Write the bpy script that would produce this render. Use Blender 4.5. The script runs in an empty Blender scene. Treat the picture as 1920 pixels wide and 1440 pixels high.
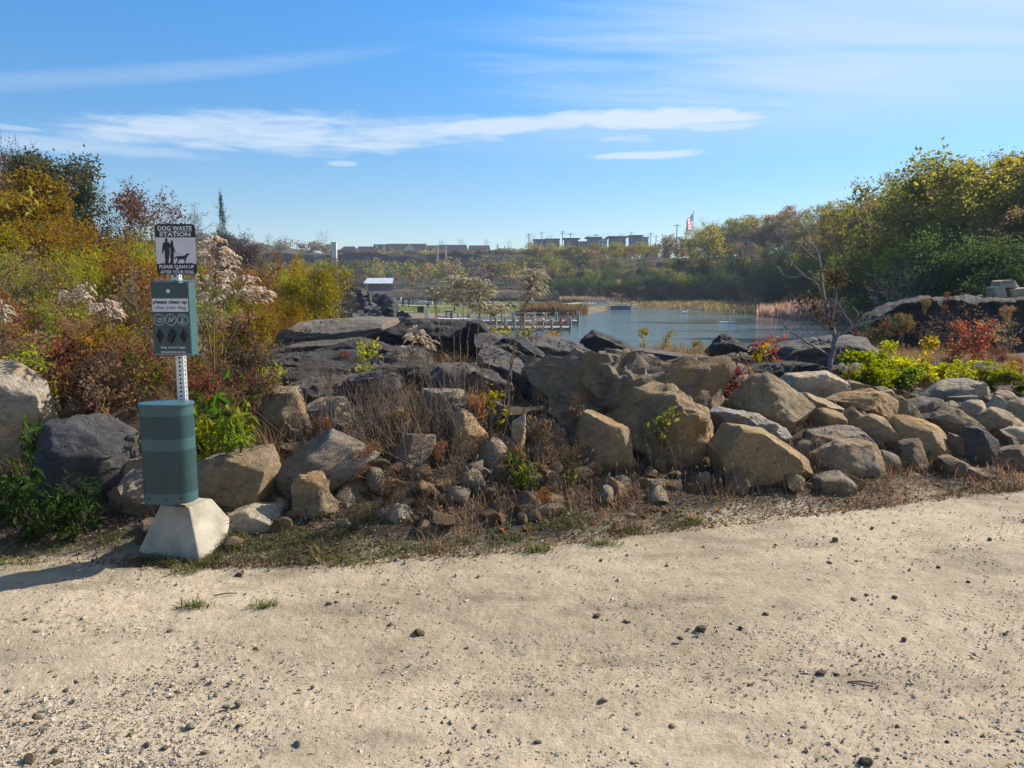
import bpy, bmesh, math, random
import numpy as np
from mathutils import Vector, Matrix

# ----------------------------------------------------------------------------
# camera, sky, sun, exposure
# ----------------------------------------------------------------------------
scene = bpy.context.scene
COL = scene.collection
F_PX = 1445.0            # focal length in pixels of the 1920 px wide photograph
CAM_H = 1.6
PITCH = math.atan(180.0 / F_PX)
CT, ST = math.cos(PITCH), math.sin(PITCH)

cam_data = bpy.data.cameras.new('camera')
cam_data.sensor_width = 36.0
cam_data.lens = 36.0 * F_PX / 1920.0
cam_data.clip_start = 0.1
cam_data.clip_end = 6000.0
cam = bpy.data.objects.new('camera', cam_data)
cam.location = (0, 0, CAM_H)
cam.rotation_euler = (math.pi / 2 - PITCH, 0, 0)
COL.objects.link(cam)
scene.camera = cam

SUN_EL = math.radians(33.0)
SUN_AZ = math.atan2(0.845, 0.535)     # from +Y towards +X
SUN_DIR = Vector((math.sin(SUN_AZ) * math.cos(SUN_EL), math.cos(SUN_AZ) * math.cos(SUN_EL), math.sin(SUN_EL)))

scene.render.engine = 'CYCLES'
scene.view_settings.view_transform = 'Standard'
scene.view_settings.look = 'None'
scene.view_settings.gamma = 1.0
scene.view_settings.use_curve_mapping = False
scene.view_settings.exposure = 1.05
scene.cycles.max_bounces = 6
scene.cycles.diffuse_bounces = 2
scene.cycles.transparent_max_bounces = 8
scene.cycles.volume_bounces = 0
scene.cycles.use_denoising = True

sun_data = bpy.data.lights.new('sun', 'SUN')
sun_data.energy = 5.0
sun_data.angle = math.radians(0.5)
sun_data.color = (1.0, 0.93, 0.82)
sun = bpy.data.objects.new('sun', sun_data)
sun.rotation_euler = SUN_DIR.to_track_quat('Z', 'Y').to_euler()
sun.location = (20, 10, 30)
COL.objects.link(sun)

world = bpy.data.worlds.new('World')
scene.world = world
world.use_nodes = True


def build_world():
    nt = world.node_tree
    nt.nodes.clear()
    N, L = nt.nodes, nt.links

    def m(op, a, b=None, c=None, clamp=False):
        n = N.new('ShaderNodeMath')
        n.operation = op
        n.use_clamp = clamp
        for i, v in enumerate((a, b, c)):
            if v is None:
                continue
            if isinstance(v, (int, float)):
                n.inputs[i].default_value = v
            else:
                L.new(v, n.inputs[i])
        return n.outputs[0]

    def sstep(v, lo, hi):
        n = N.new('ShaderNodeMapRange')
        n.interpolation_type = 'SMOOTHSTEP'
        L.new(v, n.inputs[0])
        n.inputs[1].default_value = lo
        n.inputs[2].default_value = hi
        return n.outputs[0]

    tc = N.new('ShaderNodeTexCoord')
    sep = N.new('ShaderNodeSeparateXYZ')
    L.new(tc.outputs['Generated'], sep.inputs[0])
    x, y, z = sep.outputs
    az = m('ARCTAN2', x, y)
    el = m('ARCSINE', z)
    sky = N.new('ShaderNodeTexSky')
    sky.sky_type = 'NISHITA'
    sky.sun_disc = False
    sky.sun_elevation = SUN_EL
    sky.sun_rotation = SUN_AZ
    sky.altitude = 200
    sky.air_density = 1.0
    sky.dust_density = 0.05
    sky.ozone_density = 2.2

    def noise(vec, scale, detail, rough, dist=0.0):
        n = N.new('ShaderNodeTexNoise')
        n.inputs['Scale'].default_value = scale
        n.inputs['Detail'].default_value = detail
        n.inputs['Roughness'].default_value = rough
        n.inputs['Distortion'].default_value = dist
        L.new(vec, n.inputs['Vector'])
        return n.outputs['Fac']

    def comb(a, b, c=0.0):
        n = N.new('ShaderNodeCombineXYZ')
        for i, v in enumerate((a, b, c)):
            if isinstance(v, (int, float)):
                n.inputs[i].default_value = v
            else:
                L.new(v, n.inputs[i])
        return n.outputs[0]

    # streaky coordinates: long in azimuth, thin in elevation
    v1 = comb(m('MULTIPLY', az, 4.0), m('MULTIPLY', m('SUBTRACT', el, m('MULTIPLY', az, 0.03)), 30.0), 1.3)
    v2 = comb(m('MULTIPLY', az, 16.0), m('MULTIPLY', el, 95.0), 4.1)
    n1 = noise(v1, 1.0, 6, 0.55, 0.4)
    n2 = noise(v2, 1.0, 5, 0.6, 0.6)
    nn = m('ADD', m('MULTIPLY', n1, 0.55), m('MULTIPLY', n2, 0.45))

    def px2az(px): return math.atan((px - 960) / F_PX)
    def py2el(px, py):
        u, v = (px - 960) / F_PX, (720 - py) / F_PX
        d = Vector((u, CT + v * ST, -ST + v * CT)).normalized()
        return math.asin(d.z)

    def blob(px, py, hw, hh, tilt, lo, hi, namp, dens):
        a0, e0 = px2az(px), py2el(px, py)
        ra, re = hw / F_PX, hh / F_PX
        da = m('SUBTRACT', az, a0)
        de = m('SUBTRACT', m('SUBTRACT', el, e0), m('MULTIPLY', da, tilt))
        q = m('ADD', m('POWER', m('ABSOLUTE', m('DIVIDE', da, ra)), 2.4), m('POWER', m('ABSOLUTE', m('DIVIDE', de, re)), 2.0))
        val = m('ADD', m('SUBTRACT', 1.0, q), m('MULTIPLY', m('SUBTRACT', nn, 0.5), namp))
        return m('MULTIPLY', sstep(val, lo, hi), dens)

    clouds = [
        blob(640, 252, 430, 34, 0.035, -0.3, 1.3, 5.2, 0.80),
        blob(1225, 221, 225, 20, -0.02, -0.15, 0.9, 4.2, 0.97),
        blob(960, 236, 200, 20, 0.06, 0.0, 0.8, 2.6, 0.85),
        blob(150, 276, 260, 14, 0.0, -0.2, 1.4, 4.0, 0.5),
        blob(1350, 238, 80, 9, 0.03, 0.0, 0.8, 2.2, 0.7),
        blob(1200, 291, 125, 8, 0.015, -0.2, 1.0, 4.5, 0.85),
        blob(1165, 263, 75, 11, 0.03, 0.0, 1.3, 5.5, 0.75),
        blob(650, 307, 30, 6, 0.0, 0.0, 0.8, 1.2, 0.5),
        blob(250, 146, 460, 16, 0.17, -0.6, 1.6, 1.8, 0.24),
        blob(40, 241, 60, 5, 0.0, 0.0, 0.9, 1.6, 0.4),
    ]
    dens = clouds[0]
    for c in clouds[1:]:
        dens = m('MAXIMUM', dens, c)
    # thin cirrus veil over the whole sky, laid out as a high plane
    zc = m('ADD', m('MAXIMUM', z, 0.0), 0.12)
    v3 = comb(m('DIVIDE', x, zc), m('DIVIDE', y, zc), 0.0)
    n3 = N.new('ShaderNodeMapping')
    L.new(v3, n3.inputs[0])
    n3.inputs['Rotation'].default_value = (0, 0, math.radians(20))
    n3.inputs['Scale'].default_value = (0.42, 2.6, 1)
    c1 = noise(n3.outputs[0], 0.8, 8, 0.6, 0.8)
    c2 = noise(v3, 0.42, 3, 0.5, 0.2)
    side = sstep(m('ADD', az, m('MULTIPLY', m('SUBTRACT', c2, 0.5), 0.6)), -0.45, 0.45)
    veil = m('MULTIPLY', sstep(m('ADD', c1, m('MULTIPLY', m('SUBTRACT', side, 0.60), 0.46)), 0.34, 0.74), m('MULTIPLY', sstep(el, 0.13, 0.25), 0.72))
    dens = m('MAXIMUM', dens, veil)

    # the clear sky's own colour a little deeper, as a camera renders it
    hs = N.new('ShaderNodeHueSaturation')
    hs.inputs['Saturation'].default_value = 1.22
    hs.inputs['Value'].default_value = 1.0
    L.new(sky.outputs[0], hs.inputs['Color'])
    mul = N.new('ShaderNodeMix')
    mul.data_type = 'RGBA'
    mul.blend_type = 'MULTIPLY'
    mul.inputs[0].default_value = 1.0
    L.new(hs.outputs[0], mul.inputs[6])
    hi = N.new('ShaderNodeMix')
    hi.data_type = 'RGBA'
    L.new(sstep(el, 0.02, 0.42), hi.inputs[0])
    hi.inputs[6].default_value = (0.90, 0.94, 1.03, 1)
    hi.inputs[7].default_value = (0.78, 1.36, 1.62, 1)
    L.new(hi.outputs[2], mul.inputs[7])
    mix = N.new('ShaderNodeMix')
    mix.data_type = 'RGBA'
    L.new(dens, mix.inputs[0])
    L.new(mul.outputs[2], mix.inputs[6])
    mix.inputs[7].default_value = (6.0, 7.0, 8.1, 1)
    bg = N.new('ShaderNodeBackground')
    bg.inputs['Strength'].default_value = 0.059
    L.new(mix.outputs[2], bg.inputs['Color'])
    out = N.new('ShaderNodeOutputWorld')
    L.new(bg.outputs[0], out.inputs['Surface'])


build_world()

# ----------------------------------------------------------------------------
# helpers
# ----------------------------------------------------------------------------
RNG = np.random.default_rng(7)
random.seed(7)


def ray(px, py):
    u, v = (px - 960.0) / F_PX, (720.0 - py) / F_PX
    return np.array((u, CT + v * ST, -ST + v * CT))


def at(px, py, Y):
    d = ray(px, py)
    return np.array((0, 0, CAM_H)) + d * (Y / d[1])


def xat(px, Y):
    """x of a vertical line seen at px (near the horizon row) at distance Y"""
    return (px - 960.0) / F_PX * Y


def m_per_px(Y):
    return Y / F_PX


def _hash(ix, iy, iz, seed):
    h = (ix.astype(np.int64) * 374761393 + iy.astype(np.int64) * 668265263 + iz.astype(np.int64) * 2147483647 + seed * 974711) & 0x7fffffff
    h = ((h ^ (h >> 13)) * 1274126177) & 0x7fffffff
    h = h ^ (h >> 16)
    return (h & 0xffff) / 65535.0 * 2 - 1


def vnoise(p, seed=0):
    p = np.asarray(p, float)
    if p.shape[1] == 2:
        p = np.concatenate([p, np.zeros((len(p), 1))], 1)
    i = np.floor(p)
    f = p - i
    i = i.astype(np.int64)
    w = f * f * f * (f * (f * 6 - 15) + 10)
    out = 0
    for dx in (0, 1):
        wx = w[:, 0] if dx else 1 - w[:, 0]
        for dy in (0, 1):
            wy = w[:, 1] if dy else 1 - w[:, 1]
            for dz in (0, 1):
                wz = w[:, 2] if dz else 1 - w[:, 2]
                out = out + wx * wy * wz * _hash(i[:, 0] + dx, i[:, 1] + dy, i[:, 2] + dz, seed)
    return out


def fbm(p, octv=4, seed=0, gain=0.5, lac=2.03):
    p = np.asarray(p, float)
    a, s, out, q = 1.0, 0.0, 0.0, p.copy()
    for k in range(octv):
        out = out + a * vnoise(q, seed + k * 17)
        s += a
        a *= gain
        q = q * lac + 11.7
    return out / s


def new_mesh(name, V, faces, mat_idx=None, smooth=False):
    """faces: (M,3) or (M,4) array"""
    me = bpy.data.meshes.new(name)
    V = np.ascontiguousarray(V, np.float32)
    faces = np.ascontiguousarray(faces, np.int32)
    k = faces.shape[1]
    me.vertices.add(len(V))
    me.vertices.foreach_set('co', V.ravel())
    me.loops.add(faces.size)
    me.loops.foreach_set('vertex_index', faces.ravel())
    me.polygons.add(len(faces))
    me.polygons.foreach_set('loop_start', np.arange(0, faces.size, k, dtype=np.int32))
    me.polygons.foreach_set('loop_total', np.full(len(faces), k, np.int32))
    if mat_idx is not None:
        me.polygons.foreach_set('material_index', np.asarray(mat_idx, np.int32))
    me.polygons.foreach_set('use_smooth', np.full(len(faces), bool(smooth)))
    me.update(calc_edges=True)
    return me


def link(name, me, mat=None, parent=None, loc=None, color=None):
    o = bpy.data.objects.new(name, me)
    COL.objects.link(o)
    if mat is not None and me is not None and len(me.materials) == 0:
        me.materials.append(mat)
    if parent is not None:
        o.parent = parent
    if loc is not None:
        o.location = loc
    if color is not None:
        o.color = (*color, 1)
    return o


REG = []      # (object, base label, x order, group) resolved at the end


def tag(o, label, cat, group=None, unique=True):
    o['label'] = label
    o['category'] = cat
    if group:
        o['group'] = group
    if unique:
        REG.append(o)
    return o


def thing(name, label, cat, loc=(0, 0, 0), rot=(0, 0, 0), group=None):
    o = bpy.data.objects.new(name, None)
    COL.objects.link(o)
    o.location = loc
    o.rotation_euler = rot
    return tag(o, label, cat, group)


def kind(o, k, label=None):
    o['kind'] = k
    if label:
        o['label'] = label
    return o


class MB:
    """collects simple shapes into one mesh"""
    def __init__(self):
        self.v, self.f = [], []

    def add(self, V, F):
        b = len(self.v)
        self.v.extend([tuple(p) for p in V])
        self.f.extend([tuple(i + b for i in f) for f in F])
        return self

    def box(self, c, s, rz=0.0):
        cx, cy, cz = c
        hx, hy, hz = s[0] / 2, s[1] / 2, s[2] / 2
        ca, sa = math.cos(rz), math.sin(rz)
        V = []
        for dz in (-hz, hz):
            for dx, dy in ((-hx, -hy), (hx, -hy), (hx, hy), (-hx, hy)):
                V.append((cx + dx * ca - dy * sa, cy + dx * sa + dy * ca, cz + dz))
        return self.add(V, [(3, 2, 1, 0), (4, 5, 6, 7), (0, 1, 5, 4), (1, 2, 6, 5), (2, 3, 7, 6), (3, 0, 4, 7)])

    def tube(self, pts, radii, sides=6):
        V, F = tube_arrays(pts, radii, sides)
        return self.add(V, F)

    def prism(self, poly, y0, y1):
        """poly in (x,z), extruded in y"""
        n = len(poly)
        V = [(p[0], y0, p[1]) for p in poly] + [(p[0], y1, p[1]) for p in poly]
        F = [tuple(range(n)), tuple(range(2 * n - 1, n - 1, -1))]
        for i in range(n):
            j = (i + 1) % n
            F.append((i, i + n, j + n, j))
        return self.add(V, F)

    def mesh(self, name, smooth=False, bevel=0.0, segs=2):
        me = bpy.data.meshes.new(name)
        me.from_pydata(self.v, [], self.f)
        bm = bmesh.new()
        bm.from_mesh(me)
        bmesh.ops.recalc_face_normals(bm, faces=bm.faces)
        if bevel > 0:
            bmesh.ops.bevel(bm, geom=[e for e in bm.edges if len(e.link_faces) == 2 and e.calc_face_angle(0) > 0.5],
                            offset=bevel, segments=segs, affect='EDGES', profile=0.5)
        bm.to_mesh(me)
        bm.free()
        if smooth:
            me.polygons.foreach_set('use_smooth', [True] * len(me.polygons))
        return me

    def build(self, name, mat, parent=None, smooth=False, bevel=0.0, loc=None):
        return link(name, self.mesh(name, smooth, bevel), mat, parent, loc)


def tube_arrays(pts, radii, sides=6):
    pts = [Vector(p) for p in pts]
    n = len(pts)
    V, Fc = [], []
    for i, p in enumerate(pts):
        if i == 0:
            t = pts[1] - pts[0]
        elif i == n - 1:
            t = pts[-1] - pts[-2]
        else:
            t = pts[i + 1] - pts[i - 1]
        t.normalize()
        a = t.cross(Vector((0.31, 0.87, 0.38)))
        if a.length < 1e-3:
            a = t.cross(Vector((1, 0, 0)))
        a.normalize()
        b = t.cross(a)
        r = radii[i] if hasattr(radii, '__len__') else radii
        for k in range(sides):
            w = 2 * math.pi * k / sides
            V.append(tuple(p + a * (math.cos(w) * r) + b * (math.sin(w) * r)))
    for i in range(n - 1):
        for k in range(sides):
            k2 = (k + 1) % sides
            Fc.append((i * sides + k, i * sides + k2, (i + 1) * sides + k2, (i + 1) * sides + k))
    Fc.append(tuple(range(sides - 1, -1, -1)))
    Fc.append(tuple((n - 1) * sides + k for k in range(sides)))
    return V, Fc


def segs_mesh(name, P0, P1, R0, R1, sides=4):
    """many straight tapered tubes as one mesh, vectorised"""
    P0, P1 = np.asarray(P0, float), np.asarray(P1, float)
    R0, R1 = np.asarray(R0, float), np.asarray(R1, float)
    T = P1 - P0
    T /= np.maximum(np.linalg.norm(T, axis=1, keepdims=True), 1e-9)
    A = np.cross(T, np.array((0.31, 0.87, 0.38)))
    A /= np.maximum(np.linalg.norm(A, axis=1, keepdims=True), 1e-9)
    B = np.cross(T, A)
    n = len(P0)
    V = np.zeros((n, 2 * sides, 3))
    for k in range(sides):
        w = 2 * math.pi * k / sides
        d = A * math.cos(w) + B * math.sin(w)
        V[:, k] = P0 + d * R0[:, None]
        V[:, sides + k] = P1 + d * R1[:, None]
    base = (np.arange(n) * 2 * sides)[:, None]
    F = []
    for k in range(sides):
        k2 = (k + 1) % sides
        F.append(np.concatenate([base + k, base + k2, base + sides + k2, base + sides + k], 1))
    F = np.stack(F, 1).reshape(-1, 4)
    return new_mesh(name, V.reshape(-1, 3), F, smooth=True)


def leaves_arrays(P, D, length, width, bend=0.25, rng=RNG):
    """rhombic leaves: base at P, pointing along D; two triangles folded on the midrib -> quads"""
    n = len(P)
    D = D / np.maximum(np.linalg.norm(D, axis=1, keepdims=True), 1e-9)
    R = rng.normal(size=(n, 3))
    S = np.cross(D, R)
    S /= np.maximum(np.linalg.norm(S, axis=1, keepdims=True), 1e-9)
    U = np.cross(S, D)
    l = np.broadcast_to(np.asarray(length, float), (n,))[:, None]
    w = np.broadcast_to(np.asarray(width, float), (n,))[:, None]
    V = np.zeros((n, 4, 3))
    V[:, 0] = P
    V[:, 1] = P + D * l * 0.45 + S * w * 0.5 + U * l * bend * 0.3
    V[:, 2] = P + D * l - U * l * bend * 0.4
    V[:, 3] = P + D * l * 0.45 - S * w * 0.5 + U * l * bend * 0.3
    F = np.arange(n * 4).reshape(n, 4)
    return V.reshape(-1, 3), F


def blades_arrays(P, h, w, lean, rng=RNG, curl=0.6):
    """grass blades, 5 vertices and 3 faces of 3 (a triangle strip)"""
    n = len(P)
    ang = rng.uniform(0, 2 * np.pi, n)
    dirv = np.stack([np.cos(ang), np.sin(ang), np.zeros(n)], 1)
    side = np.stack([-np.sin(ang), np.cos(ang), np.zeros(n)], 1)
    h = np.broadcast_to(np.asarray(h, float), (n,))[:, None]
    w = np.broadcast_to(np.asarray(w, float), (n,))[:, None]
    le = np.broadcast_to(np.asarray(lean, float), (n,))[:, None]
    up = np.array((0, 0, 1.0))
    mid = P + up * h * 0.55 + dirv * h * le * 0.35
    tip = P + up * h * (1 - 0.35 * le * curl) + dirv * h * le
    V = np.zeros((n, 5, 3))
    V[:, 0] = P - side * w / 2
    V[:, 1] = P + side * w / 2
    V[:, 2] = mid - side * w * 0.4
    V[:, 3] = mid + side * w * 0.4
    V[:, 4] = tip
    b = (np.arange(n) * 5)[:, None]
    F = np.stack([np.concatenate([b, b + 1, b + 3], 1), np.concatenate([b, b + 3, b + 2], 1), np.concatenate([b + 2, b + 3, b + 4], 1)], 1).reshape(-1, 3)
    return V.reshape(-1, 3), F


_ico = {}


def ico(n):
    if n not in _ico:
        bm = bmesh.new()
        bmesh.ops.create_icosphere(bm, subdivisions=n, radius=1.0)
        V = np.array([v.co[:] for v in bm.verts])
        F = np.array([[v.index for v in f.verts] for f in bm.faces])
        bm.free()
        _ico[n] = (V, F)
    return _ico[n]


# ----------------------------------------------------------------------------
# materials
# ----------------------------------------------------------------------------
def mat_new(name):
    m = bpy.data.materials.new(name)
    m.use_nodes = True
    nt = m.node_tree
    nt.nodes.clear()
    out = nt.nodes.new('ShaderNodeOutputMaterial')
    return m, nt, out


def nd(nt, typ, **kw):
    n = nt.nodes.new(typ)
    for k, v in kw.items():
        if k.startswith('i_'):
            n.inputs[k[2:].replace('_', ' ')].default_value = v
        else:
            setattr(n, k, v)
    return n


def ramp(nt, fac, stops, interp='LINEAR'):
    r = nt.nodes.new('ShaderNodeValToRGB')
    r.color_ramp.interpolation = interp
    el = r.color_ramp.elements
    while len(el) < len(stops):
        el.new(0.5)
    for e, (p, c) in zip(el, stops):
        e.position = p
        e.color = (*c, 1) if len(c) == 3 else c
    if fac is not None:
        nt.links.new(fac, r.inputs[0])
    return r.outputs[0]


def mixc(nt, fac, a, b, blend='MIX'):
    n = nt.nodes.new('ShaderNodeMix')
    n.data_type = 'RGBA'
    n.blend_type = blend
    for i, v in ((0, fac), (6, a), (7, b)):
        if isinstance(v, (int, float)):
            n.inputs[i].default_value = v
        elif isinstance(v, tuple):
            n.inputs[i].default_value = (*v, 1) if len(v) == 3 else v
        else:
            nt.links.new(v, n.inputs[i])
    return n.outputs[2]


def m_plain(name, col, rough=0.6, metal=0.0, var=0.08, scale=12.0, bump=0.0, bscale=80.0, spec=0.4):
    m, nt, out = mat_new(name)
    p = nd(nt, 'ShaderNodeBsdfPrincipled')
    p.inputs['Roughness'].default_value = rough
    p.inputs['Metallic'].default_value = metal
    p.inputs['Specular IOR Level'].default_value = spec
    tc = nd(nt, 'ShaderNodeTexCoord')
    n = nd(nt, 'ShaderNodeTexNoise')
    n.inputs['Scale'].default_value = scale
    n.inputs['Detail'].default_value = 6
    nt.links.new(tc.outputs['Object'], n.inputs['Vector'])
    lo = tuple(max(0, c * (1 - var * 2)) for c in col)
    hi = tuple(min(1, c * (1 + var * 2)) for c in col)
    nt.links.new(ramp(nt, n.outputs['Fac'], [(0.25, lo), (0.75, hi)]), p.inputs['Base Color'])
    if bump > 0:
        n2 = nd(nt, 'ShaderNodeTexNoise')
        n2.inputs['Scale'].default_value = bscale
        n2.inputs['Detail'].default_value = 8
        nt.links.new(tc.outputs['Object'], n2.inputs['Vector'])
        b = nd(nt, 'ShaderNodeBump')
        b.inputs['Strength'].default_value = bump
        b.inputs['Distance'].default_value = 0.01
        nt.links.new(n2.outputs['Fac'], b.inputs['Height'])
        nt.links.new(b.outputs[0], p.inputs['Normal'])
    nt.links.new(p.outputs[0], out.inputs[0])
    return m


def m_leaf(name, palette, trans=0.35, objvar=0.35, rough=0.5):
    """palette spread over the single leaves; each plant shifts a little too"""
    m, nt, out = mat_new(name)
    geo = nd(nt, 'ShaderNodeNewGeometry')
    oi = nd(nt, 'ShaderNodeObjectInfo')
    n = len(palette)
    c = ramp(nt, geo.outputs['Random Per Island'], [(i / max(1, n - 1), palette[i]) for i in range(n)])
    hs = nd(nt, 'ShaderNodeHueSaturation')
    mr = nd(nt, 'ShaderNodeMapRange')
    nt.links.new(oi.outputs['Random'], mr.inputs[0])
    mr.inputs[3].default_value = 1 - objvar
    mr.inputs[4].default_value = 1 + objvar
    nt.links.new(mr.outputs[0], hs.inputs['Value'])
    mh = nd(nt, 'ShaderNodeMapRange')
    nt.links.new(oi.outputs['Random'], mh.inputs[0])
    mh.inputs[3].default_value = 0.52
    mh.inputs[4].default_value = 0.485
    nt.links.new(mh.outputs[0], hs.inputs['Hue'])
    nt.links.new(c, hs.inputs['Color'])
    d = nd(nt, 'ShaderNodeBsdfPrincipled')
    d.inputs['Roughness'].default_value = rough
    d.inputs['Specular IOR Level'].default_value = 0.0
    t = nd(nt, 'ShaderNodeBsdfTranslucent')
    nt.links.new(hs.outputs[0], d.inputs['Base Color'])
    hs2 = nd(nt, 'ShaderNodeHueSaturation')
    hs2.inputs['Saturation'].default_value = 1.15
    hs2.inputs['Value'].default_value = 1.6
    nt.links.new(hs.outputs[0], hs2.inputs['Color'])
    nt.links.new(hs2.outputs[0], t.inputs['Color'])
    mx = nd(nt, 'ShaderNodeMixShader')
    mx.inputs[0].default_value = trans
    nt.links.new(d.outputs[0], mx.inputs[1])
    nt.links.new(t.outputs[0], mx.inputs[2])
    nt.links.new(mx.outputs[0], out.inputs[0])
    return m


def m_rock(name, layered=False):
    m, nt, out = mat_new(name)
    tc = nd(nt, 'ShaderNodeTexCoord')
    oi = nd(nt, 'ShaderNodeObjectInfo')
    # every rock its own part of the pattern
    addv = nd(nt, 'ShaderNodeVectorMath', operation='ADD')
    mulv = nd(nt, 'ShaderNodeVectorMath', operation='SCALE')
    mulv.inputs[0].default_value = (13.0, 27.0, 41.0)
    nt.links.new(oi.outputs['Random'], mulv.inputs['Scale'])
    nt.links.new(tc.outputs['Object'], addv.inputs[0])
    nt.links.new(mulv.outputs[0], addv.inputs[1])
    mp = nd(nt, 'ShaderNodeMapping')
    nt.links.new(addv.outputs[0], mp.inputs[0])
    mp.inputs['Scale'].default_value = (1, 1, 3.2) if layered else (1, 1, 1.5)

    def noise(sc, det, ro, dist=0.0):
        n = nd(nt, 'ShaderNodeTexNoise')
        n.inputs['Scale'].default_value = sc
        n.inputs['Detail'].default_value = det
        n.inputs['Roughness'].default_value = ro
        n.inputs['Distortion'].default_value = dist
        nt.links.new(mp.outputs[0], n.inputs['Vector'])
        return n.outputs['Fac']
    big = noise(2.6, 5, 0.6, 0.6)
    fine = noise(22, 8, 0.7)
    stain = noise(5.5, 6, 0.65, 0.9)
    v1 = ramp(nt, big, [(0.25, (0.62, 0.60, 0.60)), (0.5, (1, 1, 1)), (0.75, (1.18, 1.1, 0.98))])
    hue = ramp(nt, noise(1.7, 4, 0.6, 0.8), [(0.36, (0.86, 0.90, 0.97)), (0.5, (1, 1, 1)), (0.62, (1.14, 0.98, 0.76))])
    c = mixc(nt, 1.0, oi.outputs['Color'], v1, 'MULTIPLY')
    c = mixc(nt, 1.0, c, hue, 'MULTIPLY')
    c = mixc(nt, 1.0, c, ramp(nt, fine, [(0.3, (0.68, 0.68, 0.68)), (0.7, (1.22, 1.22, 1.22))]), 'MULTIPLY')
    c = mixc(nt, ramp(nt, stain, [(0.56, (0, 0, 0)), (0.72, (0.75, 0.75, 0.75))]), c, mixc(nt, 1.0, c, (0.42, 0.40, 0.38), 'MULTIPLY'))
    c = mixc(nt, ramp(nt, noise(9.0, 5, 0.6, 0.3), [(0.62, (0, 0, 0)), (0.74, (0.5, 0.5, 0.5))]), c, mixc(nt, 1.0, c, (1.5, 1.5, 1.45), 'MULTIPLY'))
    p = nd(nt, 'ShaderNodeBsdfPrincipled')
    p.inputs['Roughness'].default_value = 0.88
    p.inputs['Specular IOR Level'].default_value = 0.2
    nt.links.new(c, p.inputs['Base Color'])
    vor = nd(nt, 'ShaderNodeTexVoronoi', feature='DISTANCE_TO_EDGE')
    vor.inputs['Scale'].default_value = 5.0
    nt.links.new(mp.outputs[0], vor.inputs['Vector'])
    cr = ramp(nt, vor.outputs['Distance'], [(0.0, (0, 0, 0)), (0.03, (1, 1, 1))])
    b0 = nd(nt, 'ShaderNodeBump')
    b0.inputs['Strength'].default_value = 0.25
    b0.inputs['Distance'].default_value = 0.02
    nt.links.new(cr, b0.inputs['Height'])
    b1 = nd(nt, 'ShaderNodeBump')
    b1.inputs['Strength'].default_value = 1.0
    b1.inputs['Distance'].default_value = 0.09
    nt.links.new(noise(7, 9, 0.62, 0.2), b1.inputs['Height'])
    nt.links.new(b0.outputs[0], b1.inputs['Normal'])
    b2 = nd(nt, 'ShaderNodeBump')
    b2.inputs['Strength'].default_value = 0.9
    b2.inputs['Distance'].default_value = 0.02
    nt.links.new(noise(55, 6, 0.7), b2.inputs['Height'])
    nt.links.new(b1.outputs[0], b2.inputs['Normal'])
    nt.links.new(b2.outputs[0], p.inputs['Normal'])
    nt.links.new(p.outputs[0], out.inputs[0])
    return m


def m_ground():
    m, nt, out = mat_new('ground_earth')
    tc = nd(nt, 'ShaderNodeTexCoord')
    at_ = nd(nt, 'ShaderNodeAttribute', attribute_name='ground_col')

    def noise(sc, det, ro):
        n = nd(nt, 'ShaderNodeTexNoise')
        n.inputs['Scale'].default_value = sc
        n.inputs['Detail'].default_value = det
        n.inputs['Roughness'].default_value = ro
        nt.links.new(tc.outputs['Object'], n.inputs['Vector'])
        return n.outputs['Fac']
    f1 = noise(60, 8, 0.75)
    f2 = noise(9, 6, 0.65)
    c = mixc(nt, 1.0, at_.outputs['Color'], ramp(nt, f1, [(0.30, (0.55, 0.52, 0.49)), (0.45, (0.98, 0.98, 0.97)), (0.72, (1.2, 1.2, 1.2))]), 'MULTIPLY')
    c = mixc(nt, 1.0, c, ramp(nt, f2, [(0.3, (0.84, 0.83, 0.82)), (0.65, (1.1, 1.1, 1.1))]), 'MULTIPLY')
    p = nd(nt, 'ShaderNodeBsdfPrincipled')
    p.inputs['Roughness'].default_value = 0.95
    p.inputs['Specular IOR Level'].default_value = 0.1
    nt.links.new(c, p.inputs['Base Color'])
    b1 = nd(nt, 'ShaderNodeBump')
    b1.inputs['Strength'].default_value = 0.65
    b1.inputs['Distance'].default_value = 0.022
    nt.links.new(noise(35, 8, 0.7), b1.inputs['Height'])
    b2 = nd(nt, 'ShaderNodeBump')
    b2.inputs['Strength'].default_value = 0.6
    b2.inputs['Distance'].default_value = 0.007
    nt.links.new(noise(170, 4, 0.7), b2.inputs['Height'])
    nt.links.new(b1.outputs[0], b2.inputs['Normal'])
    nt.links.new(b2.outputs[0], p.inputs['Normal'])
    nt.links.new(p.outputs[0], out.inputs[0])
    return m


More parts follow.
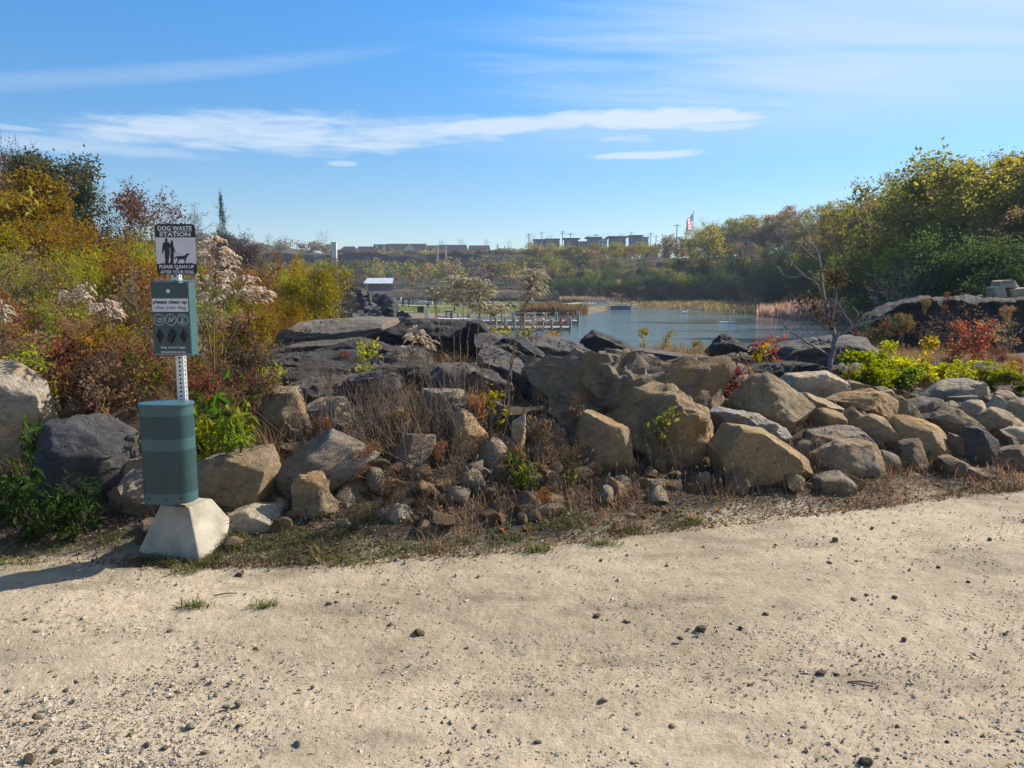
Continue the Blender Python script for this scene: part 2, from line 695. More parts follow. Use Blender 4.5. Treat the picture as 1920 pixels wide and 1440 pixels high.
def m_water():
    m, nt, out = mat_new('lake_water')
    geo = nd(nt, 'ShaderNodeNewGeometry')
    p = nd(nt, 'ShaderNodeBsdfPrincipled')
    p.inputs['Base Color'].default_value = (0.06, 0.095, 0.085, 1)
    p.inputs['Roughness'].default_value = 0.10
    p.inputs['IOR'].default_value = 1.33
    mp = nd(nt, 'ShaderNodeMapping')
    nt.links.new(geo.outputs['Position'], mp.inputs[0])
    mp.inputs['Scale'].default_value = (0.8, 1.3, 1)
    mp.inputs['Rotation'].default_value = (0, 0, 0.3)
    n1 = nd(nt, 'ShaderNodeTexNoise')
    n1.inputs['Scale'].default_value = 1.1
    n1.inputs['Detail'].default_value = 4
    nt.links.new(mp.outputs[0], n1.inputs['Vector'])
    # wind patches: ripple strength varies over the lake
    mp2 = nd(nt, 'ShaderNodeMapping')
    nt.links.new(geo.outputs['Position'], mp2.inputs[0])
    mp2.inputs['Scale'].default_value = (0.02, 0.06, 1)
    n2 = nd(nt, 'ShaderNodeTexNoise')
    n2.inputs['Scale'].default_value = 1.6
    n2.inputs['Detail'].default_value = 5
    nt.links.new(mp2.outputs[0], n2.inputs['Vector'])
    st = ramp(nt, n2.outputs['Fac'], [(0.40, (0.05, 0.05, 0.05)), (0.56, (1.0, 1.0, 1.0))])
    b = nd(nt, 'ShaderNodeBump')
    nt.links.new(st, b.inputs['Strength'])
    b.inputs['Distance'].default_value = 0.30
    nt.links.new(n1.outputs['Fac'], b.inputs['Height'])
    nt.links.new(b.outputs[0], p.inputs['Normal'])
    nt.links.new(p.outputs[0], out.inputs[0])
    return m


M = {}
M['ground'] = m_ground()
M['water'] = m_water()
M['rock'] = m_rock('weathered_rock')
M['rock_layered'] = m_rock('layered_rock', True)
M['concrete'] = m_plain('concrete', (0.32, 0.285, 0.22), 0.92, var=0.2, scale=7, bump=0.5, bscale=90)
M['far_concrete'] = m_plain('pale_concrete', (0.45, 0.44, 0.42), 0.9, var=0.08, scale=0.6)
M['path'] = m_plain('path_concrete', (0.48, 0.44, 0.38), 0.9, var=0.08, scale=0.5)
M['teal'] = m_plain('green_powder_coat', (0.034, 0.082, 0.086), 0.42, var=0.05, scale=18, bump=0.04, bscale=300, spec=0.5)
M['teal_dark'] = m_plain('green_panel', (0.024, 0.054, 0.058), 0.45, var=0.06, scale=18, spec=0.5)
M['black'] = m_plain('black_print', (0.012, 0.012, 0.016), 0.45, var=0.1)
M['liner'] = m_plain('black_liner', (0.010, 0.010, 0.011), 0.5, var=0.1)
M['white_print'] = m_plain('white_print', (0.62, 0.61, 0.64), 0.5, var=0.03)
M['sign_white'] = m_plain('sign_white', (0.52, 0.50, 0.53), 0.5, var=0.04)
M['steel'] = m_plain('galvanised_steel', (0.55, 0.56, 0.57), 0.45, 0.6, var=0.1, scale=40)
M['hole'] = m_plain('dark_hole', (0.01, 0.01, 0.01), 0.8, var=0.0)
M['bark'] = m_plain('bark', (0.10, 0.085, 0.07), 0.9, var=0.25, scale=20)
M['bark_grey'] = m_plain('grey_bark', (0.17, 0.155, 0.145), 0.9, var=0.2, scale=20)
M['bark_red'] = m_plain('reddish_twigs', (0.12, 0.075, 0.06), 0.85, var=0.2, scale=20)
M['straw_stem'] = m_plain('dry_stem', (0.22, 0.16, 0.10), 0.85, var=0.25, scale=10)
M['dead_stem'] = m_plain('dead_stem', (0.105, 0.076, 0.055), 0.9, var=0.3, scale=10)
M['fluff'] = m_leaf('seed_fluff', [(0.38, 0.31, 0.22), (0.58, 0.50, 0.37), (0.48, 0.40, 0.29), (0.68, 0.60, 0.47)], 0.3, 0.12, 0.9)
M['wood'] = m_plain('dock_wood', (0.30, 0.26, 0.21), 0.85, var=0.15, scale=3)
M['wood_pale'] = m_plain('dock_deck', (0.36, 0.33, 0.285), 0.85, var=0.14, scale=3)
M['house_wall'] = m_plain('house_siding', (0.62, 0.55, 0.49), 0.9, var=0.06, scale=1)
M['house_roof'] = m_plain('brown_shingles', (0.055, 0.038, 0.036), 0.95, var=0.12, scale=2)
M['glass'] = m_plain('window_glass', (0.02, 0.025, 0.03), 0.15, var=0.0, spec=0.6)
M['flat_wall'] = m_plain('grey_cladding', (0.13, 0.13, 0.15), 0.8, var=0.1, scale=0.6)
M['flat_pale'] = m_plain('pale_cladding', (0.42, 0.43, 0.46), 0.8, var=0.06, scale=0.6)
M['flat_roof'] = m_plain('dark_roof', (0.035, 0.035, 0.04), 0.8, var=0.1, scale=0.6)
M['brick_red'] = m_plain('reddish_cladding', (0.26, 0.10, 0.07), 0.85, var=0.08, scale=0.6)
M['white_roof'] = m_plain('white_metal_roof', (0.50, 0.52, 0.56), 0.5, var=0.05, scale=0.6)
M['dark_cloth'] = m_plain('dark_clothes', (0.015, 0.016, 0.02), 0.9, var=0.2)
M['pale_cloth'] = m_plain('pale_clothes', (0.5, 0.48, 0.47), 0.9, var=0.1)
M['skin'] = m_plain('skin', (0.45, 0.28, 0.2), 0.6, var=0.05)
M['white_feather'] = m_plain('white_feathers', (0.8, 0.8, 0.78), 0.7, var=0.03)
M['orange'] = m_plain('orange_ring', (0.65, 0.10, 0.03), 0.5, var=0.03)
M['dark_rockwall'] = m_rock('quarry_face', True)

# foliage palettes (albedo of single leaves)
PAL = {
    'olive': [(0.15, 0.15, 0.036), (0.202, 0.192, 0.047), (0.111, 0.12, 0.034), (0.247, 0.215, 0.055)],
    'yellowgreen': [(0.196, 0.207, 0.034), (0.253, 0.241, 0.041), (0.138, 0.161, 0.03), (0.299, 0.253, 0.041)],
    'brown': [(0.188, 0.125, 0.062), (0.237, 0.163, 0.081), (0.144, 0.1, 0.056), (0.2, 0.156, 0.073)],
    'rust': [(0.2, 0.085, 0.035), (0.25, 0.12, 0.04), (0.15, 0.065, 0.032), (0.2, 0.13, 0.045)],
    'orange': [(0.24, 0.135, 0.028), (0.21, 0.135, 0.03), (0.17, 0.095, 0.026), (0.27, 0.165, 0.033)],
    'gold': [(0.23, 0.165, 0.028), (0.29, 0.215, 0.032), (0.17, 0.13, 0.026), (0.155, 0.14, 0.03)],
    'darkgreen': [(0.049, 0.073, 0.027), (0.07, 0.097, 0.032), (0.089, 0.119, 0.035), (0.041, 0.059, 0.027)],
    'midgreen': [(0.073, 0.089, 0.023), (0.105, 0.115, 0.027), (0.133, 0.14, 0.031), (0.058, 0.073, 0.023)],
    'cedar': [(0.020, 0.034, 0.020), (0.032, 0.048, 0.026), (0.045, 0.052, 0.03), (0.025, 0.035, 0.02)],
    'willow': [(0.102, 0.108, 0.054), (0.132, 0.132, 0.066), (0.078, 0.084, 0.048), (0.156, 0.12, 0.06)],
    'red': [(0.17, 0.04, 0.04), (0.22, 0.085, 0.045), (0.12, 0.035, 0.04), (0.21, 0.13, 0.05), (0.10, 0.07, 0.035)],
    'maroon': [(0.12, 0.045, 0.04), (0.16, 0.065, 0.045), (0.085, 0.04, 0.036), (0.14, 0.085, 0.045)],
    'lime': [(0.2, 0.23, 0.025), (0.27, 0.28, 0.03), (0.32, 0.29, 0.035), (0.14, 0.18, 0.022)],
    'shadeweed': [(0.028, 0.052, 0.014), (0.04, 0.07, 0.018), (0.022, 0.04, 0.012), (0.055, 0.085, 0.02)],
    'weedgreen': [(0.06, 0.11, 0.02), (0.09, 0.15, 0.025), (0.14, 0.19, 0.03), (0.05, 0.085, 0.02)],
    'drygrass': [(0.24, 0.16, 0.085), (0.30, 0.21, 0.11), (0.18, 0.11, 0.06), (0.22, 0.12, 0.07)],
    'redgrass': [(0.23, 0.13, 0.075), (0.29, 0.18, 0.105), (0.18, 0.095, 0.06), (0.27, 0.19, 0.115)],
    'reed': [(0.35, 0.237, 0.163), (0.45, 0.338, 0.237), (0.275, 0.163, 0.112), (0.375, 0.275, 0.2)],
    'bankgrass': [(0.207, 0.171, 0.076), (0.276, 0.214, 0.109), (0.152, 0.139, 0.051), (0.235, 0.151, 0.089)],
    'purplegrass': [(0.17, 0.14, 0.12), (0.22, 0.18, 0.15), (0.13, 0.11, 0.10), (0.19, 0.15, 0.11)],
    'greengrass': [(0.06, 0.095, 0.02), (0.095, 0.125, 0.03), (0.15, 0.15, 0.05), (0.20, 0.16, 0.08)],
    'deadweed': [(0.075, 0.052, 0.038), (0.11, 0.075, 0.052), (0.05, 0.037, 0.028), (0.15, 0.11, 0.07)],
    'litter': [(0.22, 0.13, 0.07), (0.30, 0.20, 0.12), (0.14, 0.09, 0.055), (0.34, 0.26, 0.17)],
    'redleaf': [(0.26, 0.085, 0.04), (0.2, 0.07, 0.035), (0.3, 0.12, 0.05), (0.22, 0.11, 0.06)],
    'greyfar': [(0.065, 0.055, 0.052), (0.09, 0.07, 0.062), (0.05, 0.044, 0.044), (0.085, 0.065, 0.048)],
}
for k_, v_ in PAL.items():
    M['leaf_' + k_] = m_leaf('leaf_' + k_, v_, 0.45 if k_ in ('lime', 'weedgreen', 'gold', 'orange', 'yellowgreen', 'red', 'olive', 'brown', 'midgreen', 'rust') else 0.32)

# ----------------------------------------------------------------------------
# terrain
# ----------------------------------------------------------------------------
EDGE_PX = [(0, 1042), (260, 1052), (500, 1052), (700, 1045), (900, 1030), (1050, 1015), (1200, 995), (1350, 978), (1500, 960), (1700, 937), (1920, 912)]


def on_ground(px, py, z=0.0):
    d = ray(px, py)
    t = (z - CAM_H) / d[2]
    return np.array((0, 0, CAM_H)) + d * t


_ep = [on_ground(a, b) for a, b in EDGE_PX]
_ex = [-40.0, -8.0] + [p[0] for p in _ep] + [9.0, 40.0]
_ey = [9.0, 5.2] + [p[1] for p in _ep] + [8.6, 24.0]


def edge_y(x):
    return np.interp(x, _ex, _ey)


WATER = -2.9
LAKE = [(-14, 104), (-8, 118), (2, 126), (10, 131), (17, 146), (21, 166), (29, 175), (38, 163), (41, 136), (42, 113), (45, 101), (47, 84),
        (40, 62), (30, 48), (18, 37), (-4, 35), (-13, 46), (-17, 70)]


def poly_dist(x, y, poly):
    """signed distance, negative inside"""
    d = np.full(x.shape, 1e9)
    inside = np.zeros(x.shape, bool)
    n = len(poly)
    for i in range(n):
        ax, ay = poly[i]
        bx, by = poly[(i + 1) % n]
        ex, ey = bx - ax, by - ay
        t = np.clip(((x - ax) * ex + (y - ay) * ey) / (ex * ex + ey * ey), 0, 1)
        d = np.minimum(d, np.hypot(x - ax - t * ex, y - ay - t * ey))
        c = ((ay > y) != (by > y)) & (x < (bx - ax) * (y - ay) / (by - ay + 1e-12) + ax)
        inside ^= c
    return np.where(inside, -d, d)


def sm(v, a, b):
    t = np.clip((v - a) / (b - a), 0, 1)
    return t * t * (3 - 2 * t)


# front foot of the wooded hillside on the right: px -> distance
FRONT_PX = [980, 1100, 1150, 1300, 1420, 1500, 1600, 1680, 1760, 1840, 1960]
FRONT_D = [236, 204, 195, 192, 174, 154, 120, 80, 58, 48, 42]


def right_rise(x, y):
    px = 960 + F_PX * x / np.maximum(y, 1.0)
    fd = np.interp(px, FRONT_PX, FRONT_D, left=400)
    over = np.clip(y - fd, 0, None) * np.clip(fd / 150.0, 0.45, 1.0) ** -0.5
    return over, fd


HP_T = [-0.75, -0.45, -0.30, -0.1, 0.0, 0.2, 0.33, 0.45, 0.6, 0.8]
HP_H = [0.85, 0.90, 0.98, 0.95, 0.86, 0.80, 0.62, 0.50, 0.42, 0.40]


def H(x, y, noise=True):
    x = np.asarray(x, float)
    y = np.asarray(y, float)
    s = y - edge_y(x)
    t = x / np.maximum(y, 1.0)
    hp = np.interp(t, HP_T, HP_H)
    r = np.clip(s, 0, None) * 0.24
    berm = hp * (1 - np.exp(-(r / hp) * 1.15)) / 0.97
    berm = np.where(s > 0, berm, 0)
    # beyond the berm
    d = poly_dist(x, y, LAKE)
    do = np.clip(d, 0, None)
    meadow = WATER + 0.45 * sm(d, 0, 4) + 0.010 * do
    nearm = WATER + np.minimum(0.125 * do, 3.2)
    wn = 1 - sm(y, 38, 62)
    base = meadow * (1 - wn) + np.maximum(nearm, meadow) * wn
    # near right: hollow between the pile and the cliff
    hollow = -1.8
    wr = sm(t, 0.42, 0.55) * (1 - sm(y, 60, 80)) * sm(y, 12, 18)
    base = base * (1 - wr) + np.maximum(hollow, np.minimum(base, 1.0)) * wr
    # left hillside
    lx = np.interp(y, [0, 10, 16, 40, 70, 110, 160, 220, 300], [-3.0, -3.4, -5, -12, -19, -30, -42, -60, -120])
    left = np.clip(lx - x, 0, None)
    base = base + np.minimum(0.20 * left, 5.5) * sm(y, 8, 16)
    # right hillside
    over, fd = right_rise(x, y)
    rh = np.minimum(0.24 * over, 13.0) * sm(t, 0.03, 0.10)
    # far ground rising to the back ridge
    ridge = 5.5 * sm(y, 205, 285) + 5.0 * sm(y, 290, 335) + 6.5 * sm(y, 338, 346) + 4.0 * sm(y, 360, 480)
    base = base + np.maximum(rh, ridge * (1 - sm(t, 0.06, 0.15)))
    w = sm(s, 4.6, 10)
    z = berm * (1 - w) + np.where(y < 16, np.maximum(base, -9), base) * w
    z = np.where(s <= 0, 0.0, z)
    z = np.where(y < 2, 0.0, z)
    inside = d < 0
    z = np.where(inside & (y > 25), WATER - 0.25 * np.clip(-d, 0, 8) - 0.02, z)
    if noise:
        q = np.stack([x.ravel(), y.ravel()], 1)
        a = np.clip(s.ravel() / 2.0, 0, 1)
        dd = np.clip(np.abs(d.ravel()) / 3.0, 0, 1)
        z = z + (a * dd * (0.05 * fbm(q * 1.3, 4, 3) + np.clip(np.hypot(x, y).ravel() / 80, 0, 1) * 0.5 * fbm(q * 0.07, 4, 5))).reshape(x.shape)
    return z


def h1(x, y):
    return float(H(np.array([x]), np.array([y]))[0])


def hit(px, py, y0=3.0, y1=60.0):
    """first meeting of the view ray with the terrain"""
    ys = np.concatenate([np.arange(y0, 16, 0.02), np.arange(16, y1, 0.1)])
    d = ray(px, py)
    k = ys / d[1]
    xs = d[0] * k
    zs = CAM_H + d[2] * k
    hh = H(xs, ys, False)
    i = np.argmax(zs <= hh)
    if not (zs <= hh).any():
        return None
    return np.array((xs[i], ys[i], zs[i]))


TAN = np.array((0.368, 0.297, 0.209))
TAN_D = np.array((0.285, 0.227, 0.155))
SOIL = np.array((0.060, 0.047, 0.035))
DARKROCKGROUND = np.array((0.10, 0.09, 0.085))
GRASS = np.array((0.105, 0.13, 0.035))
BROWNG = np.array((0.14, 0.11, 0.065))
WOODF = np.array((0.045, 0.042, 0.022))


def ground_color(x, y):
    s = y - edge_y(x)
    q = np.stack([x, y], 1)
    n = fbm(q * 1.1, 5, 21)
    n2 = fbm(q * np.array((0.5, 2.2)), 4, 33)
    road = TAN + (TAN_D - TAN) * np.clip(0.18 + 0.9 * n + 0.35 * n2, 0, 1)[:, None]
    soilw = sm(s + 0.35 * fbm(q * 2.5, 4, 8), -0.12, 0.32)[:, None]
    c = road * (1 - soilw) + (SOIL * (1 + 0.4 * n[:, None])) * soilw
    d = poly_dist(x, y, LAKE)
    far = sm(y, 12, 20)[:, None]
    mead = BROWNG * (1 + 0.5 * fbm(q * 0.2, 4, 2)[:, None])
    lawn = sm(d, 3, 10) * (1 - sm(y, 200, 214)) * sm(y, 95, 112) * (1 - sm(x / np.maximum(y, 1), 0.10, 0.145))
    mead = mead * (1 - lawn[:, None]) + (GRASS * (1 + 0.35 * fbm(q * 0.15, 4, 4)[:, None])) * lawn[:, None]
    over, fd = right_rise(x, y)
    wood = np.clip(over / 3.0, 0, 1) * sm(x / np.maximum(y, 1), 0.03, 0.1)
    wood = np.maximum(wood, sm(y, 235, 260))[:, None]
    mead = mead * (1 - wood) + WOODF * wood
    nearshore = ((y < 60) * sm(d, -2, 0))[:, None]
    mead = mead * (1 - nearshore * 0.8) + DARKROCKGROUND * nearshore * 0.8
    c = c * (1 - far) + mead * far
    return np.clip(c, 0.005, 0.9)


def set_col(me, cols):
    a = me.color_attributes.new('ground_col', 'FLOAT_COLOR', 'POINT')
    a.data.foreach_set('color', np.concatenate([cols, np.ones((len(cols), 1))], 1).astype(np.float32).ravel())


def build_terrain():
    fine = np.linspace(-0.80, 0.80, 330)
    coarse_l = np.linspace(-math.pi, -0.80, 40)[:-1]
    coarse_r = np.linspace(0.80, math.pi, 40)[1:]
    ang = np.concatenate([coarse_l, fine, coarse_r])
    rr = np.concatenate([np.geomspace(0.4, 3.5, 14)[:-1], np.geomspace(3.5, 24, 130)[:-1], np.geomspace(24, 600, 180)[:-1], np.geomspace(600, 4500, 20)])
    A, R = np.meshgrid(ang, rr)
    X, Y = R * np.sin(A), R * np.cos(A)
    Z = H(X, Y)
    s = Y - edge_y(X)
    under = (np.abs(X) < 0.78 * Y + 0.45) & (Y > 0.4) & (s < 0.75)
    Z = np.where(under, Z - 0.04, Z)
    Z = np.where(Y < 0, -0.0, Z)
    V = np.stack([X.ravel(), Y.ravel(), Z.ravel()], 1)
    na, nr = len(ang), len(rr)
    i = np.arange(nr - 1)[:, None] * na + np.arange(na - 1)[None, :]
    F = np.stack([i, i + na, i + na + 1, i + 1], -1).reshape(-1, 4)[:, ::-1]
    me = new_mesh('ground', V, F, smooth=True)
    set_col(me, ground_color(V[:, 0], V[:, 1]))
    kind(link('ground', me, M['ground']), 'structure')

    # near gravel road, finely modelled
    nu, nv = 620, 300
    u = np.linspace(-1, 1, nu)
    v = np.linspace(0, 1, nv) ** 1.25
    U, Vv = np.meshgrid(u, v)
    Yc = 0.5 + Vv * 6.0
    for _ in range(4):
        Xc = U * (0.76 * Yc + 0.45)
        Yc = 0.5 + Vv * (edge_y(Xc) + 0.75 - 0.5)
    Xc = U * (0.76 * Yc + 0.45)
    q = np.stack([Xc.ravel(), Yc.ravel()], 1)
    z = H(Xc, Yc).ravel()
    s = (Yc - edge_y(Xc)).ravel()
    z = z + 0.010 * fbm(q * 1.6, 4, 41) + 0.0055 * fbm(q * 9, 4, 42) + 0.0055 * np.abs(fbm(q * 30, 3, 43))
    # shallow wheel ruts sweeping across
    rut = (q[:, 1] - 0.22 * q[:, 0])
    z = z - 0.012 * np.exp(-((rut - 3.1 + 0.12 * fbm(q * 0.8, 2, 5)) / 0.16) ** 2) - 0.009 * np.exp(-((rut - 4.2 + 0.12 * fbm(q * 0.8, 2, 6)) / 0.15) ** 2)
    z = z - 0.042 * sm(np.abs(U).ravel(), 0.93, 1.0)
    V = np.stack([q[:, 0], q[:, 1], z + 0.008], 1)
    i = np.arange(nv - 1)[:, None] * nu + np.arange(nu - 1)[None, :]
    F = np.stack([i, i + 1, i + nu + 1, i + nu], -1).reshape(-1, 4)
    me = new_mesh('gravel_road', V, F, smooth=True)
    c = ground_color(q[:, 0], q[:, 1])
    dark = np.clip(fbm(q * np.array((2.2, 6.0)), 5, 55) * 2.4 - 0.25, 0, 1)[:, None]
    c = c * (1 - 0.26 * dark)
    pale = np.clip(fbm(q * np.array((0.7, 1.6)), 4, 57) * 1.8, -1, 1)[:, None]
    c = c * (1 + 0.12 * pale) * np.array((1.0, 1.0 - 0.0, 1.0))
    tracks = np.exp(-((rut - 3.1 + 0.12 * fbm(q * 0.8, 2, 5)) / 0.22) ** 2) + np.exp(-((rut - 4.2 + 0.12 * fbm(q * 0.8, 2, 6)) / 0.2) ** 2)
    c = c * (1 + 0.07 * tracks[:, None])
    set_col(me, c)
    kind(link('gravel_road', me, M['ground']), 'structure')

    # lake
    xs = np.linspace(-60, 70, 2)
    me = new_mesh('lake', np.array([(-70, 24, WATER), (70, 24, WATER), (70, 190, WATER), (-70, 190, WATER)], float), np.array([[0, 1, 2, 3]]))
    kind(link('lake', me, M['water']), 'structure')


build_terrain()

# ----------------------------------------------------------------------------
# rocks
# ----------------------------------------------------------------------------
C_TAN = (0.31, 0.225, 0.132)
C_TANW = (0.345, 0.235, 0.122)
C_PALE = (0.37, 0.305, 0.22)
C_GREY = (0.25, 0.20, 0.15)
C_BROWN = (0.19, 0.13, 0.08)
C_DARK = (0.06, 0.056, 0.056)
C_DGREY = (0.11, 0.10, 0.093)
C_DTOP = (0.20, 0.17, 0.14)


def radial_profile(poly):
    P = np.array(poly, float)
    x, z = P[:, 0], P[:, 1]
    x2, z2 = np.roll(x, -1), np.roll(z, -1)
    cr = x * z2 - x2 * z
    A = cr.sum() / 2
    cx = ((x + x2) * cr).sum() / (6 * A)
    cz = ((z + z2) * cr).sum() / (6 * A)
    th = np.linspace(-np.pi, np.pi, 361)
    R = np.zeros(361)
    for i in range(361):
        dx, dz = math.cos(th[i]), math.sin(th[i])
        best = 1e-4
        for k in range(len(P)):
            ax, az = x[k] - cx, z[k] - cz
            ex, ez = x2[k] - x[k], z2[k] - z[k]
            den = dx * ez - dz * ex
            if abs(den) < 1e-12:
                continue
            t = (ax * ez - az * ex) / den
            w = (ax * dz - az * dx) / den
            if t > 0 and -1e-6 <= w <= 1 + 1e-6:
                best = max(best, t)
        R[i] = best
    ker = np.ones(5) / 5
    R = np.convolve(np.concatenate([R[-6:-1], R, R[1:6]]), ker, 'same')[5:-5]
    return (cx, cz), th, R


def rock_verts(poly, thick, seed, sub=4, rough=0.06, ncut=9, lean=0.12, p=2.7, layered=False, topcut=True):
    rng = np.random.default_rng(seed)
    V, F = ico(sub)
    p = max(p, 3.2)
    p = p * 1.5 if p >= 3.75 else p
    (cx, cz), th, R = radial_profile(poly)
    size = math.sqrt(max(1e-6, np.mean(R ** 2)))
    r = np.hypot(V[:, 0], V[:, 2])
    ang = np.arctan2(V[:, 2], V[:, 0])
    nrm = (r ** p + np.abs(V[:, 1]) ** p) ** (1 / p)
    r2, y2 = r / nrm, V[:, 1] / nrm
    Ra = np.interp(ang, th, R)
    W = np.stack([np.cos(ang) * Ra * r2, y2 * thick / 2, np.sin(ang) * Ra * r2], 1)
    W[:, 1] += lean * W[:, 2]
    bb0, bb1 = W.min(0), W.max(0)
    cuts = []
    if topcut:
        cuts.append((np.array((rng.uniform(-.15, .5), -rng.uniform(.08, .45), 1.0)), rng.uniform(.60, .78)))
    cuts.append((np.array((rng.uniform(-.4, .4), -1.0, rng.uniform(-.15, .3))), rng.uniform(.62, .8)))
    cuts.append((np.array((rng.uniform(.6, 1.1), -1.0, rng.uniform(-.2, .5))), rng.uniform(.62, .82)))
    cuts.append((np.array((-rng.uniform(.6, 1.1), -1.0, rng.uniform(-.2, .5))), rng.uniform(.62, .82)))
    blocky = p >= 3.75
    if blocky:
        cuts = cuts[:2]
    for _ in range(5 if blocky else ncut + 17):
        n = rng.normal(size=3)
        n[1] = (-abs(n[1]) if rng.random() < 0.75 else n[1]) * 1.2
        cuts.append((n, rng.uniform(.84, .96) if blocky else rng.uniform(.64, .88)))
    for n, k in cuts:
        n = n / np.linalg.norm(n)
        dd = W @ n
        lim = dd.max() * k
        ov = np.clip(dd - lim, 0, None)
        W = W - n * (ov * 0.985)[:, None]
    c0, c1 = W.min(0), W.max(0)
    for ax in (0, 2):
        W[:, ax] = bb0[ax] + (W[:, ax] - c0[ax]) * (bb1[ax] - bb0[ax]) / (c1[ax] - c0[ax])
    dirs = W / np.maximum(np.linalg.norm(W, axis=1, keepdims=True), 1e-9)
    q = W / size + seed * 3.17
    # broken steps and chips: planes of a cellular pattern, plus grain
    step = fbm(q * 1.9, 2, seed + 3)
    step = np.round(step * 5) / 5 * 0.6 + step * 0.4
    step2 = fbm(q * 4.6, 2, seed + 13)
    step2 = np.round(step2 * 4) / 4
    disp = rough * 1.45 * size * (0.25 * fbm(q * 1.5, 3, seed) + 0.9 * step + 0.38 * step2 + 0.6 * (0.3 - np.abs(fbm(q * 3.1, 4, seed + 5))) + 0.5 * fbm(q * 9, 4, seed + 9, 0.65))
    W = W + dirs * disp[:, None]
    if layered:
        lay = vnoise(np.stack([W[:, 0] * 0.6, W[:, 1] * 0.6, W[:, 2] * 22 + 1.2 * fbm(q * 1.1, 3, seed)], 1), seed)
        W[:, :2] += dirs[:, :2] * (0.05 * size * lay)[:, None]
    return W, F, (cx, cz), size


ROCKS = []      # (x, y, z, radius) for keeping plants clear
RSEED = [100]


def boulder(poly_px, label, col, Y=None, thick=0.8, layered=False, rough=0.05, sub=4, ncut=9, lean=0.15, p=2.7, group=None, name='boulder', sink=0.06, topcut=True, cat='boulder', mat=None):
    RSEED[0] += 1
    seed = RSEED[0]
    P = np.array(poly_px, float)
    piv = np.array(((P[:, 0].min() + P[:, 0].max()) / 2, P[:, 1].max() - 0.15 * (P[:, 1].max() - P[:, 1].min())))
    P = piv + (P - piv) * 1.09
    bx = P[:, 0].mean()
    by = P[:, 1].max()
    Y = 12.0 if Y is None else Y
    g = hit(bx, by - 0.03 * (by - P[:, 1].min())) if Y < 20 else None
    if g is not None:
        Y = min(Y, g[1] + 0.12)
    w_px = P[:, 0].max() - P[:, 0].min()
    h_px = by - P[:, 1].min()
    T = thick * m_per_px(Y) * min(w_px, h_px * 2.2)
    Yc = Y + 0.30 * T
    if w_px > 95:
        sub = max(sub, 5)
    W3 = np.array([at(a, b, Yc) for a, b in P])
    poly = W3[:, [0, 2]]
    # make counter-clockwise
    x, z = poly[:, 0], poly[:, 1]
    if ((x * np.roll(z, -1) - np.roll(x, -1) * z).sum()) < 0:
        poly = poly[::-1]
    zb = poly[:, 1].min()
    # extend the foot into the ground
    hgt = poly[:, 1].max() - zb
    poly[:, 1] = np.where(poly[:, 1] < zb + 0.18 * hgt, poly[:, 1] - sink * (1 + hgt), poly[:, 1])
    W, F, c, size = rock_verts(poly, T, seed, sub, rough, ncut, lean, p, layered, topcut)
    me = new_mesh(name, W, F, smooth=True)
    me.set_sharp_from_angle(angle=math.radians(34))
    o = link(name, me, mat or (M['rock_layered'] if layered else M['rock']), None, (c[0], Yc, c[1]), col)
    j = np.random.default_rng(seed).uniform(-.1, .1)
    o.color = (col[0] * (1 + j), col[1] * (1 + j), col[2] * (1 + j * 1.2), 1)
    tag(o, label, cat, group)
    ROCKS.append((c[0], Yc, c[1], size))
    return o


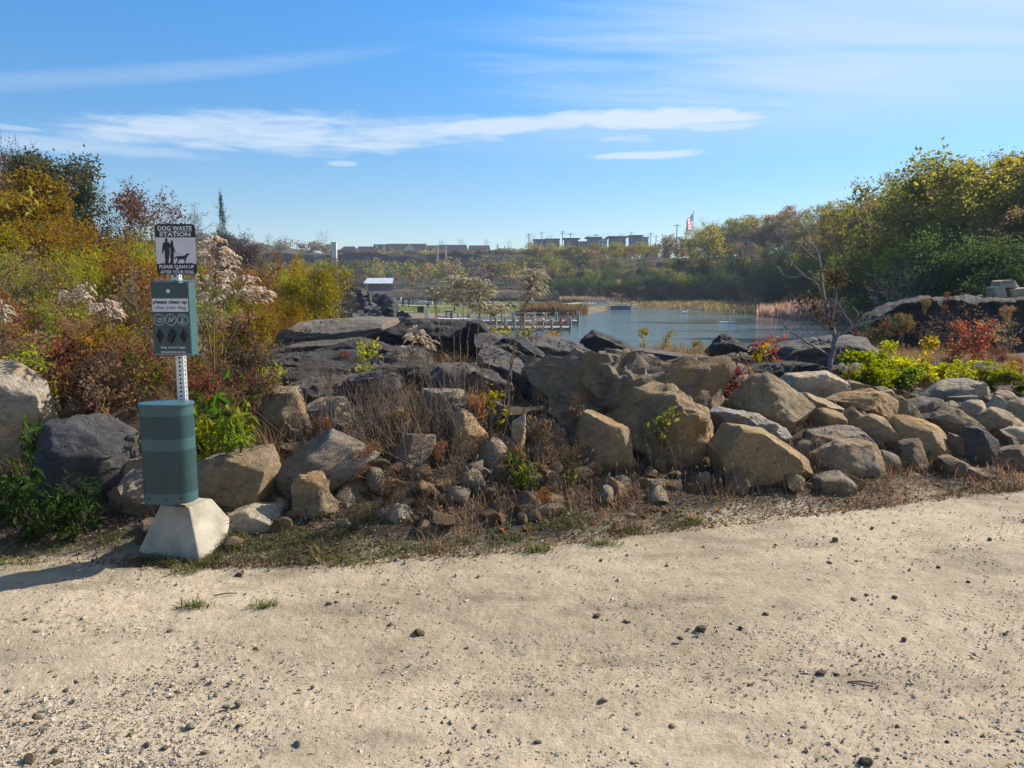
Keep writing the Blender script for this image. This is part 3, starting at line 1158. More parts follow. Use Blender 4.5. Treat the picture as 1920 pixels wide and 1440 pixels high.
def build_rocks():
    G1 = 'boulders along the left of the rock bank'
    G2 = 'boulders in the middle of the rock bank'
    G3 = 'tan boulders heaped on the right of the rock bank'
    G4 = 'dark layered ledge rocks on top of the bank'
    B = boulder
    # left of and behind the station
    B([(-70, 690), (0, 721), (30, 738), (67, 776), (82, 806), (75, 835), (40, 870), (0, 890), (-70, 890)], 'big pale boulder cut off at the left edge, speckled top face', C_PALE, 5.45, 0.8, group=G1, p=3.5)
    B([(58, 750), (100, 747), (106, 790), (100, 815), (72, 812)], 'small grey upright stone right of the pale edge boulder', C_GREY, 6.0, group=G1)
    B([(106, 760), (150, 766), (147, 797), (110, 806)], 'small flat grey stone behind the dark squarish boulder', C_GREY, 6.2, group=G1)
    B([(42, 845), (68, 830), (108, 797), (150, 806), (205, 825), (230, 865), (217, 905), (192, 965), (120, 975), (40, 960)], 'large dark grey squarish boulder above the leafy weeds, left of the bin', (0.075, 0.072, 0.072), 5.05, 0.75, group=G1, p=3.6)
    B([(158, 803), (190, 782), (267, 775), (290, 790), (285, 856), (227, 860)], 'brown slab boulder behind the left side of the green bin', C_BROWN, 5.75, 0.8, group=G1, p=3.4)
    B([(350, 842), (410, 836), (428, 853), (424, 885), (350, 890)], 'low brown stone behind the right side of the green bin', C_BROWN, 5.65, group=G1)
    B([(219, 872), (262, 859), (300, 862), (300, 898), (225, 897)], 'small flat tan stone just left of the green bin', C_TAN, 5.1, group=G1)
    B([(184, 965), (222, 900), (285, 895), (300, 960), (265, 995), (188, 995)], 'rough pitted grey boulder left of the concrete base', C_GREY, 4.95, 0.8, rough=0.12, group=G1)
    B([(350, 884), (388, 868), (493, 850), (512, 896), (508, 935), (440, 965), (350, 965)], 'broad tan slab boulder with flat top right of the bin', C_TAN, 5.15, 0.7, group=G1, p=3.8, rough=0.035)
    B([(422, 985), (435, 966), (467, 955), (516, 959), (524, 1000), (428, 1016)], 'small blocky grey stone with flat top beside the concrete base', C_PALE, 4.72, 0.9, group=G1, p=4.0, rough=0.03)
    B([(484, 765), (500, 747), (545, 736), (577, 748), (574, 800), (550, 836), (495, 842), (482, 800)], 'round-shouldered tan boulder with black stains, upper left bank', C_TAN, 6.3, 0.9, group=G1, rough=0.07)
    B([(575, 765), (600, 751), (660, 750), (670, 790), (600, 806)], 'pale boulder behind dry stalks right of the stained boulder', C_PALE, 6.6, group=G1)
    # middle
    B([(516, 900), (550, 855), (590, 829), (640, 824), (678, 832), (704, 865), (702, 892), (617, 914), (560, 945), (512, 962)], 'large smooth grey boulder sloping down to the left', C_GREY, 5.45, 0.8, group=G2, p=3.2, rough=0.03)
    B([(552, 930), (590, 901), (612, 913), (624, 950), (602, 1000), (548, 995)], 'narrow ragged upright stone below the smooth grey boulder', C_TAN, 4.95, 0.9, rough=0.14, group=G2)
    B([(612, 897), (650, 898), (705, 920), (694, 948), (616, 920)], 'thin tilted tan slab leaning on the smooth grey boulder', C_TANW, 5.15, 0.9, group=G2, p=3.4)
    B([(618, 926), (655, 924), (692, 955), (648, 972), (620, 965)], 'grey wedge stone under the thin tilted slab', C_GREY, 5.05, group=G2)
    B([(686, 970), (725, 951), (762, 954), (773, 995), (688, 1006)], 'crumbly pale tan stone at the road edge, lower middle', C_PALE, 4.85, rough=0.14, group=G2)
    B([(842, 835), (858, 792), (875, 777), (898, 791), (913, 826), (892, 855), (846, 866)], 'pointed yellow-tan boulder standing in the brown stalks', C_TANW, 5.75, 0.9, group=G2, rough=0.06)
    B([(890, 855), (923, 825), (947, 841), (958, 868), (925, 885), (892, 878)], 'rounded grey stone right of the pointed tan boulder', C_GREY, 5.6, group=G2)
    B([(962, 800), (980, 779), (986, 806), (977, 840), (960, 835)], 'slender pale stone standing upright among the stalks', C_PALE, 5.9, group=G2)
    B([(735, 862), (785, 822), (812, 835), (810, 880), (750, 893)], 'flat grey slab half hidden under the brown stalks', C_GREY, 5.55, group=G2)
    B([(936, 960), (969, 932), (1018, 929), (1030, 956), (1002, 980), (942, 986)], 'low brown boulder with a rounded back at the road edge', C_BROWN, 5.0, group=G2)
    B([(1005, 945), (1035, 931), (1058, 944), (1050, 972), (1010, 975)], 'small brown stone touching the low brown boulder', C_BROWN, 5.1, group=G2)
    B([(786, 742), (830, 734), (877, 744), (873, 770), (798, 776)], 'pale flat stone behind the tops of the brown stalks', C_PALE, 6.9, group=G2)
    B([(700, 800), (730, 770), (760, 790), (765, 830), (705, 838)], 'pale stone glimpsed through the densest brown stalks', C_PALE, 6.1, group=G2)
    B([(1005, 760), (1030, 715), (1057, 694), (1086, 679), (1173, 686), (1290, 699), (1320, 716), (1362, 745), (1372, 780), (1350, 815), (1150, 850), (1010, 830)], 'huge rough grey-brown boulder, biggest in the middle of the bank', (0.24, 0.185, 0.13), 6.75, 0.55, sub=5, rough=0.20, group=G2, p=2.6)
    B([(1146, 798), (1191, 751), (1240, 737), (1296, 759), (1346, 810), (1346, 838), (1313, 873), (1270, 892), (1226, 878), (1173, 838)], 'large tan boulder with a ridged lit top in front of the huge one', C_TANW, 6.05, 0.75, sub=5, rough=0.10, group=G2)
    B([(1084, 832), (1112, 782), (1167, 820), (1174, 859), (1196, 884), (1162, 900), (1112, 890)], 'triangular brown-tan boulder leaning left of the large tan one', C_TAN, 5.75, 0.7, group=G2, p=3.4, rough=0.04)
    B([(1340, 830), (1363, 806), (1412, 817), (1465, 853), (1522, 892), (1517, 914), (1436, 926), (1336, 920)], 'long smooth tan boulder tapering right to a point at its foot', C_TANW, 5.75, 0.7, sub=5, group=G2, p=3.2, rough=0.03)
    B([(1340, 805), (1357, 776), (1377, 775), (1418, 785), (1465, 809), (1488, 842), (1460, 860), (1400, 830)], 'grey ribbed boulder peeking over the long smooth tan boulder', (0.30, 0.27, 0.235), 6.3, 0.8, group=G2, rough=0.09)
    B([(1190, 915), (1225, 899), (1262, 905), (1266, 925), (1195, 930)], 'low grey stone in the shadow under the large tan boulder', C_GREY, 5.5, group=G2)
    B([(1378, 748), (1422, 715), (1450, 711), (1490, 734), (1530, 772), (1533, 800), (1500, 827), (1450, 815), (1382, 775)], 'broad tan boulder with a domed top, left end of the right heap', C_TAN, 6.7, 0.75, sub=5, group=G3, rough=0.05)
    # right heap
    R = [
        ([(1473, 722), (1490, 709), (1575, 703), (1578, 737), (1572, 750), (1530, 750), (1483, 740)], 'flat topped pale block next to the bare sapling', C_PALE, 7.9, 4.0),
        ([(1493, 745), (1520, 744), (1580, 771), (1564, 795), (1525, 795)], 'tan wedge under the flat topped block', C_TAN, 7.2, 3.2),
        ([(1566, 748), (1600, 735), (1630, 741), (1692, 775), (1692, 797), (1660, 797), (1606, 785)], 'long lit tan boulder below the yellow-green shrubs', C_TANW, 7.4, 2.8),
        ([(1570, 737), (1610, 721), (1645, 719), (1660, 742), (1642, 755), (1598, 745)], 'rounded tan boulder at the top of the heap by the shrubs', C_TAN, 8.2, 2.7),
        ([(1650, 740), (1670, 734), (1684, 750), (1662, 760)], 'small tan stone tucked under the yellow-green shrubs', C_TAN, 8.3, 2.7),
        ([(1665, 754), (1690, 748), (1722, 774), (1727, 792), (1703, 795)], 'tan stone sloping right beside the long lit boulder', C_TANW, 7.7, 2.8),
        ([(1534, 803), (1545, 780), (1562, 771), (1584, 790), (1586, 810), (1538, 815)], 'small orange-tan rounded stone in the left of the heap', C_TANW, 6.75, 2.6),
        ([(1580, 788), (1597, 767), (1622, 795), (1614, 810), (1585, 810)], 'small pointed tan stone right of the orange-tan one', C_TANW, 6.85, 2.7),
        ([(1610, 780), (1628, 774), (1644, 790), (1617, 800)], 'small pale stone in the gap below the long lit boulder', C_PALE, 7.1, 2.7),
        ([(1523, 822), (1540, 809), (1605, 809), (1627, 832), (1620, 848), (1560, 856), (1528, 862)], 'flat layered brown-grey block on the lower boulder', C_GREY, 6.45, 3.8),
        ([(1538, 860), (1560, 846), (1625, 837), (1652, 860), (1664, 892), (1642, 915), (1556, 915)], 'large grey-brown boulder at the foot of the heap', (0.28, 0.22, 0.16), 6.1, 3.0),
        ([(1605, 803), (1640, 789), (1680, 786), (1692, 830), (1690, 858), (1665, 856), (1638, 826)], 'upright tan slab in the middle of the heap', C_TAN, 6.75, 3.4),
        ([(1620, 824), (1645, 811), (1657, 840), (1660, 858), (1633, 854)], 'narrow brown stone left of the upright tan slab', C_BROWN, 6.55, 2.8),
        ([(1682, 822), (1712, 796), (1728, 794), (1782, 824), (1790, 847), (1777, 875), (1745, 878), (1698, 845)], 'large rounded tan boulder in the centre of the heap', C_TANW, 6.65, 2.9),
        ([(1685, 842), (1710, 831), (1743, 834), (1747, 882), (1720, 893), (1690, 888)], 'squarish brown boulder low in the centre of the heap', C_BROWN, 6.3, 3.6),
        ([(1748, 803), (1760, 771), (1775, 773), (1845, 811), (1853, 822), (1815, 842), (1796, 824)], 'smooth tan slab pointing right above the central boulders', C_TAN, 7.1, 3.2),
        ([(1748, 747), (1790, 721), (1810, 719), (1860, 751), (1866, 763), (1810, 768), (1758, 758)], 'pale ridged boulder crowning the right heap', C_PALE, 8.3, 2.6),
        ([(1697, 758), (1740, 749), (1777, 757), (1762, 778), (1707, 782)], 'flat grey stone left of the crowning pale boulder', C_GREY, 7.9, 3.2),
        ([(1758, 771), (1795, 756), (1807, 775), (1802, 790), (1772, 782)], 'blocky grey stone below the crowning pale boulder', C_GREY, 7.6, 2.8),
        ([(1803, 772), (1835, 756), (1855, 761), (1852, 782), (1818, 792)], 'rounded pale stone lower right of the crowning boulder', C_PALE, 7.6, 2.5),
        ([(1853, 767), (1880, 744), (1899, 760), (1892, 775), (1858, 779)], 'pale pointed stone near the right edge, upper heap', C_PALE, 7.8, 2.8),
        ([(1830, 793), (1870, 769), (1902, 785), (1884, 806), (1848, 808)], 'flat tan stone under the pale pointed stone', C_TAN, 7.2, 2.7),
        ([(1783, 828), (1800, 817), (1814, 840), (1812, 870), (1783, 868)], 'narrow brown stone right of the central rounded boulder', C_BROWN, 6.75, 2.8),
        ([(1811, 855), (1830, 824), (1865, 809), (1874, 830), (1857, 876), (1818, 880)], 'rough dark grey boulder on the right of the heap', C_DGREY, 6.7, 2.5),
        ([(1860, 842), (1880, 811), (1912, 829), (1907, 855), (1875, 860)], 'brown rounded stone right of the rough dark one', C_BROWN, 6.9, 2.7),
        ([(1838, 882), (1880, 857), (1950, 842), (1950, 890), (1858, 898)], 'long brown slab low at the right edge', C_BROWN, 6.5, 3.0),
        ([(1872, 803), (1905, 784), (1940, 798), (1940, 822), (1882, 817)], 'tan wedge at the right edge above the brown slab', C_TAN, 7.2, 2.7),
        ([(1882, 828), (1925, 807), (1960, 820), (1960, 855), (1907, 855)], 'grey-tan stone cut by the right edge, middle of heap', C_PALE, 6.9, 2.7),
        ([(1892, 768), (1925, 752), (1960, 768), (1955, 795), (1902, 790)], 'grey-tan stone cut by the right edge, top of heap', C_PALE, 7.7, 2.7),
        ([(1762, 888), (1790, 861), (1827, 885), (1828, 904), (1770, 910)], 'dark brown stone in dry grass at the foot of the heap', C_BROWN, 6.35, 2.7),
        ([(1797, 880), (1840, 884), (1884, 905), (1855, 918), (1805, 905)], 'low flat brown stone at the right foot of the heap', C_BROWN, 6.3, 2.7),
        ([(1522, 920), (1550, 894), (1570, 897), (1602, 925), (1592, 943), (1536, 943)], 'rounded grey-brown stone alone at the road edge', C_GREY, 5.65, 2.6),
        ([(1864, 748), (1880, 734), (1900, 739), (1915, 754)], 'small pale stone far back at the right edge of the heap', C_PALE, 8.7, 2.7),
        ([(1700, 905), (1728, 893), (1752, 902), (1750, 918), (1705, 920)], 'small tan stone half buried below the squarish brown boulder', C_TAN, 6.05, 2.7),
    ]
    for pl, lab, c, Y, p in R:
        q_ = np.array(pl, float)
        m0 = (q_.min(0) + q_.max(0)) / 2
        pl = m0 + (q_ - m0) * 1.06
        B(pl, lab, c, Y, 0.8, group=G3, p=p, rough=0.05)
    # dark layered ledges on the crest, left to right
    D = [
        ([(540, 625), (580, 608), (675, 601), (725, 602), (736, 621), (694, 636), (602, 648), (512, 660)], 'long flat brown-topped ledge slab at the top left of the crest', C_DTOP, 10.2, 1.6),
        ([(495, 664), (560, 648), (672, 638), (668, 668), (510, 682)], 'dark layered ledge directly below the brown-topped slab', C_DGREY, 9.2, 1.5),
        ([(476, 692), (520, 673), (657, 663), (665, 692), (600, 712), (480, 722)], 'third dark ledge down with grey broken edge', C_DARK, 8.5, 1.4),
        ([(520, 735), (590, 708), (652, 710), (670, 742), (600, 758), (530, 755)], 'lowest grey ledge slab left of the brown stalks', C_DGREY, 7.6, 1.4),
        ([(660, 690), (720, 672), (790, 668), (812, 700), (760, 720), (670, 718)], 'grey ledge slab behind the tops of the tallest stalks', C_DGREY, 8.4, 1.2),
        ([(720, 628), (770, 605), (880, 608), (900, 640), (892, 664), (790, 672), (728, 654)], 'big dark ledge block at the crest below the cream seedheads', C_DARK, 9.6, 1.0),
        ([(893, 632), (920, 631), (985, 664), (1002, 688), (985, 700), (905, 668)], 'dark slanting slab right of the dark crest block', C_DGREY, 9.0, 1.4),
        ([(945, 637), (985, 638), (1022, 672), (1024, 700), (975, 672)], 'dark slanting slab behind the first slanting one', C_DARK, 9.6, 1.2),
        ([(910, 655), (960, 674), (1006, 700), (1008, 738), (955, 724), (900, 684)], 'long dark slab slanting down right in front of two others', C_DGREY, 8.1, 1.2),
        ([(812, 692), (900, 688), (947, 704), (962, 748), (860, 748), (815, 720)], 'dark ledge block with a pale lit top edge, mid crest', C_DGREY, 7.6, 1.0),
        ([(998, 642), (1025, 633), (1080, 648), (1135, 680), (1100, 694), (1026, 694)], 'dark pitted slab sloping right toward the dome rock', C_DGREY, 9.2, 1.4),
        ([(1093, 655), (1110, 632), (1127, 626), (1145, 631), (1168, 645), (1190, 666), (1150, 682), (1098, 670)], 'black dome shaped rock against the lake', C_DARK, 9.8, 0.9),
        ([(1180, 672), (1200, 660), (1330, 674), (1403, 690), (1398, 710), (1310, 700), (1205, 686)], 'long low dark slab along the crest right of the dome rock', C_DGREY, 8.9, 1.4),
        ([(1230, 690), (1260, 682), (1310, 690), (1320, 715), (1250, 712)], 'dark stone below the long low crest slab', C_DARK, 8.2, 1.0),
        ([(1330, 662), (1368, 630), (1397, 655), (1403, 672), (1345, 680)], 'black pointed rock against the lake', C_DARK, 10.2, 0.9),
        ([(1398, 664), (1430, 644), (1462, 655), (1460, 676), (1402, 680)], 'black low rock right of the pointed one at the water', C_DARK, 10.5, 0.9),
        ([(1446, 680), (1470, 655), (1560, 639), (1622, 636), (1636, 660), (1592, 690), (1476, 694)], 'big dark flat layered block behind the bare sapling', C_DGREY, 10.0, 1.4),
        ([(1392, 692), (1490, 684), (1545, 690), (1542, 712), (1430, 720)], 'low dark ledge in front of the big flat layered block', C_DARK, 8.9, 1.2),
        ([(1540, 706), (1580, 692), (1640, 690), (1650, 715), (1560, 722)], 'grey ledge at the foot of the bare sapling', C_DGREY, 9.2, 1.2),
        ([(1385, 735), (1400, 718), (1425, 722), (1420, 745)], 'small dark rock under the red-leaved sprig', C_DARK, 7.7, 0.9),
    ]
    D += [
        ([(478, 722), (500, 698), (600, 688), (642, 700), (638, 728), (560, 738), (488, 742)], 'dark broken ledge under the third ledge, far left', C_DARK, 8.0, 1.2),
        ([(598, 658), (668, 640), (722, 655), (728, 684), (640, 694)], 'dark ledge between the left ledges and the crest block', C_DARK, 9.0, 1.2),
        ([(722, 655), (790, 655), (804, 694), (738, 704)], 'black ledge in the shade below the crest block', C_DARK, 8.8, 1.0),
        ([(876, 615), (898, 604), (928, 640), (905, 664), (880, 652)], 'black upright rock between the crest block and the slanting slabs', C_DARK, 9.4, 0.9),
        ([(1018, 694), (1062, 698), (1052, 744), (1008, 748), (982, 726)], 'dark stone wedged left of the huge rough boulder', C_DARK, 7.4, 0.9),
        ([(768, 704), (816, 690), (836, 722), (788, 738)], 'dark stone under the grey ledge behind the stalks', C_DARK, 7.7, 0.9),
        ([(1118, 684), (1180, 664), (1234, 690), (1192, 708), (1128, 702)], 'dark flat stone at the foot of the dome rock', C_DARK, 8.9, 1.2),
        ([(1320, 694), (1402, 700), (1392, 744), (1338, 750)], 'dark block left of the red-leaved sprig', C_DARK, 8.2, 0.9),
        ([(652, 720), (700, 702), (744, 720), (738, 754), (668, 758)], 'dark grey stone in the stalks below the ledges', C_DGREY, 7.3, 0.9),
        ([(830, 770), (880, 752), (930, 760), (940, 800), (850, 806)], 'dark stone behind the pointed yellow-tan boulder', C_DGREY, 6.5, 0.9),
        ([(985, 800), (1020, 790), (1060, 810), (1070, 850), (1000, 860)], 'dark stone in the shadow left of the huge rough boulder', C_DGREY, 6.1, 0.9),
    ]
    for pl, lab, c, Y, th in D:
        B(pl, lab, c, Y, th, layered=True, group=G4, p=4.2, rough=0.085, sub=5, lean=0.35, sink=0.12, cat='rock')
    # the stones stacked as a seat on top of the far cliff, right edge
    for pl, lab, Y in [([(1856, 560), (1856, 540), (1882, 537), (1884, 562)], 'squarish tan stone left in the stack on the cliff top', 33.2),
                       ([(1884, 562), (1884, 541), (1930, 541), (1932, 563)], 'wide tan stone right in the stack on the cliff top', 33.4),
                       ([(1866, 539), (1868, 527), (1898, 526), (1910, 540)], 'pale capping slab on the stack on the cliff top', 33.4)]:
        B(pl, lab, C_PALE, Y, 1.0, p=4, rough=0.03, sink=0.02, group='pale stones stacked on the cliff top', lean=0.0, topcut=False)


build_rocks()


def stone_protos(n, seed, sub=2, flat=0.7, kr=(.6, .85), nc=7, na=0.10):
    out = []
    for i in range(n):
        rng = np.random.default_rng(seed + i)
        V, F = ico(sub)
        W = V * np.array((1, rng.uniform(.65, 1), rng.uniform(.5, .8) * flat / 0.7))
        for _ in range(nc):
            nn = rng.normal(size=3)
            nn /= np.linalg.norm(nn)
            dd = W @ nn
            W = W - nn * (np.clip(dd - dd.max() * rng.uniform(*kr), 0, None) * 0.93)[:, None]
        W = W * (1 + na * fbm(V * 2.2 + i * 7, 3, seed + i))[:, None]
        W = W / np.abs(W).max()
        out.append(new_mesh('stone', W, F, smooth=False))
    return out


def bank_zone(x, y):
    px = 960 + F_PX * x / y
    for a, n_ in ((300, 'left of the bin'), (540, 'right of the base'), (760, 'below the dead stalks'), (960, 'by the pointed boulder'), (1100, 'left of the triangular boulder'),
                  (1340, 'by the large tan boulder'), (1530, 'by the tapering boulder'), (1700, 'in the heap\'s left'), (1800, 'in the heap\'s middle'), (9999, 'in the heap\'s right')):
        if px < a:
            return n_


def bank_row(s):
    return 'road edge' if s < 0.55 else 'low bank' if s < 1.2 else 'mid bank' if s < 2.2 else 'high bank'


def build_loose_stones():
    protos = stone_protos(8, 900, 2)
    for m_ in protos:
        m_.materials.append(M['rock'])
    rng = np.random.default_rng(5)
    # bigger pebbles lying on the road, at their places in the photograph (px, py, width px, tone)
    L = [(1314, 1182, 26, 'd'), (1120, 1158, 20, 'd'), (1174, 1168, 14, 'd'), (1275, 1200, 16, 'd'), (1450, 1140, 12, 'd'), (1436, 1154, 14, 'd'), (1601, 1126, 14, 't'), (1624, 1118, 13, 'd'), (1678, 1122, 14, 'd'),
         (1540, 1266, 22, 'd'), (1568, 1268, 12, 'd'), (1695, 1202, 14, 'd'), (1405, 1286, 10, 'd'), (1131, 1317, 22, 'p'), (1197, 1343, 16, 'p'), (1262, 1367, 20, 'p'), (1173, 1371, 14, 'p'), (1009, 1396, 18, 'd'), (1622, 1432, 28, 'd'),
         (1566, 1014, 16, 't'), (1454, 1024, 10, 't'), (1636, 992, 10, 't'), (1555, 1057, 12, 't'), (1250, 1062, 10, 't'), (1127, 1052, 10, 'd'), (1180, 1168, 8, 'd'), (1290, 1182, 10, 'd'), (1388, 1180, 14, 'd'),
         (617, 1135, 16, 'd'), (630, 1131, 10, 'd'), (633, 1112, 8, 't'), (728, 1090, 13, 'p'), (898, 1082, 12, 'p'), (785, 1191, 30, 'b'), (733, 1174, 14, 'b'), (450, 1080, 18, 'b'), (548, 1119, 10, 't'),
         (480, 1218, 12, 't'), (430, 1285, 10, 'd'), (322, 1290, 12, 't'), (332, 1300, 14, 't'), (450, 1322, 22, 'p'), (424, 1328, 16, 'd'), (357, 1367, 24, 'p'), (450, 1365, 18, 'd'), (560, 1400, 24, 'p'), (493, 1422, 16, 'p'), (417, 1414, 14, 'p'),
         (385, 1414, 18, 't'), (310, 1406, 16, 'd'), (277, 1400, 18, 'd'), (244, 1380, 14, 't'), (70, 1348, 20, 't'), (60, 1428, 30, 't'), (108, 1432, 20, 't'), (105, 1410, 16, 't'), (20, 1298, 18, 'p'), (80, 1370, 16, 'p'), (15, 1346, 16, 'p'), (96, 1263, 12, 't'),
         (102, 1273, 12, 't'), (146, 1281, 14, 'p'), (125, 1297, 14, 'd'), (320, 1187, 16, 'd'), (70, 1187, 14, 'p'), (676, 1366, 12, 'd'), (750, 1330, 10, 'd'), (632, 1340, 10, 'd'), (803, 1225, 10, 't'), (586, 1290, 10, 'd'), (560, 1297, 10, 'd'),
         (355, 1162, 10, 't'), (48, 1163, 10, 'd'), (1900, 1392, 10, 'd'), (1843, 1384, 10, 'd'), (1775, 1394, 10, 'd'), (1580, 1392, 8, 'd'), (1683, 1365, 10, 'd'), (1884, 1190, 8, 'd'), (1760, 1066, 12, 't'), (1705, 1070, 9, 'd'), (1815, 1093, 10, 'd'), (1856, 1014, 14, 'd')]
    tone = {'d': ((0.20, 0.17, 0.14), 'dark'), 't': ((0.30, 0.23, 0.15), 'tan'), 'p': ((0.40, 0.36, 0.30), 'pale'), 'b': ((0.20, 0.14, 0.09), 'brown')}
    zone = lambda px, py: ('near the concrete base' if px < 700 and py < 1200 else 'in the gravelly lower left' if px < 600 else
                           'in the lower middle of the road' if px < 1350 and py > 1240 else 'in the middle of the road' if px < 1350 else
                           'on the road by the right weeds' if py < 1080 else 'low on the road, right' if py > 1240 else 'halfway up the road, right')
    sizew = lambda w: 'large' if w >= 20 else ('medium' if w >= 14 else 'small')
    for i, (px, py, w, t) in enumerate(L):
        g = on_ground(px, py, 0.005)
        r = w * m_per_px(np.linalg.norm(g - np.array((0, 0, CAM_H)))) * 0.42
        o = link('stone', protos[i % 8], None, None, (g[0], g[1], 0.008 + r * 0.30))
        o.scale = (r, r * rng.uniform(.8, 1.1), r * rng.uniform(0.7, 0.9))
        o.rotation_euler = (rng.uniform(-.2, .2), rng.uniform(-.2, .2), rng.uniform(0, 6.28))
        c, nm = tone[t]
        o.color = (*c, 1)
        tag(o, '%s %s stone %s' % (sizew(w), nm, zone(px, py)), 'stone', 'loose stones on the gravel road')
    # rubble between the boulders
    k = 0
    tries = 0
    while k < 150 and tries < 3000:
        tries += 1
        x = rng.uniform(-3.2, 5.2)
        s = rng.uniform(0.05, 2.6) ** 1.0
        y = float(edge_y(x)) + s
        if abs(x) > 0.68 * y:
            continue
        z = h1(x, y)
        r = rng.uniform(0.025, 0.085) * (1.5 if rng.random() < 0.12 else 1.0)
        o = link('stone', protos[k % 8], None, None, (x, y, z + r * 0.2))
        o.scale = (r, r * rng.uniform(.7, 1.2), r * rng.uniform(.8, 1.2))
        o.rotation_euler = (rng.uniform(-.6, .6), rng.uniform(-.6, .6), rng.uniform(0, 6.28))
        nm = ['tan', 'pale', 'grey', 'brown'][rng.integers(4)]
        c = {'tan': C_TAN, 'pale': C_PALE, 'grey': C_GREY, 'brown': C_BROWN}[nm]
        o.color = (*c, 1)
        tag(o, 'small %s rubble stone, %s, %s' % (nm, bank_zone(x, y), bank_row(s)), 'stone', 'rubble stones between the boulders')
        k += 1


build_loose_stones()


def build_filler_blocks():
    rng = np.random.default_rng(1717)
    protos = stone_protos(8, 1900, 3, 0.8, (.42, .72), 12, 0.03)
    for m_ in protos:
        m_.materials.append(M['rock'])
        m_.set_sharp_from_angle(angle=math.radians(30))
    k = tries = 0
    while k < 150 and tries < 8000:
        tries += 1
        x = rng.uniform(-1.1, 5.6)
        s = rng.uniform(0.25, 3.4)
        if k < 55:
            x, s = rng.uniform(-1.1, 2.2), rng.uniform(0.25, 1.3)
        y = float(edge_y(x)) + s
        if abs(x) > 0.68 * y:
            continue
        r = rng.uniform(0.06, 0.15)
        if any(math.hypot(x - q[0], y - q[1]) < q[3] * 0.75 for q in ROCKS):
            continue
        o = link('stone', protos[k % 8], None, None, (x, y, h1(x, y) + r * 0.10))
        o.scale = (r * rng.uniform(.9, 1.3), r, r * rng.uniform(.7, 1.1))
        o.rotation_euler = (rng.uniform(-.7, .7), rng.uniform(-.7, .7), rng.uniform(0, 6.28))
        opts = ['tan', 'orange-tan', 'pale', 'brown'] if x > 1.4 or s < 1.6 else ['grey', 'dark grey', 'black']
        nm = opts[rng.integers(len(opts))]
        c = {'tan': C_TAN, 'orange-tan': C_TANW, 'pale': C_PALE, 'brown': C_BROWN, 'grey': C_GREY, 'dark grey': C_DGREY, 'black': C_DARK}[nm]
        o.color = (*c, 1)
        tag(o, '%s wedged block, %s, %s' % (nm, bank_zone(x, y), bank_row(s)), 'stone', 'blocks wedged between the boulders')
        k += 1


build_filler_blocks()


def build_gravel():
    rng = np.random.default_rng(11)
    P, S = [], []
    n = 95000
    y = 2.1 + rng.random(n) ** 1.6 * 4.8
    x = rng.uniform(-1, 1, n) * (0.74 * y + 0.3)
    s = y - edge_y(x)
    q = np.stack([x, y], 1)
    dens = 0.11 + 0.70 * np.clip(fbm(q * 0.9, 4, 71) * 1.6, 0, 1)
    px = 960 + F_PX * x / y
    dens += 1.5 * sm(-px, -620, -120) * (1 - sm(y, 2.9, 3.9)) + 0.5 * (1 - sm(y, 2.3, 2.9))
    dens += 0.35 * sm(s, -0.5, 0.0)
    keep = (rng.random(n) < dens * 0.60) & (s < 0.45)
    x, y = x[keep], y[keep]
    n = len(x)
    z = H(x, y, False)
    r = 0.0026 + 0.0052 * rng.random(n) ** 2.5 + (rng.random(n) < 0.04) * rng.uniform(0.002, 0.008, n)
    r *= 0.75 + 0.10 * y
    octV = np.array([(1, 0, 0), (-1, 0, 0), (0, 1, 0), (0, -1, 0), (0, 0, 1), (0, 0, -1)], float)
    octF = np.array([(0, 2, 4), (2, 1, 4), (1, 3, 4), (3, 0, 4), (2, 0, 5), (1, 2, 5), (3, 1, 5), (0, 3, 5)])
    a = rng.uniform(0, 6.28, n)
    J = 1 + rng.uniform(-.35, .35, (n, 6, 1))
    V = octV[None] * J * np.array((1.0, 0.85, 0.55)) + rng.uniform(-.3, .3, (n, 6, 3)) * np.array((1, 1, .5))
    ca, sa = np.cos(a)[:, None], np.sin(a)[:, None]
    X = V[:, :, 0] * ca - V[:, :, 1] * sa
    Yy = V[:, :, 0] * sa + V[:, :, 1] * ca
    V = np.stack([X, Yy, V[:, :, 2]], 2) * r[:, None, None] + np.stack([x, y, z + 0.010 + r * 0.16], 1)[:, None, :]
    F = (octF[None] + (np.arange(n) * 6)[:, None, None]).reshape(-1, 3)
    me = new_mesh('gravel', V.reshape(-1, 3), F)
    m, nt, out = mat_new('gravel_stones')
    geo = nd(nt, 'ShaderNodeNewGeometry')
    p = nd(nt, 'ShaderNodeBsdfPrincipled')
    p.inputs['Roughness'].default_value = 0.9
    nt.links.new(ramp(nt, geo.outputs['Random Per Island'], [(0, (0.16, 0.13, 0.10)), (0.3, (0.30, 0.25, 0.185)), (0.6, (0.36, 0.31, 0.24)), (0.85, (0.25, 0.19, 0.13)), (1, (0.48, 0.44, 0.38))]), p.inputs['Base Color'])
    nt.links.new(p.outputs[0], out.inputs[0])
    kind(link('gravel', me, m), 'stuff', 'fine loose gravel scattered over the dirt road')


build_gravel()

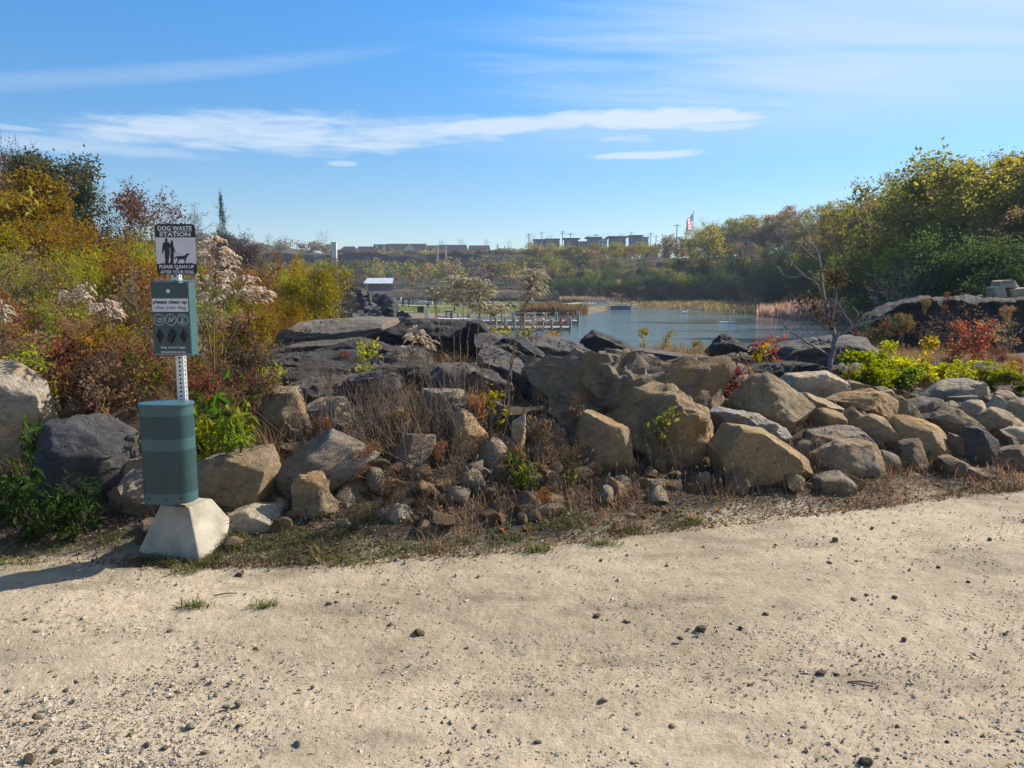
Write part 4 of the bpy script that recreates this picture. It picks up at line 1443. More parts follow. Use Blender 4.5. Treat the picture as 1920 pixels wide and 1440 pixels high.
# ----------------------------------------------------------------------------
# dog waste station
# ----------------------------------------------------------------------------
def text_mesh(body, size, bold=0.0, xscale=1.0, align='CENTER', spacing=1.0, extrude=0.0):
    cu = bpy.data.curves.new('text', 'FONT')
    cu.body = body
    cu.size = size
    cu.offset = bold * size
    cu.align_x = align
    cu.align_y = 'CENTER'
    cu.space_character = spacing
    cu.extrude = extrude
    cu.resolution_u = 4
    ob = bpy.data.objects.new('text', cu)
    COL.objects.link(ob)
    dg = bpy.context.evaluated_depsgraph_get()
    me = bpy.data.meshes.new_from_object(ob.evaluated_get(dg))
    bpy.data.objects.remove(ob)
    bpy.data.curves.remove(cu)
    n = len(me.vertices)
    co = np.zeros(n * 3, np.float32)
    me.vertices.foreach_get('co', co)
    co = co.reshape(-1, 3)
    # text lies in xy; stand it up facing -y
    co2 = np.stack([co[:, 0] * xscale, -co[:, 2], co[:, 1]], 1)
    me.vertices.foreach_set('co', np.ascontiguousarray(co2, np.float32).ravel())
    me.update()
    return me


def fit_text(name, body, w, h, mat, parent, loc, bold=0.0, extrude=0.0004):
    """lettering of exactly width w and height h, centred at loc"""
    me = text_mesh(body, 1.0, bold, 1.0, extrude=extrude / h)
    n = len(me.vertices)
    co = np.zeros(n * 3, np.float32)
    me.vertices.foreach_get('co', co)
    co = co.reshape(-1, 3)
    lo, hi = co.min(0), co.max(0)
    sx = w / (hi[0] - lo[0])
    sz = h / (hi[2] - lo[2])
    co[:, 0] = (co[:, 0] - (lo[0] + hi[0]) / 2) * sx
    co[:, 2] = (co[:, 2] - (lo[2] + hi[2]) / 2) * sz
    co[:, 1] = co[:, 1] * h
    me.vertices.foreach_set('co', co.ravel())
    me.update()
    me.name = name
    return link(name, me, mat, parent, loc)


def cell_panel(U, Wd, cols, rows, hole, fn, octa=True, stagger=False):
    """sheet of cols x rows cells each with a round-ish hole; fn maps (u,v) -> xyz; returns arrays"""
    du, dv = U / cols, Wd / rows
    k = 8
    ang = np.arange(k) * 2 * np.pi / k
    hu, hv = np.cos(ang), np.sin(ang)
    inner = np.stack([hu * hole, hv * hole], 1)
    outer = np.array([(0.5, 0), (0.5, 0.5), (0, 0.5), (-0.5, 0.5), (-0.5, 0), (-0.5, -0.5), (0, -0.5), (0.5, -0.5)]) * np.array((du, dv))
    ci, ri = np.meshgrid(np.arange(cols), np.arange(rows))
    cu = (ci + 0.5 + (0.5 * (ri % 2) if stagger else 0)) * du
    cv = (ri + 0.5) * dv
    C = np.stack([cu.ravel(), cv.ravel()], 1)
    P = np.concatenate([C[:, None] + outer[None], C[:, None] + inner[None]], 1)
    V = fn(P.reshape(-1, 2))
    b = (np.arange(len(C)) * 16)[:, None]
    F = np.stack([np.concatenate([b + i, b + (i + 1) % 8, b + 8 + (i + 1) % 8, b + 8 + i], 1) for i in range(8)], 1).reshape(-1, 4)
    return V, F


def build_station():
    Yp = 4.62
    pxp = 337
    X0 = xat(pxp, Yp) * 1.0
    z = lambda py, Y: float(at(330, py, Y)[2])
    X = lambda px, py, Y: float(at(px, py, Y)[0])
    st = thing('dog_waste_station', 'green dog waste station on a concrete base with sign, bag box and bin', 'dog waste station', (0, 0, 0))
    # concrete pyramid base, turned a little
    fr_, fl_, rb_ = on_ground(374, 1058), on_ground(259, 1044), on_ground(431, 1026)
    fw_ = (fl_ - fr_)[:2]
    yaw = math.atan2(-fw_[1], -fw_[0])
    bw = 0.5 * float(np.hypot(*fw_))
    ex_, ey_ = np.array((math.cos(yaw), math.sin(yaw))), np.array((-math.sin(yaw), math.cos(yaw)))
    cb = fr_[:2] - ex_ * bw + ey_ * bw
    tw, zt = 0.105, z(948, 4.50)
    ct = np.array((X0, Yp - 0.03))
    mb = MB()
    V = []
    for c_, w_, z_ in ((cb, bw, -0.03), (cb, bw, 0.035), (ct, tw, zt)):
        for sx, sy in ((-1, -1), (1, -1), (1, 1), (-1, 1)):
            q_ = c_ + ex_ * sx * w_ + ey_ * sy * w_
            V.append((q_[0], q_[1], z_))
    mb.add(V, [(0, 1, 5, 4), (1, 2, 6, 5), (2, 3, 7, 6), (3, 0, 4, 7), (4, 5, 9, 8), (5, 6, 10, 9), (6, 7, 11, 10), (7, 4, 8, 11), (8, 9, 10, 11), (3, 2, 1, 0)])
    base = mb.build('concrete_base', M['concrete'], st, bevel=0.012)
    # post: square perforated tube
    pw = 0.045
    zb_, zt_ = zt - 0.05, z(424, Yp)
    hgt = zt_ - zb_
    rows = int(hgt / 0.0254)
    arrs = []
    fx = lambda P: np.stack([X0 - pw / 2 + P[:, 0], np.full(len(P), Yp - pw / 2), zb_ + P[:, 1]], 1)
    fr = lambda P: np.stack([np.full(len(P), X0 + pw / 2), Yp - pw / 2 + P[:, 0], zb_ + P[:, 1]], 1)
    fb = lambda P: np.stack([X0 + pw / 2 - P[:, 0], np.full(len(P), Yp + pw / 2), zb_ + P[:, 1]], 1)
    fl = lambda P: np.stack([np.full(len(P), X0 - pw / 2), Yp + pw / 2 - P[:, 0], zb_ + P[:, 1]], 1)
    Vs, Fs, b = [], [], 0
    for fn in (fx, fr, fb, fl):
        V, F = cell_panel(pw, hgt, 1, rows, 0.0068, fn)
        Vs.append(V)
        Fs.append(F + b)
        b += len(V)
    post = link('post', new_mesh('post', np.concatenate(Vs), np.concatenate(Fs)), M['steel'], st)
    MB().box((X0, Yp, (zb_ + zt_) / 2), (pw - 0.008, pw - 0.008, hgt - 0.01)).build('post_inside_shade', M['hole'], post)  # added black box: colours in the shade inside the hollow tube

    # sign
    Ys = 4.585
    x0, x1 = X(292.5, 470, Ys), X(368, 470, Ys)
    zs0, zs1 = z(515, Ys), z(420, Ys)
    sw, sh = x1 - x0, zs1 - zs0
    cx, cz = (x0 + x1) / 2, (zs0 + zs1) / 2

    def rrect(w, h, r, n=6):
        pts = []
        for sx, sz, a0 in ((1, 1, 0), (-1, 1, 90), (-1, -1, 180), (1, -1, 270)):
            for i in range(n + 1):
                a = math.radians(a0 + 90 * i / n)
                pts.append((sx * (w / 2 - r) + r * math.cos(a), sz * (h / 2 - r) + r * math.sin(a)))
        return pts
    sign = MB().prism([(cx + a, cz + b_) for a, b_ in rrect(sw, sh, 0.022)], Ys - 0.002, Ys + 0.001).build('sign', M['black'], st)
    yf = Ys - 0.003
    top_h, bot_h = 0.265 * sh, 0.215 * sh
    wz0, wz1 = zs0 + bot_h, zs1 - top_h
    MB().box((cx, yf, (wz0 + wz1) / 2), (sw * 0.985, 0.0016, wz1 - wz0)).build('white_panel', M['sign_white'], sign)
    yl = yf - 0.0006
    fit_text('lettering', 'DOG WASTE', sw * 0.84, sh * 0.088, M['white_print'], sign, (cx, yl, zs1 - sh * 0.085), 0.022)
    fit_text('lettering', 'STATION', sw * 0.76, sh * 0.080, M['white_print'], sign, (cx, yl, zs1 - sh * 0.205), 0.022)
    MB().box((cx, yl, zs1 - sh * 0.146), (sw * 0.80, 0.0006, sh * 0.006)).build('rule_line', M['white_print'], sign)
    fit_text('lettering', 'PLEASE CLEAN UP', sw * 0.86, sh * 0.068, M['white_print'], sign, (cx, yl, zs0 + sh * 0.158), 0.022)
    fit_text('lettering', 'AFTER YOUR DOG', sw * 0.83, sh * 0.068, M['white_print'], sign, (cx, yl, zs0 + sh * 0.052), 0.022)
    # silhouettes: coordinates traced in crop pixels of the sign (x 70..465, y 190..450)
    def sil(pts):
        k = sw / 395.0
        return [((p[0] - 267) * k + cx, wz0 + (450 - p[1]) * k) for p in pts]
    man = [(165, 222), (170, 205), (182, 202), (192, 208), (192, 224), (187, 235), (206, 245), (214, 262), (212, 290), (206, 300), (208, 330), (203, 370), (196, 400), (190, 425), (194, 448), (152, 448), (158, 410), (154, 375), (157, 340),
           (150, 310), (140, 350), (130, 358), (131, 320), (137, 275), (148, 246), (166, 237)]
    woman = [(220, 232), (226, 221), (237, 221), (244, 232), (244, 258), (248, 275), (252, 305), (262, 325), (272, 348), (264, 346), (250, 325), (246, 345), (246, 385), (240, 415), (238, 448), (200, 448), (212, 410), (208, 380), (212, 345),
             (214, 310), (211, 285), (204, 265), (214, 258), (220, 248)]
    dog = [(247, 396), (262, 380), (285, 374), (330, 374), (355, 368), (368, 352), (382, 346), (392, 352), (402, 354), (398, 362), (384, 366), (378, 382), (366, 396), (362, 410), (356, 430), (358, 447), (346, 447), (344, 410), (310, 405),
           (296, 412), (284, 430), (278, 447), (262, 447), (274, 425), (280, 400), (276, 392), (264, 398), (256, 408)]
    mb = MB()
    for shp in (man, woman, dog):
        mb.prism(sil(shp), yl - 0.0004, yl + 0.0004)
    mb.prism(sil([(110, 450), (110, 444), (200, 446), (330, 445), (420, 442), (440, 450)]), yl - 0.0003, yl + 0.0004)
    lead = sil([(270, 345), (285, 358), (305, 362), (330, 362), (352, 370)])
    mb.tube([(a, yl, b_) for a, b_ in lead], 0.0009, 4)
    mb.build('walkers_and_dog_pictogram', M['black'], sign)
    for zz in (zs1 - sh * 0.145, zs0 + sh * 0.108):
        mb = MB()
        mb.tube([(cx + 0.004, yl, zz), (cx + 0.004, yl - 0.005, zz)], [0.006, 0.005], 8)
        mb.build('bolt', M['steel'], sign)

    # bag dispenser box
    Yx = 4.50
    bx0, bx1 = X(285.5, 600, Yx), X(357, 600, Yx)
    bz0, bz1 = z(667, Yx), z(530, Yx)
    dep = Yp - pw / 2 - Yx
    bw_, bh = bx1 - bx0, bz1 - bz0
    bcx = (bx0 + bx1) / 2
    box = MB().box((bcx, Yx + dep / 2, (bz0 + bz1) / 2), (bw_, dep, bh)).build('bag_dispenser', M['teal'], st, bevel=0.004)
    # slightly proud front panel and sloping lid
    MB().box((bcx, Yx - 0.002, (bz0 + bz1) / 2 - 0.004), (bw_ - 0.006, 0.004, bh - 0.014)).build('front_panel', M['teal_dark'], box, bevel=0.0012)
    mb = MB()
    mb.add([(bx0 - 0.004, Yx - 0.006, bz1 + 0.002), (bx1 + 0.006, Yx - 0.006, bz1 + 0.002), (bx1 + 0.006, Yp - 0.02, bz1 + 0.010), (bx0 - 0.004, Yp - 0.02, bz1 + 0.010),
            (bx0 - 0.004, Yx - 0.006, bz1 + 0.006), (bx1 + 0.006, Yx - 0.006, bz1 + 0.006), (bx1 + 0.006, Yp - 0.02, bz1 + 0.015), (bx0 - 0.004, Yp - 0.02, bz1 + 0.015)],
           [(3, 2, 1, 0), (4, 5, 6, 7), (0, 1, 5, 4), (1, 2, 6, 5), (2, 3, 7, 6), (3, 0, 4, 7)])
    mb.build('lid', M['teal'], box)
    yf = Yx - 0.0045
    H_ = lambda f: bz1 - bh * f      # fraction of the height from the top
    mb = MB()
    lockx = bx0 + bw_ * 0.47
    mb.tube([(lockx, yf + 0.002, H_(0.115)), (lockx, yf - 0.006, H_(0.115))], [0.0125, 0.011], 14)
    lk = mb.build('lock', M['steel'], box)
    MB().box((lockx, yf - 0.0063, H_(0.115)), (0.003, 0.001, 0.009)).build('keyhole', M['hole'], lk)
    lab = MB().box((bcx, yf - 0.0004, H_(0.305)), (bw_ * 0.94, 0.0012, bh * 0.178)).build('label_panel', M['sign_white'], box)
    yl = yf - 0.0014
    fit_text('lettering', 'please clean up', bw_ * 0.88, bh * 0.066, M['black'], lab, (bcx, yl, H_(0.268)), 0.03)
    fit_text('lettering', 'after your dog', bw_ * 0.80, bh * 0.060, M['black'], lab, (bcx, yl, H_(0.342)), 0.0)
    # three round pictograms
    strokes = [
        [[(-.8, .15), (-.3, .35), (.3, .3), (.75, .1), (.4, -.05), (-.1, .05)], [(-.8, -.15), (-.4, -.1), (0, -.35), (.5, -.35), (.8, -.1)], [(-.5, -.45), (0, -.55), (.4, -.5)], [(.1, .12), (.45, .2), (.7, .3)]],
        [[(-.1, .7), (-.35, .1), (-.6, -.5), (-.2, -.3), (0, -.6), (.15, -.1), (.7, .1)], [(.7, .6), (.3, .1), (.1, .4), (-.05, .1)], [(.55, .2), (.2, -.2)], [(-.25, .3), (.05, -.25)]],
        [[(-.3, .7), (.3, .72), (.7, .55), (.3, .45), (.15, .2), (.25, -.3), (.4, -.55)], [(-.3, .7), (-.3, .3), (-.2, 0), (-.35, -.45), (-.5, -.6)], [(-.65, -.6), (0, -.75), (.65, -.6), (0, -.5), (-.65, -.6)], [(-.05, .2), (-.1, -.4)]],
    ]
    rc = bw_ * 0.142
    for i, stk in enumerate(strokes):
        ccx = bx0 + bw_ * (0.185 + 0.312 * i)
        ccz = H_(0.505)
        ring = [(ccx + rc * math.cos(t_ * math.pi / 16), yl, ccz + rc * math.sin(t_ * math.pi / 16)) for t_ in range(33)]
        mb = MB()
        mb.tube(ring, 0.0014, 4)
        for line in stk:
            mb.tube([(ccx + a * rc * 0.85, yl, ccz + b_ * rc * 0.85) for a, b_ in line], 0.0012, 4)
        mb.build('round_pictogram', M['white_print'], box)
    # diamond slots
    for i in range(3):
        ccx = bx0 + bw_ * (0.185 + 0.312 * i)
        ccz = H_(0.725)
        hw, hh = bw_ * 0.105, bh * 0.105
        slot = MB().prism([(ccx - hw, ccz), (ccx, ccz - hh), (ccx + hw, ccz), (ccx, ccz + hh)], yf - 0.0006, yf + 0.001).build('diamond_slot', M['hole'], box)
        if i != 1:
            MB().prism([(ccx, ccz - hh * .9), (ccx + hw * .9, ccz), (ccx, ccz + hh * .9), (ccx + hw * 0.25, ccz)], yf - 0.003, yf - 0.0012).build('bag_fold', M['liner'], slot)
    fit_text('lettering', 'dog waste bags', bw_ * 0.64, bh * 0.045, M['white_print'], box, (bcx + 0.004, yl, H_(0.885)), 0.0)
    fit_text('lettering', 'INSTRUCTIONS FOR USE', bw_ * 0.64, bh * 0.024, M['white_print'], box, (bcx + 0.004, yl, H_(0.950)), 0.02)
    MB().box((bcx, yl + 0.0006, H_(0.978)), (bw_ * 0.96, 0.001, 0.0018)).build('trim_line', M['white_print'], box)
    # bag hanging from the middle slot
    V, F = ico(3)
    W = V * np.array((0.017, 0.010, 0.040)) * (1 + 0.35 * fbm(V * 2.5, 3, 77))[:, None]
    W[:, 0] += 0.008 * np.sin(V[:, 2] * 3)
    bag = link('waste_bag', new_mesh('waste_bag', W, F, smooth=True), M['liner'], None, (bx0 + bw_ * 0.50, yf - 0.010, H_(0.735)))
    tag(bag, 'crumpled black plastic bag hanging from the middle slot of the bag box', 'bag')

    # perforated bin
    Yc, rr = 4.465, 0.1465
    xc = X(317, 850, Yc)
    zl, zb2 = z(764, Yc - rr), z(950, Yc - rr)
    hb = zl - zb2
    binr = bpy.data.objects.new('waste_bin', None)
    def sec(th, k=1.0):
        c_, s_ = np.cos(th), np.sin(th)
        e = 2 / 2.7
        return np.sign(c_) * np.abs(c_) ** e * (rr * k), np.sign(s_) * np.abs(s_) ** e * (rr * k) * 0.74
    tt = np.linspace(0, 2 * math.pi, 2001)
    sx_, sy_ = sec(tt)
    arc = np.concatenate([[0], np.cumsum(np.hypot(np.diff(sx_), np.diff(sy_)))])
    circ = arc[-1]

    def sec_at(u, k=1.0):
        a_ = np.interp(np.mod(u, circ), arc, tt)
        return sec(a_, k)

    def cyl(f0, f1, name, par, r=rr, mat=M['teal'], n=64, cap=False):
        za, zc = zl - hb * f0, zl - hb * f1
        mb_ = MB()
        px_, py_ = sec_at(circ * np.arange(n) / n, r / rr)
        V = [(xc + px_[i], Yc + py_[i], zz) for zz in (zc, za) for i in range(n)]
        Fc = [(i, (i + 1) % n, n + (i + 1) % n, n + i) for i in range(n)]
        if cap:
            Fc += [tuple(range(n - 1, -1, -1)), tuple(range(n, 2 * n))]
        mb_.add(V, Fc)
        return mb_.build(name, mat, par, smooth=not cap)
    body = cyl(0.0, 0.105, 'bin_body', st)
    # add the middle and the bottom plain bands to the same part family
    cyl(0.335, 0.455, 'plain_band', body)
    n = 64
    # bottom band with three small square notches
    za, zc = zl - hb * 0.895, zl - hb * 1.0
    cyl(0.895, 1.0, 'bottom_band', body)
    for a in (-0.5, 0.05, 0.60):
        th = -math.pi / 2 + a
        mb = MB()
        qx, qy = sec(np.array([th]), 1.004)
        mb.box((xc + qx[0], Yc + qy[0], zl - hb * 0.945), (0.013, 0.003, 0.009), a * 0.35)
        mb.build('drain_notch', M['hole'], body)
    for f0, f1 in ((0.105, 0.335), (0.455, 0.895)):
        za, zc = zl - hb * f0, zl - hb * f1
        cols = 110
        pitch = circ / cols
        rows = max(2, int(round((za - zc) / (pitch * 0.86))))
        fn = lambda P, zc=zc: np.stack([xc + sec_at(P[:, 0])[0], Yc + sec_at(P[:, 0])[1], zc + P[:, 1]], 1)
        V, F = cell_panel(circ, za - zc, cols, rows, pitch * 0.35, fn, stagger=True)
        link('perforated_sheet', new_mesh('perforated_sheet', V, F, smooth=True), M['teal'], body)
    cyl(0.02, 0.995, 'liner', body, r=rr - 0.006, mat=M['liner'])
    cyl(0.985, 0.998, 'bin_floor', body, r=rr - 0.003, mat=M['teal'], cap=True)
    # lid: flat plate with a short lip, slightly larger
    mb = MB()
    n = 56
    R1 = rr + 0.006
    V = []
    for zz, r_ in ((zl - 0.006, R1), (zl + 0.004, R1), (zl + 0.008, R1 - 0.006)):
        px_, py_ = sec_at(circ * np.arange(n) / n, r_ / rr)
        V += [(xc + px_[i], Yc + py_[i], zz) for i in range(n)]
    Fc = []
    for k in range(2):
        Fc += [(k * n + i, k * n + (i + 1) % n, (k + 1) * n + (i + 1) % n, (k + 1) * n + i) for i in range(n)]
    Fc += [tuple(range(2 * n, 3 * n)), tuple(range(n - 1, -1, -1))]
    mb.add(V, Fc)
    mb.build('bin_lid', M['teal'], st)
    bpy.data.objects.remove(binr)
    # bracket holding the bin on the post
    for f in (0.12, 0.86):
        MB().box((X0, (Yc + rr * 0.74 + Yp - pw / 2) / 2, zl - hb * f), (0.05, Yp - pw / 2 - Yc - rr * 0.74 + 0.004, 0.02)).build('bracket', M['steel'], st)


build_station()

# ----------------------------------------------------------------------------
# plants: generators (unit height, base at origin)
# ----------------------------------------------------------------------------
def skeleton(seed, trunk_h=1.0, clear=0.25, n_main=14, spread=0.42, up=0.55, n_sub=5, n_twig=3, r0=0.022, wobble=0.02, multi=1, crown='round'):
    rng = np.random.default_rng(seed)
    P0, P1, R0, R1, tips = [], [], [], [], []

    def seg(a, b, ra, rb):
        P0.append(a); P1.append(b); R0.append(ra); R1.append(rb)
    for s in range(multi):
        base = np.zeros(3)
        if multi > 1:
            an = rng.uniform(0, 6.28)
            tilt = np.array((math.cos(an), math.sin(an), 0)) * rng.uniform(.05, .35) * spread
        else:
            tilt = np.array((rng.uniform(-.05, .05), rng.uniform(-.05, .05), 0))
        n = 8
        pts = [base]
        top = trunk_h * (rng.uniform(.75, .96) if multi > 1 else 0.93)
        for i in range(1, n + 1):
            t = i / n
            pts.append(np.array((tilt[0] * t * 2, tilt[1] * t * 2, top * t)) + rng.normal(size=3) * wobble * np.array((1, 1, .2)))
        rad = lambda t: r0 / math.sqrt(multi) * (1 - 0.85 * t)
        for i in range(n):
            seg(pts[i], pts[i + 1], rad(i / n), rad((i + 1) / n))
        tips.append(pts[-1])
        nm = max(3, int(n_main / multi))
        for j in range(nm):
            t = clear + (0.97 - clear) * (j + rng.random()) / nm
            f = t * n
            i = min(n - 1, int(f))
            o = pts[i] + (pts[i + 1] - pts[i]) * (f - i)
            an = j * 2.4 + rng.uniform(-.5, .5)
            rel = (t - clear) / (1 - clear)
            if crown == 'cone':
                ln = spread * (1.05 - rel) * rng.uniform(.8, 1.1)
            elif crown == 'vase':
                ln = spread * (0.75 + 0.2 * rel) * rng.uniform(.7, 1.2)
            else:
                ln = spread * (0.55 + 0.75 * math.sin(math.pi * min(1, 0.12 + 0.82 * rel))) * rng.uniform(.65, 1.1) * 0.85
            d = np.array((math.cos(an), math.sin(an), 0.0))
            upv = up + (0.35 * rel if crown != 'cone' else -0.1)
            q = o
            r = rad(t) * 0.6
            m_ = 4
            for k in range(m_):
                dd = d * (1 - 0.15 * k) + np.array((0, 0, upv + 0.12 * k)) + rng.normal(size=3) * 0.18
                dd /= np.linalg.norm(dd)
                q2 = q + dd * ln / m_
                seg(q, q2, r * (1 - k / (m_ + .5)), r * (1 - (k + 1) / (m_ + .5)))
                if k >= 1:
                    for _ in range(max(1, n_sub // 3)):
                        sd = dd + rng.normal(size=3) * 0.75
                        sd[2] += 0.12
                        sd /= np.linalg.norm(sd)
                        sl = ln * rng.uniform(.22, .42)
                        e = q2 + sd * sl
                        seg(q2, e, r * 0.4, r * 0.16)
                        tips.append(e)
                        for _ in range(n_twig):
                            td = sd + rng.normal(size=3) * 0.7
                            td /= np.linalg.norm(td)
                            b0 = q2 + sd * sl * rng.uniform(.35, .95)
                            e2 = b0 + td * sl * rng.uniform(.35, .7)
                            seg(b0, e2, r * 0.2, r * 0.07)
                            tips.append(e2)
                q = q2
            tips.append(q)
    return P0, P1, R0, R1, np.array(tips)


def proto_tree(seed, n_leaves, leaf, aspect=0.6, sigma=0.035, skel=None, sides=4, clumpy=0.6, hang=0.0, minr=0.0):
    skel = skel or {}
    P0, P1, R0, R1, tips = skeleton(seed, **skel)
    R0 = np.maximum(np.array(R0), minr)
    R1 = np.maximum(np.array(R1), minr * 0.7)
    top_ = max(1e-3, float(np.percentile(tips[:, 2], 96)) + sigma * 0.6)
    P0, P1, tips = np.array(P0) / top_, np.array(P1) / top_, tips / top_
    trunk = segs_mesh('trunk', P0, P1, R0, R1, sides)
    crown = None
    if n_leaves > 0:
        rng = np.random.default_rng(seed + 1)
        w = rng.random(len(tips)) ** (1 + clumpy * 2) + 0.05
        w /= w.sum()
        idx = rng.choice(len(tips), n_leaves, p=w)
        P = tips[idx] + rng.normal(size=(n_leaves, 3)) * sigma
        D = rng.normal(size=(n_leaves, 3)) + np.array((0, 0, -hang))
        ln = leaf * rng.uniform(.6, 1.3, n_leaves)
        V, F = leaves_arrays(P, D, ln, ln * aspect, rng=rng)
        crown = new_mesh('crown', V, F)
    return trunk, crown


PROTO = {}


def get_proto(kindname, i, near=False):
    key = (kindname, i, near)
    if key in PROTO:
        return PROTO[key]
    s = 3000 + hash_str(kindname) % 500 + i * 13 + (7 if near else 0)
    nl = 2.4 if near else 1.0
    lf = 0.72 if near else 1.0
    if kindname == 'round':
        r = proto_tree(s, int((4600 if near else 3000) * nl), 0.034 * lf, 0.6, 0.032, dict(clear=0.24, n_main=16, spread=0.42, n_sub=6, n_twig=3, r0=0.019))
    elif kindname == 'tall':
        r = proto_tree(s, int(2000 * nl), 0.030 * lf, 0.6, 0.028, dict(clear=0.42, n_main=14, spread=0.27, n_sub=5, n_twig=4, r0=0.017, up=0.9), minr=0.0011)
    elif kindname == 'sparse':
        r = proto_tree(s, int(2200 * nl), 0.024 * lf, 0.6, 0.028, dict(clear=0.25, n_main=16, spread=0.38, n_sub=6, n_twig=4, r0=0.014, up=0.7), minr=0.0011)
    elif kindname == 'bare':
        r = proto_tree(s, 0, 0.02, 0.6, 0.03, dict(clear=0.25, n_main=18, spread=0.40, n_sub=6, n_twig=5, r0=0.014, up=0.75), sides=3, minr=0.0012)
    elif kindname == 'cedar':
        r = proto_tree(s, int(5200 * nl), 0.020 * lf, 0.35, 0.022, dict(clear=0.06, n_main=34, spread=0.26, n_sub=5, n_twig=3, r0=0.014, up=0.35, crown='cone'), clumpy=0.3)
    elif kindname == 'shrub':
        r = proto_tree(s, int(3600 * nl), 0.038 * lf, 0.55, 0.05, dict(clear=0.10, n_main=20, spread=0.42, n_sub=5, n_twig=3, r0=0.02, up=0.6, multi=5), clumpy=0.45)
    elif kindname == 'fineshrub':
        r = proto_tree(s, int(4200 * (1.6 if near else 1)), 0.036 * lf, 0.45, 0.040, dict(clear=0.08, n_main=26, spread=0.45, n_sub=5, n_twig=4, r0=0.014, up=0.7, multi=7), clumpy=0.9, minr=0.0012)
    elif kindname == 'broad':
        r = proto_tree(s, 1000, 0.105, 0.5, 0.055, dict(clear=0.10, n_main=22, spread=0.42, n_sub=5, n_twig=2, r0=0.010, up=0.7, multi=7), hang=0.8, clumpy=0.5)
    elif kindname == 'airy':
        r = proto_tree(s, 760, 0.072, 0.5, 0.05, dict(clear=0.12, n_main=24, spread=0.42, n_sub=4, n_twig=3, r0=0.009, up=0.8, multi=6), hang=0.35, clumpy=0.7)
    elif kindname == 'sprig':
        r = proto_tree(s, 150, 0.11, 0.5, 0.05, dict(clear=0.15, n_main=9, spread=0.32, n_sub=3, n_twig=2, r0=0.010, up=0.9, multi=3), hang=0.3, clumpy=0.3)
    elif kindname == 'weed':
        r = proto_tree(s, 130, 0.20, 0.36, 0.05, dict(clear=0.2, n_main=12, spread=0.40, n_sub=3, n_twig=1, r0=0.012, up=0.6, multi=4), hang=0.15, clumpy=0.2)
    elif kindname == 'leafstalk':
        r = proto_tree(s, 620, 0.055, 0.5, 0.035, dict(clear=0.15, n_main=26, spread=0.34, n_sub=3, n_twig=2, r0=0.009, up=0.9, multi=8), sides=3, minr=0.0022, hang=.3)
    elif kindname == 'twiggy':
        r = proto_tree(s, 420, 0.040, 0.5, 0.03, dict(clear=0.10, n_main=20, spread=0.42, n_sub=4, n_twig=3, wobble=0.05, r0=0.009, up=0.9, multi=8), sides=3, minr=0.0016)
    PROTO[key] = r
    return r


def hash_str(s):
    h = 7
    for ch in s:
        h = (h * 31 + ord(ch)) % 100003
    return h


MATKEY = {}


def with_mat(me, mat):
    """meshes are shared between plants of the same kind and colour"""
    key = (me.name_full, mat.name)
    if key not in MATKEY:
        if len(me.materials) == 0:
            me.materials.append(mat)
            MATKEY[key] = me
        else:
            c = me.copy()
            c.materials[0] = mat
            MATKEY[key] = c
    return MATKEY[key]


def plant(kindname, pal, x, y, ztop, label, cat='shrub', name='shrub', width=1.0, var=None, near=False, group=None, bark='bark', base=None, rng=RNG, minh=0.3, parts=True, crown_name='foliage', trunk_name='stem', rotz=None):
    z0 = (h1(x, y) - 0.05) if base is None else base
    h = max(minh, ztop - z0)
    i = int(rng.integers(0, 3)) if var is None else var
    tr, cr = get_proto(kindname, i, near)
    o = thing(name, label, cat, (x, y, z0), (0, 0, rng.uniform(0, 6.28) if rotz is None else rotz), group)
    o.scale = (h * width, h * width, h)
    link(trunk_name, with_mat(tr, M[bark]), None, o)
    if cr is not None:
        link(crown_name, with_mat(cr, M['leaf_' + pal]), None, o)
    return o


def tree(kindname, pal, px, py_top, Y, label, width=1.0, near=False, group=None, bark='bark', var=None, name='tree', cat='tree', minh=1.5):
    p = at(px, py_top, Y)
    return plant(kindname, pal, p[0], Y, p[2], label, cat, name, width, var, near, group, bark, minh=minh, crown_name='crown', trunk_name='trunk')


# ----------------------------------------------------------------------------
# woods on the right hillside
# ----------------------------------------------------------------------------
SKY_PX = [980, 1030, 1100, 1150, 1200, 1250, 1290, 1330, 1400, 1450, 1500, 1560, 1600, 1640, 1700, 1760, 1800, 1850, 1900, 1990]
SKY_PY = [486, 466, 460, 452, 455, 448, 436, 424, 413, 402, 394, 386, 384, 376, 362, 345, 335, 328, 308, 295]


def seg_name(px):
    for a, n_ in ((1120, 'left woods end'), (1200, 'below the flats'), (1270, 'left of the flag'), (1340, 'below the flag'), (1430, 'right of the flag'),
                  (1520, 'behind the cattails'), (1620, 'behind the bare sapling'), (1720, 'by the cliff end'), (1830, 'above the cliff'), (3000, 'above the stacked stones')):
        if px < a:
            return n_


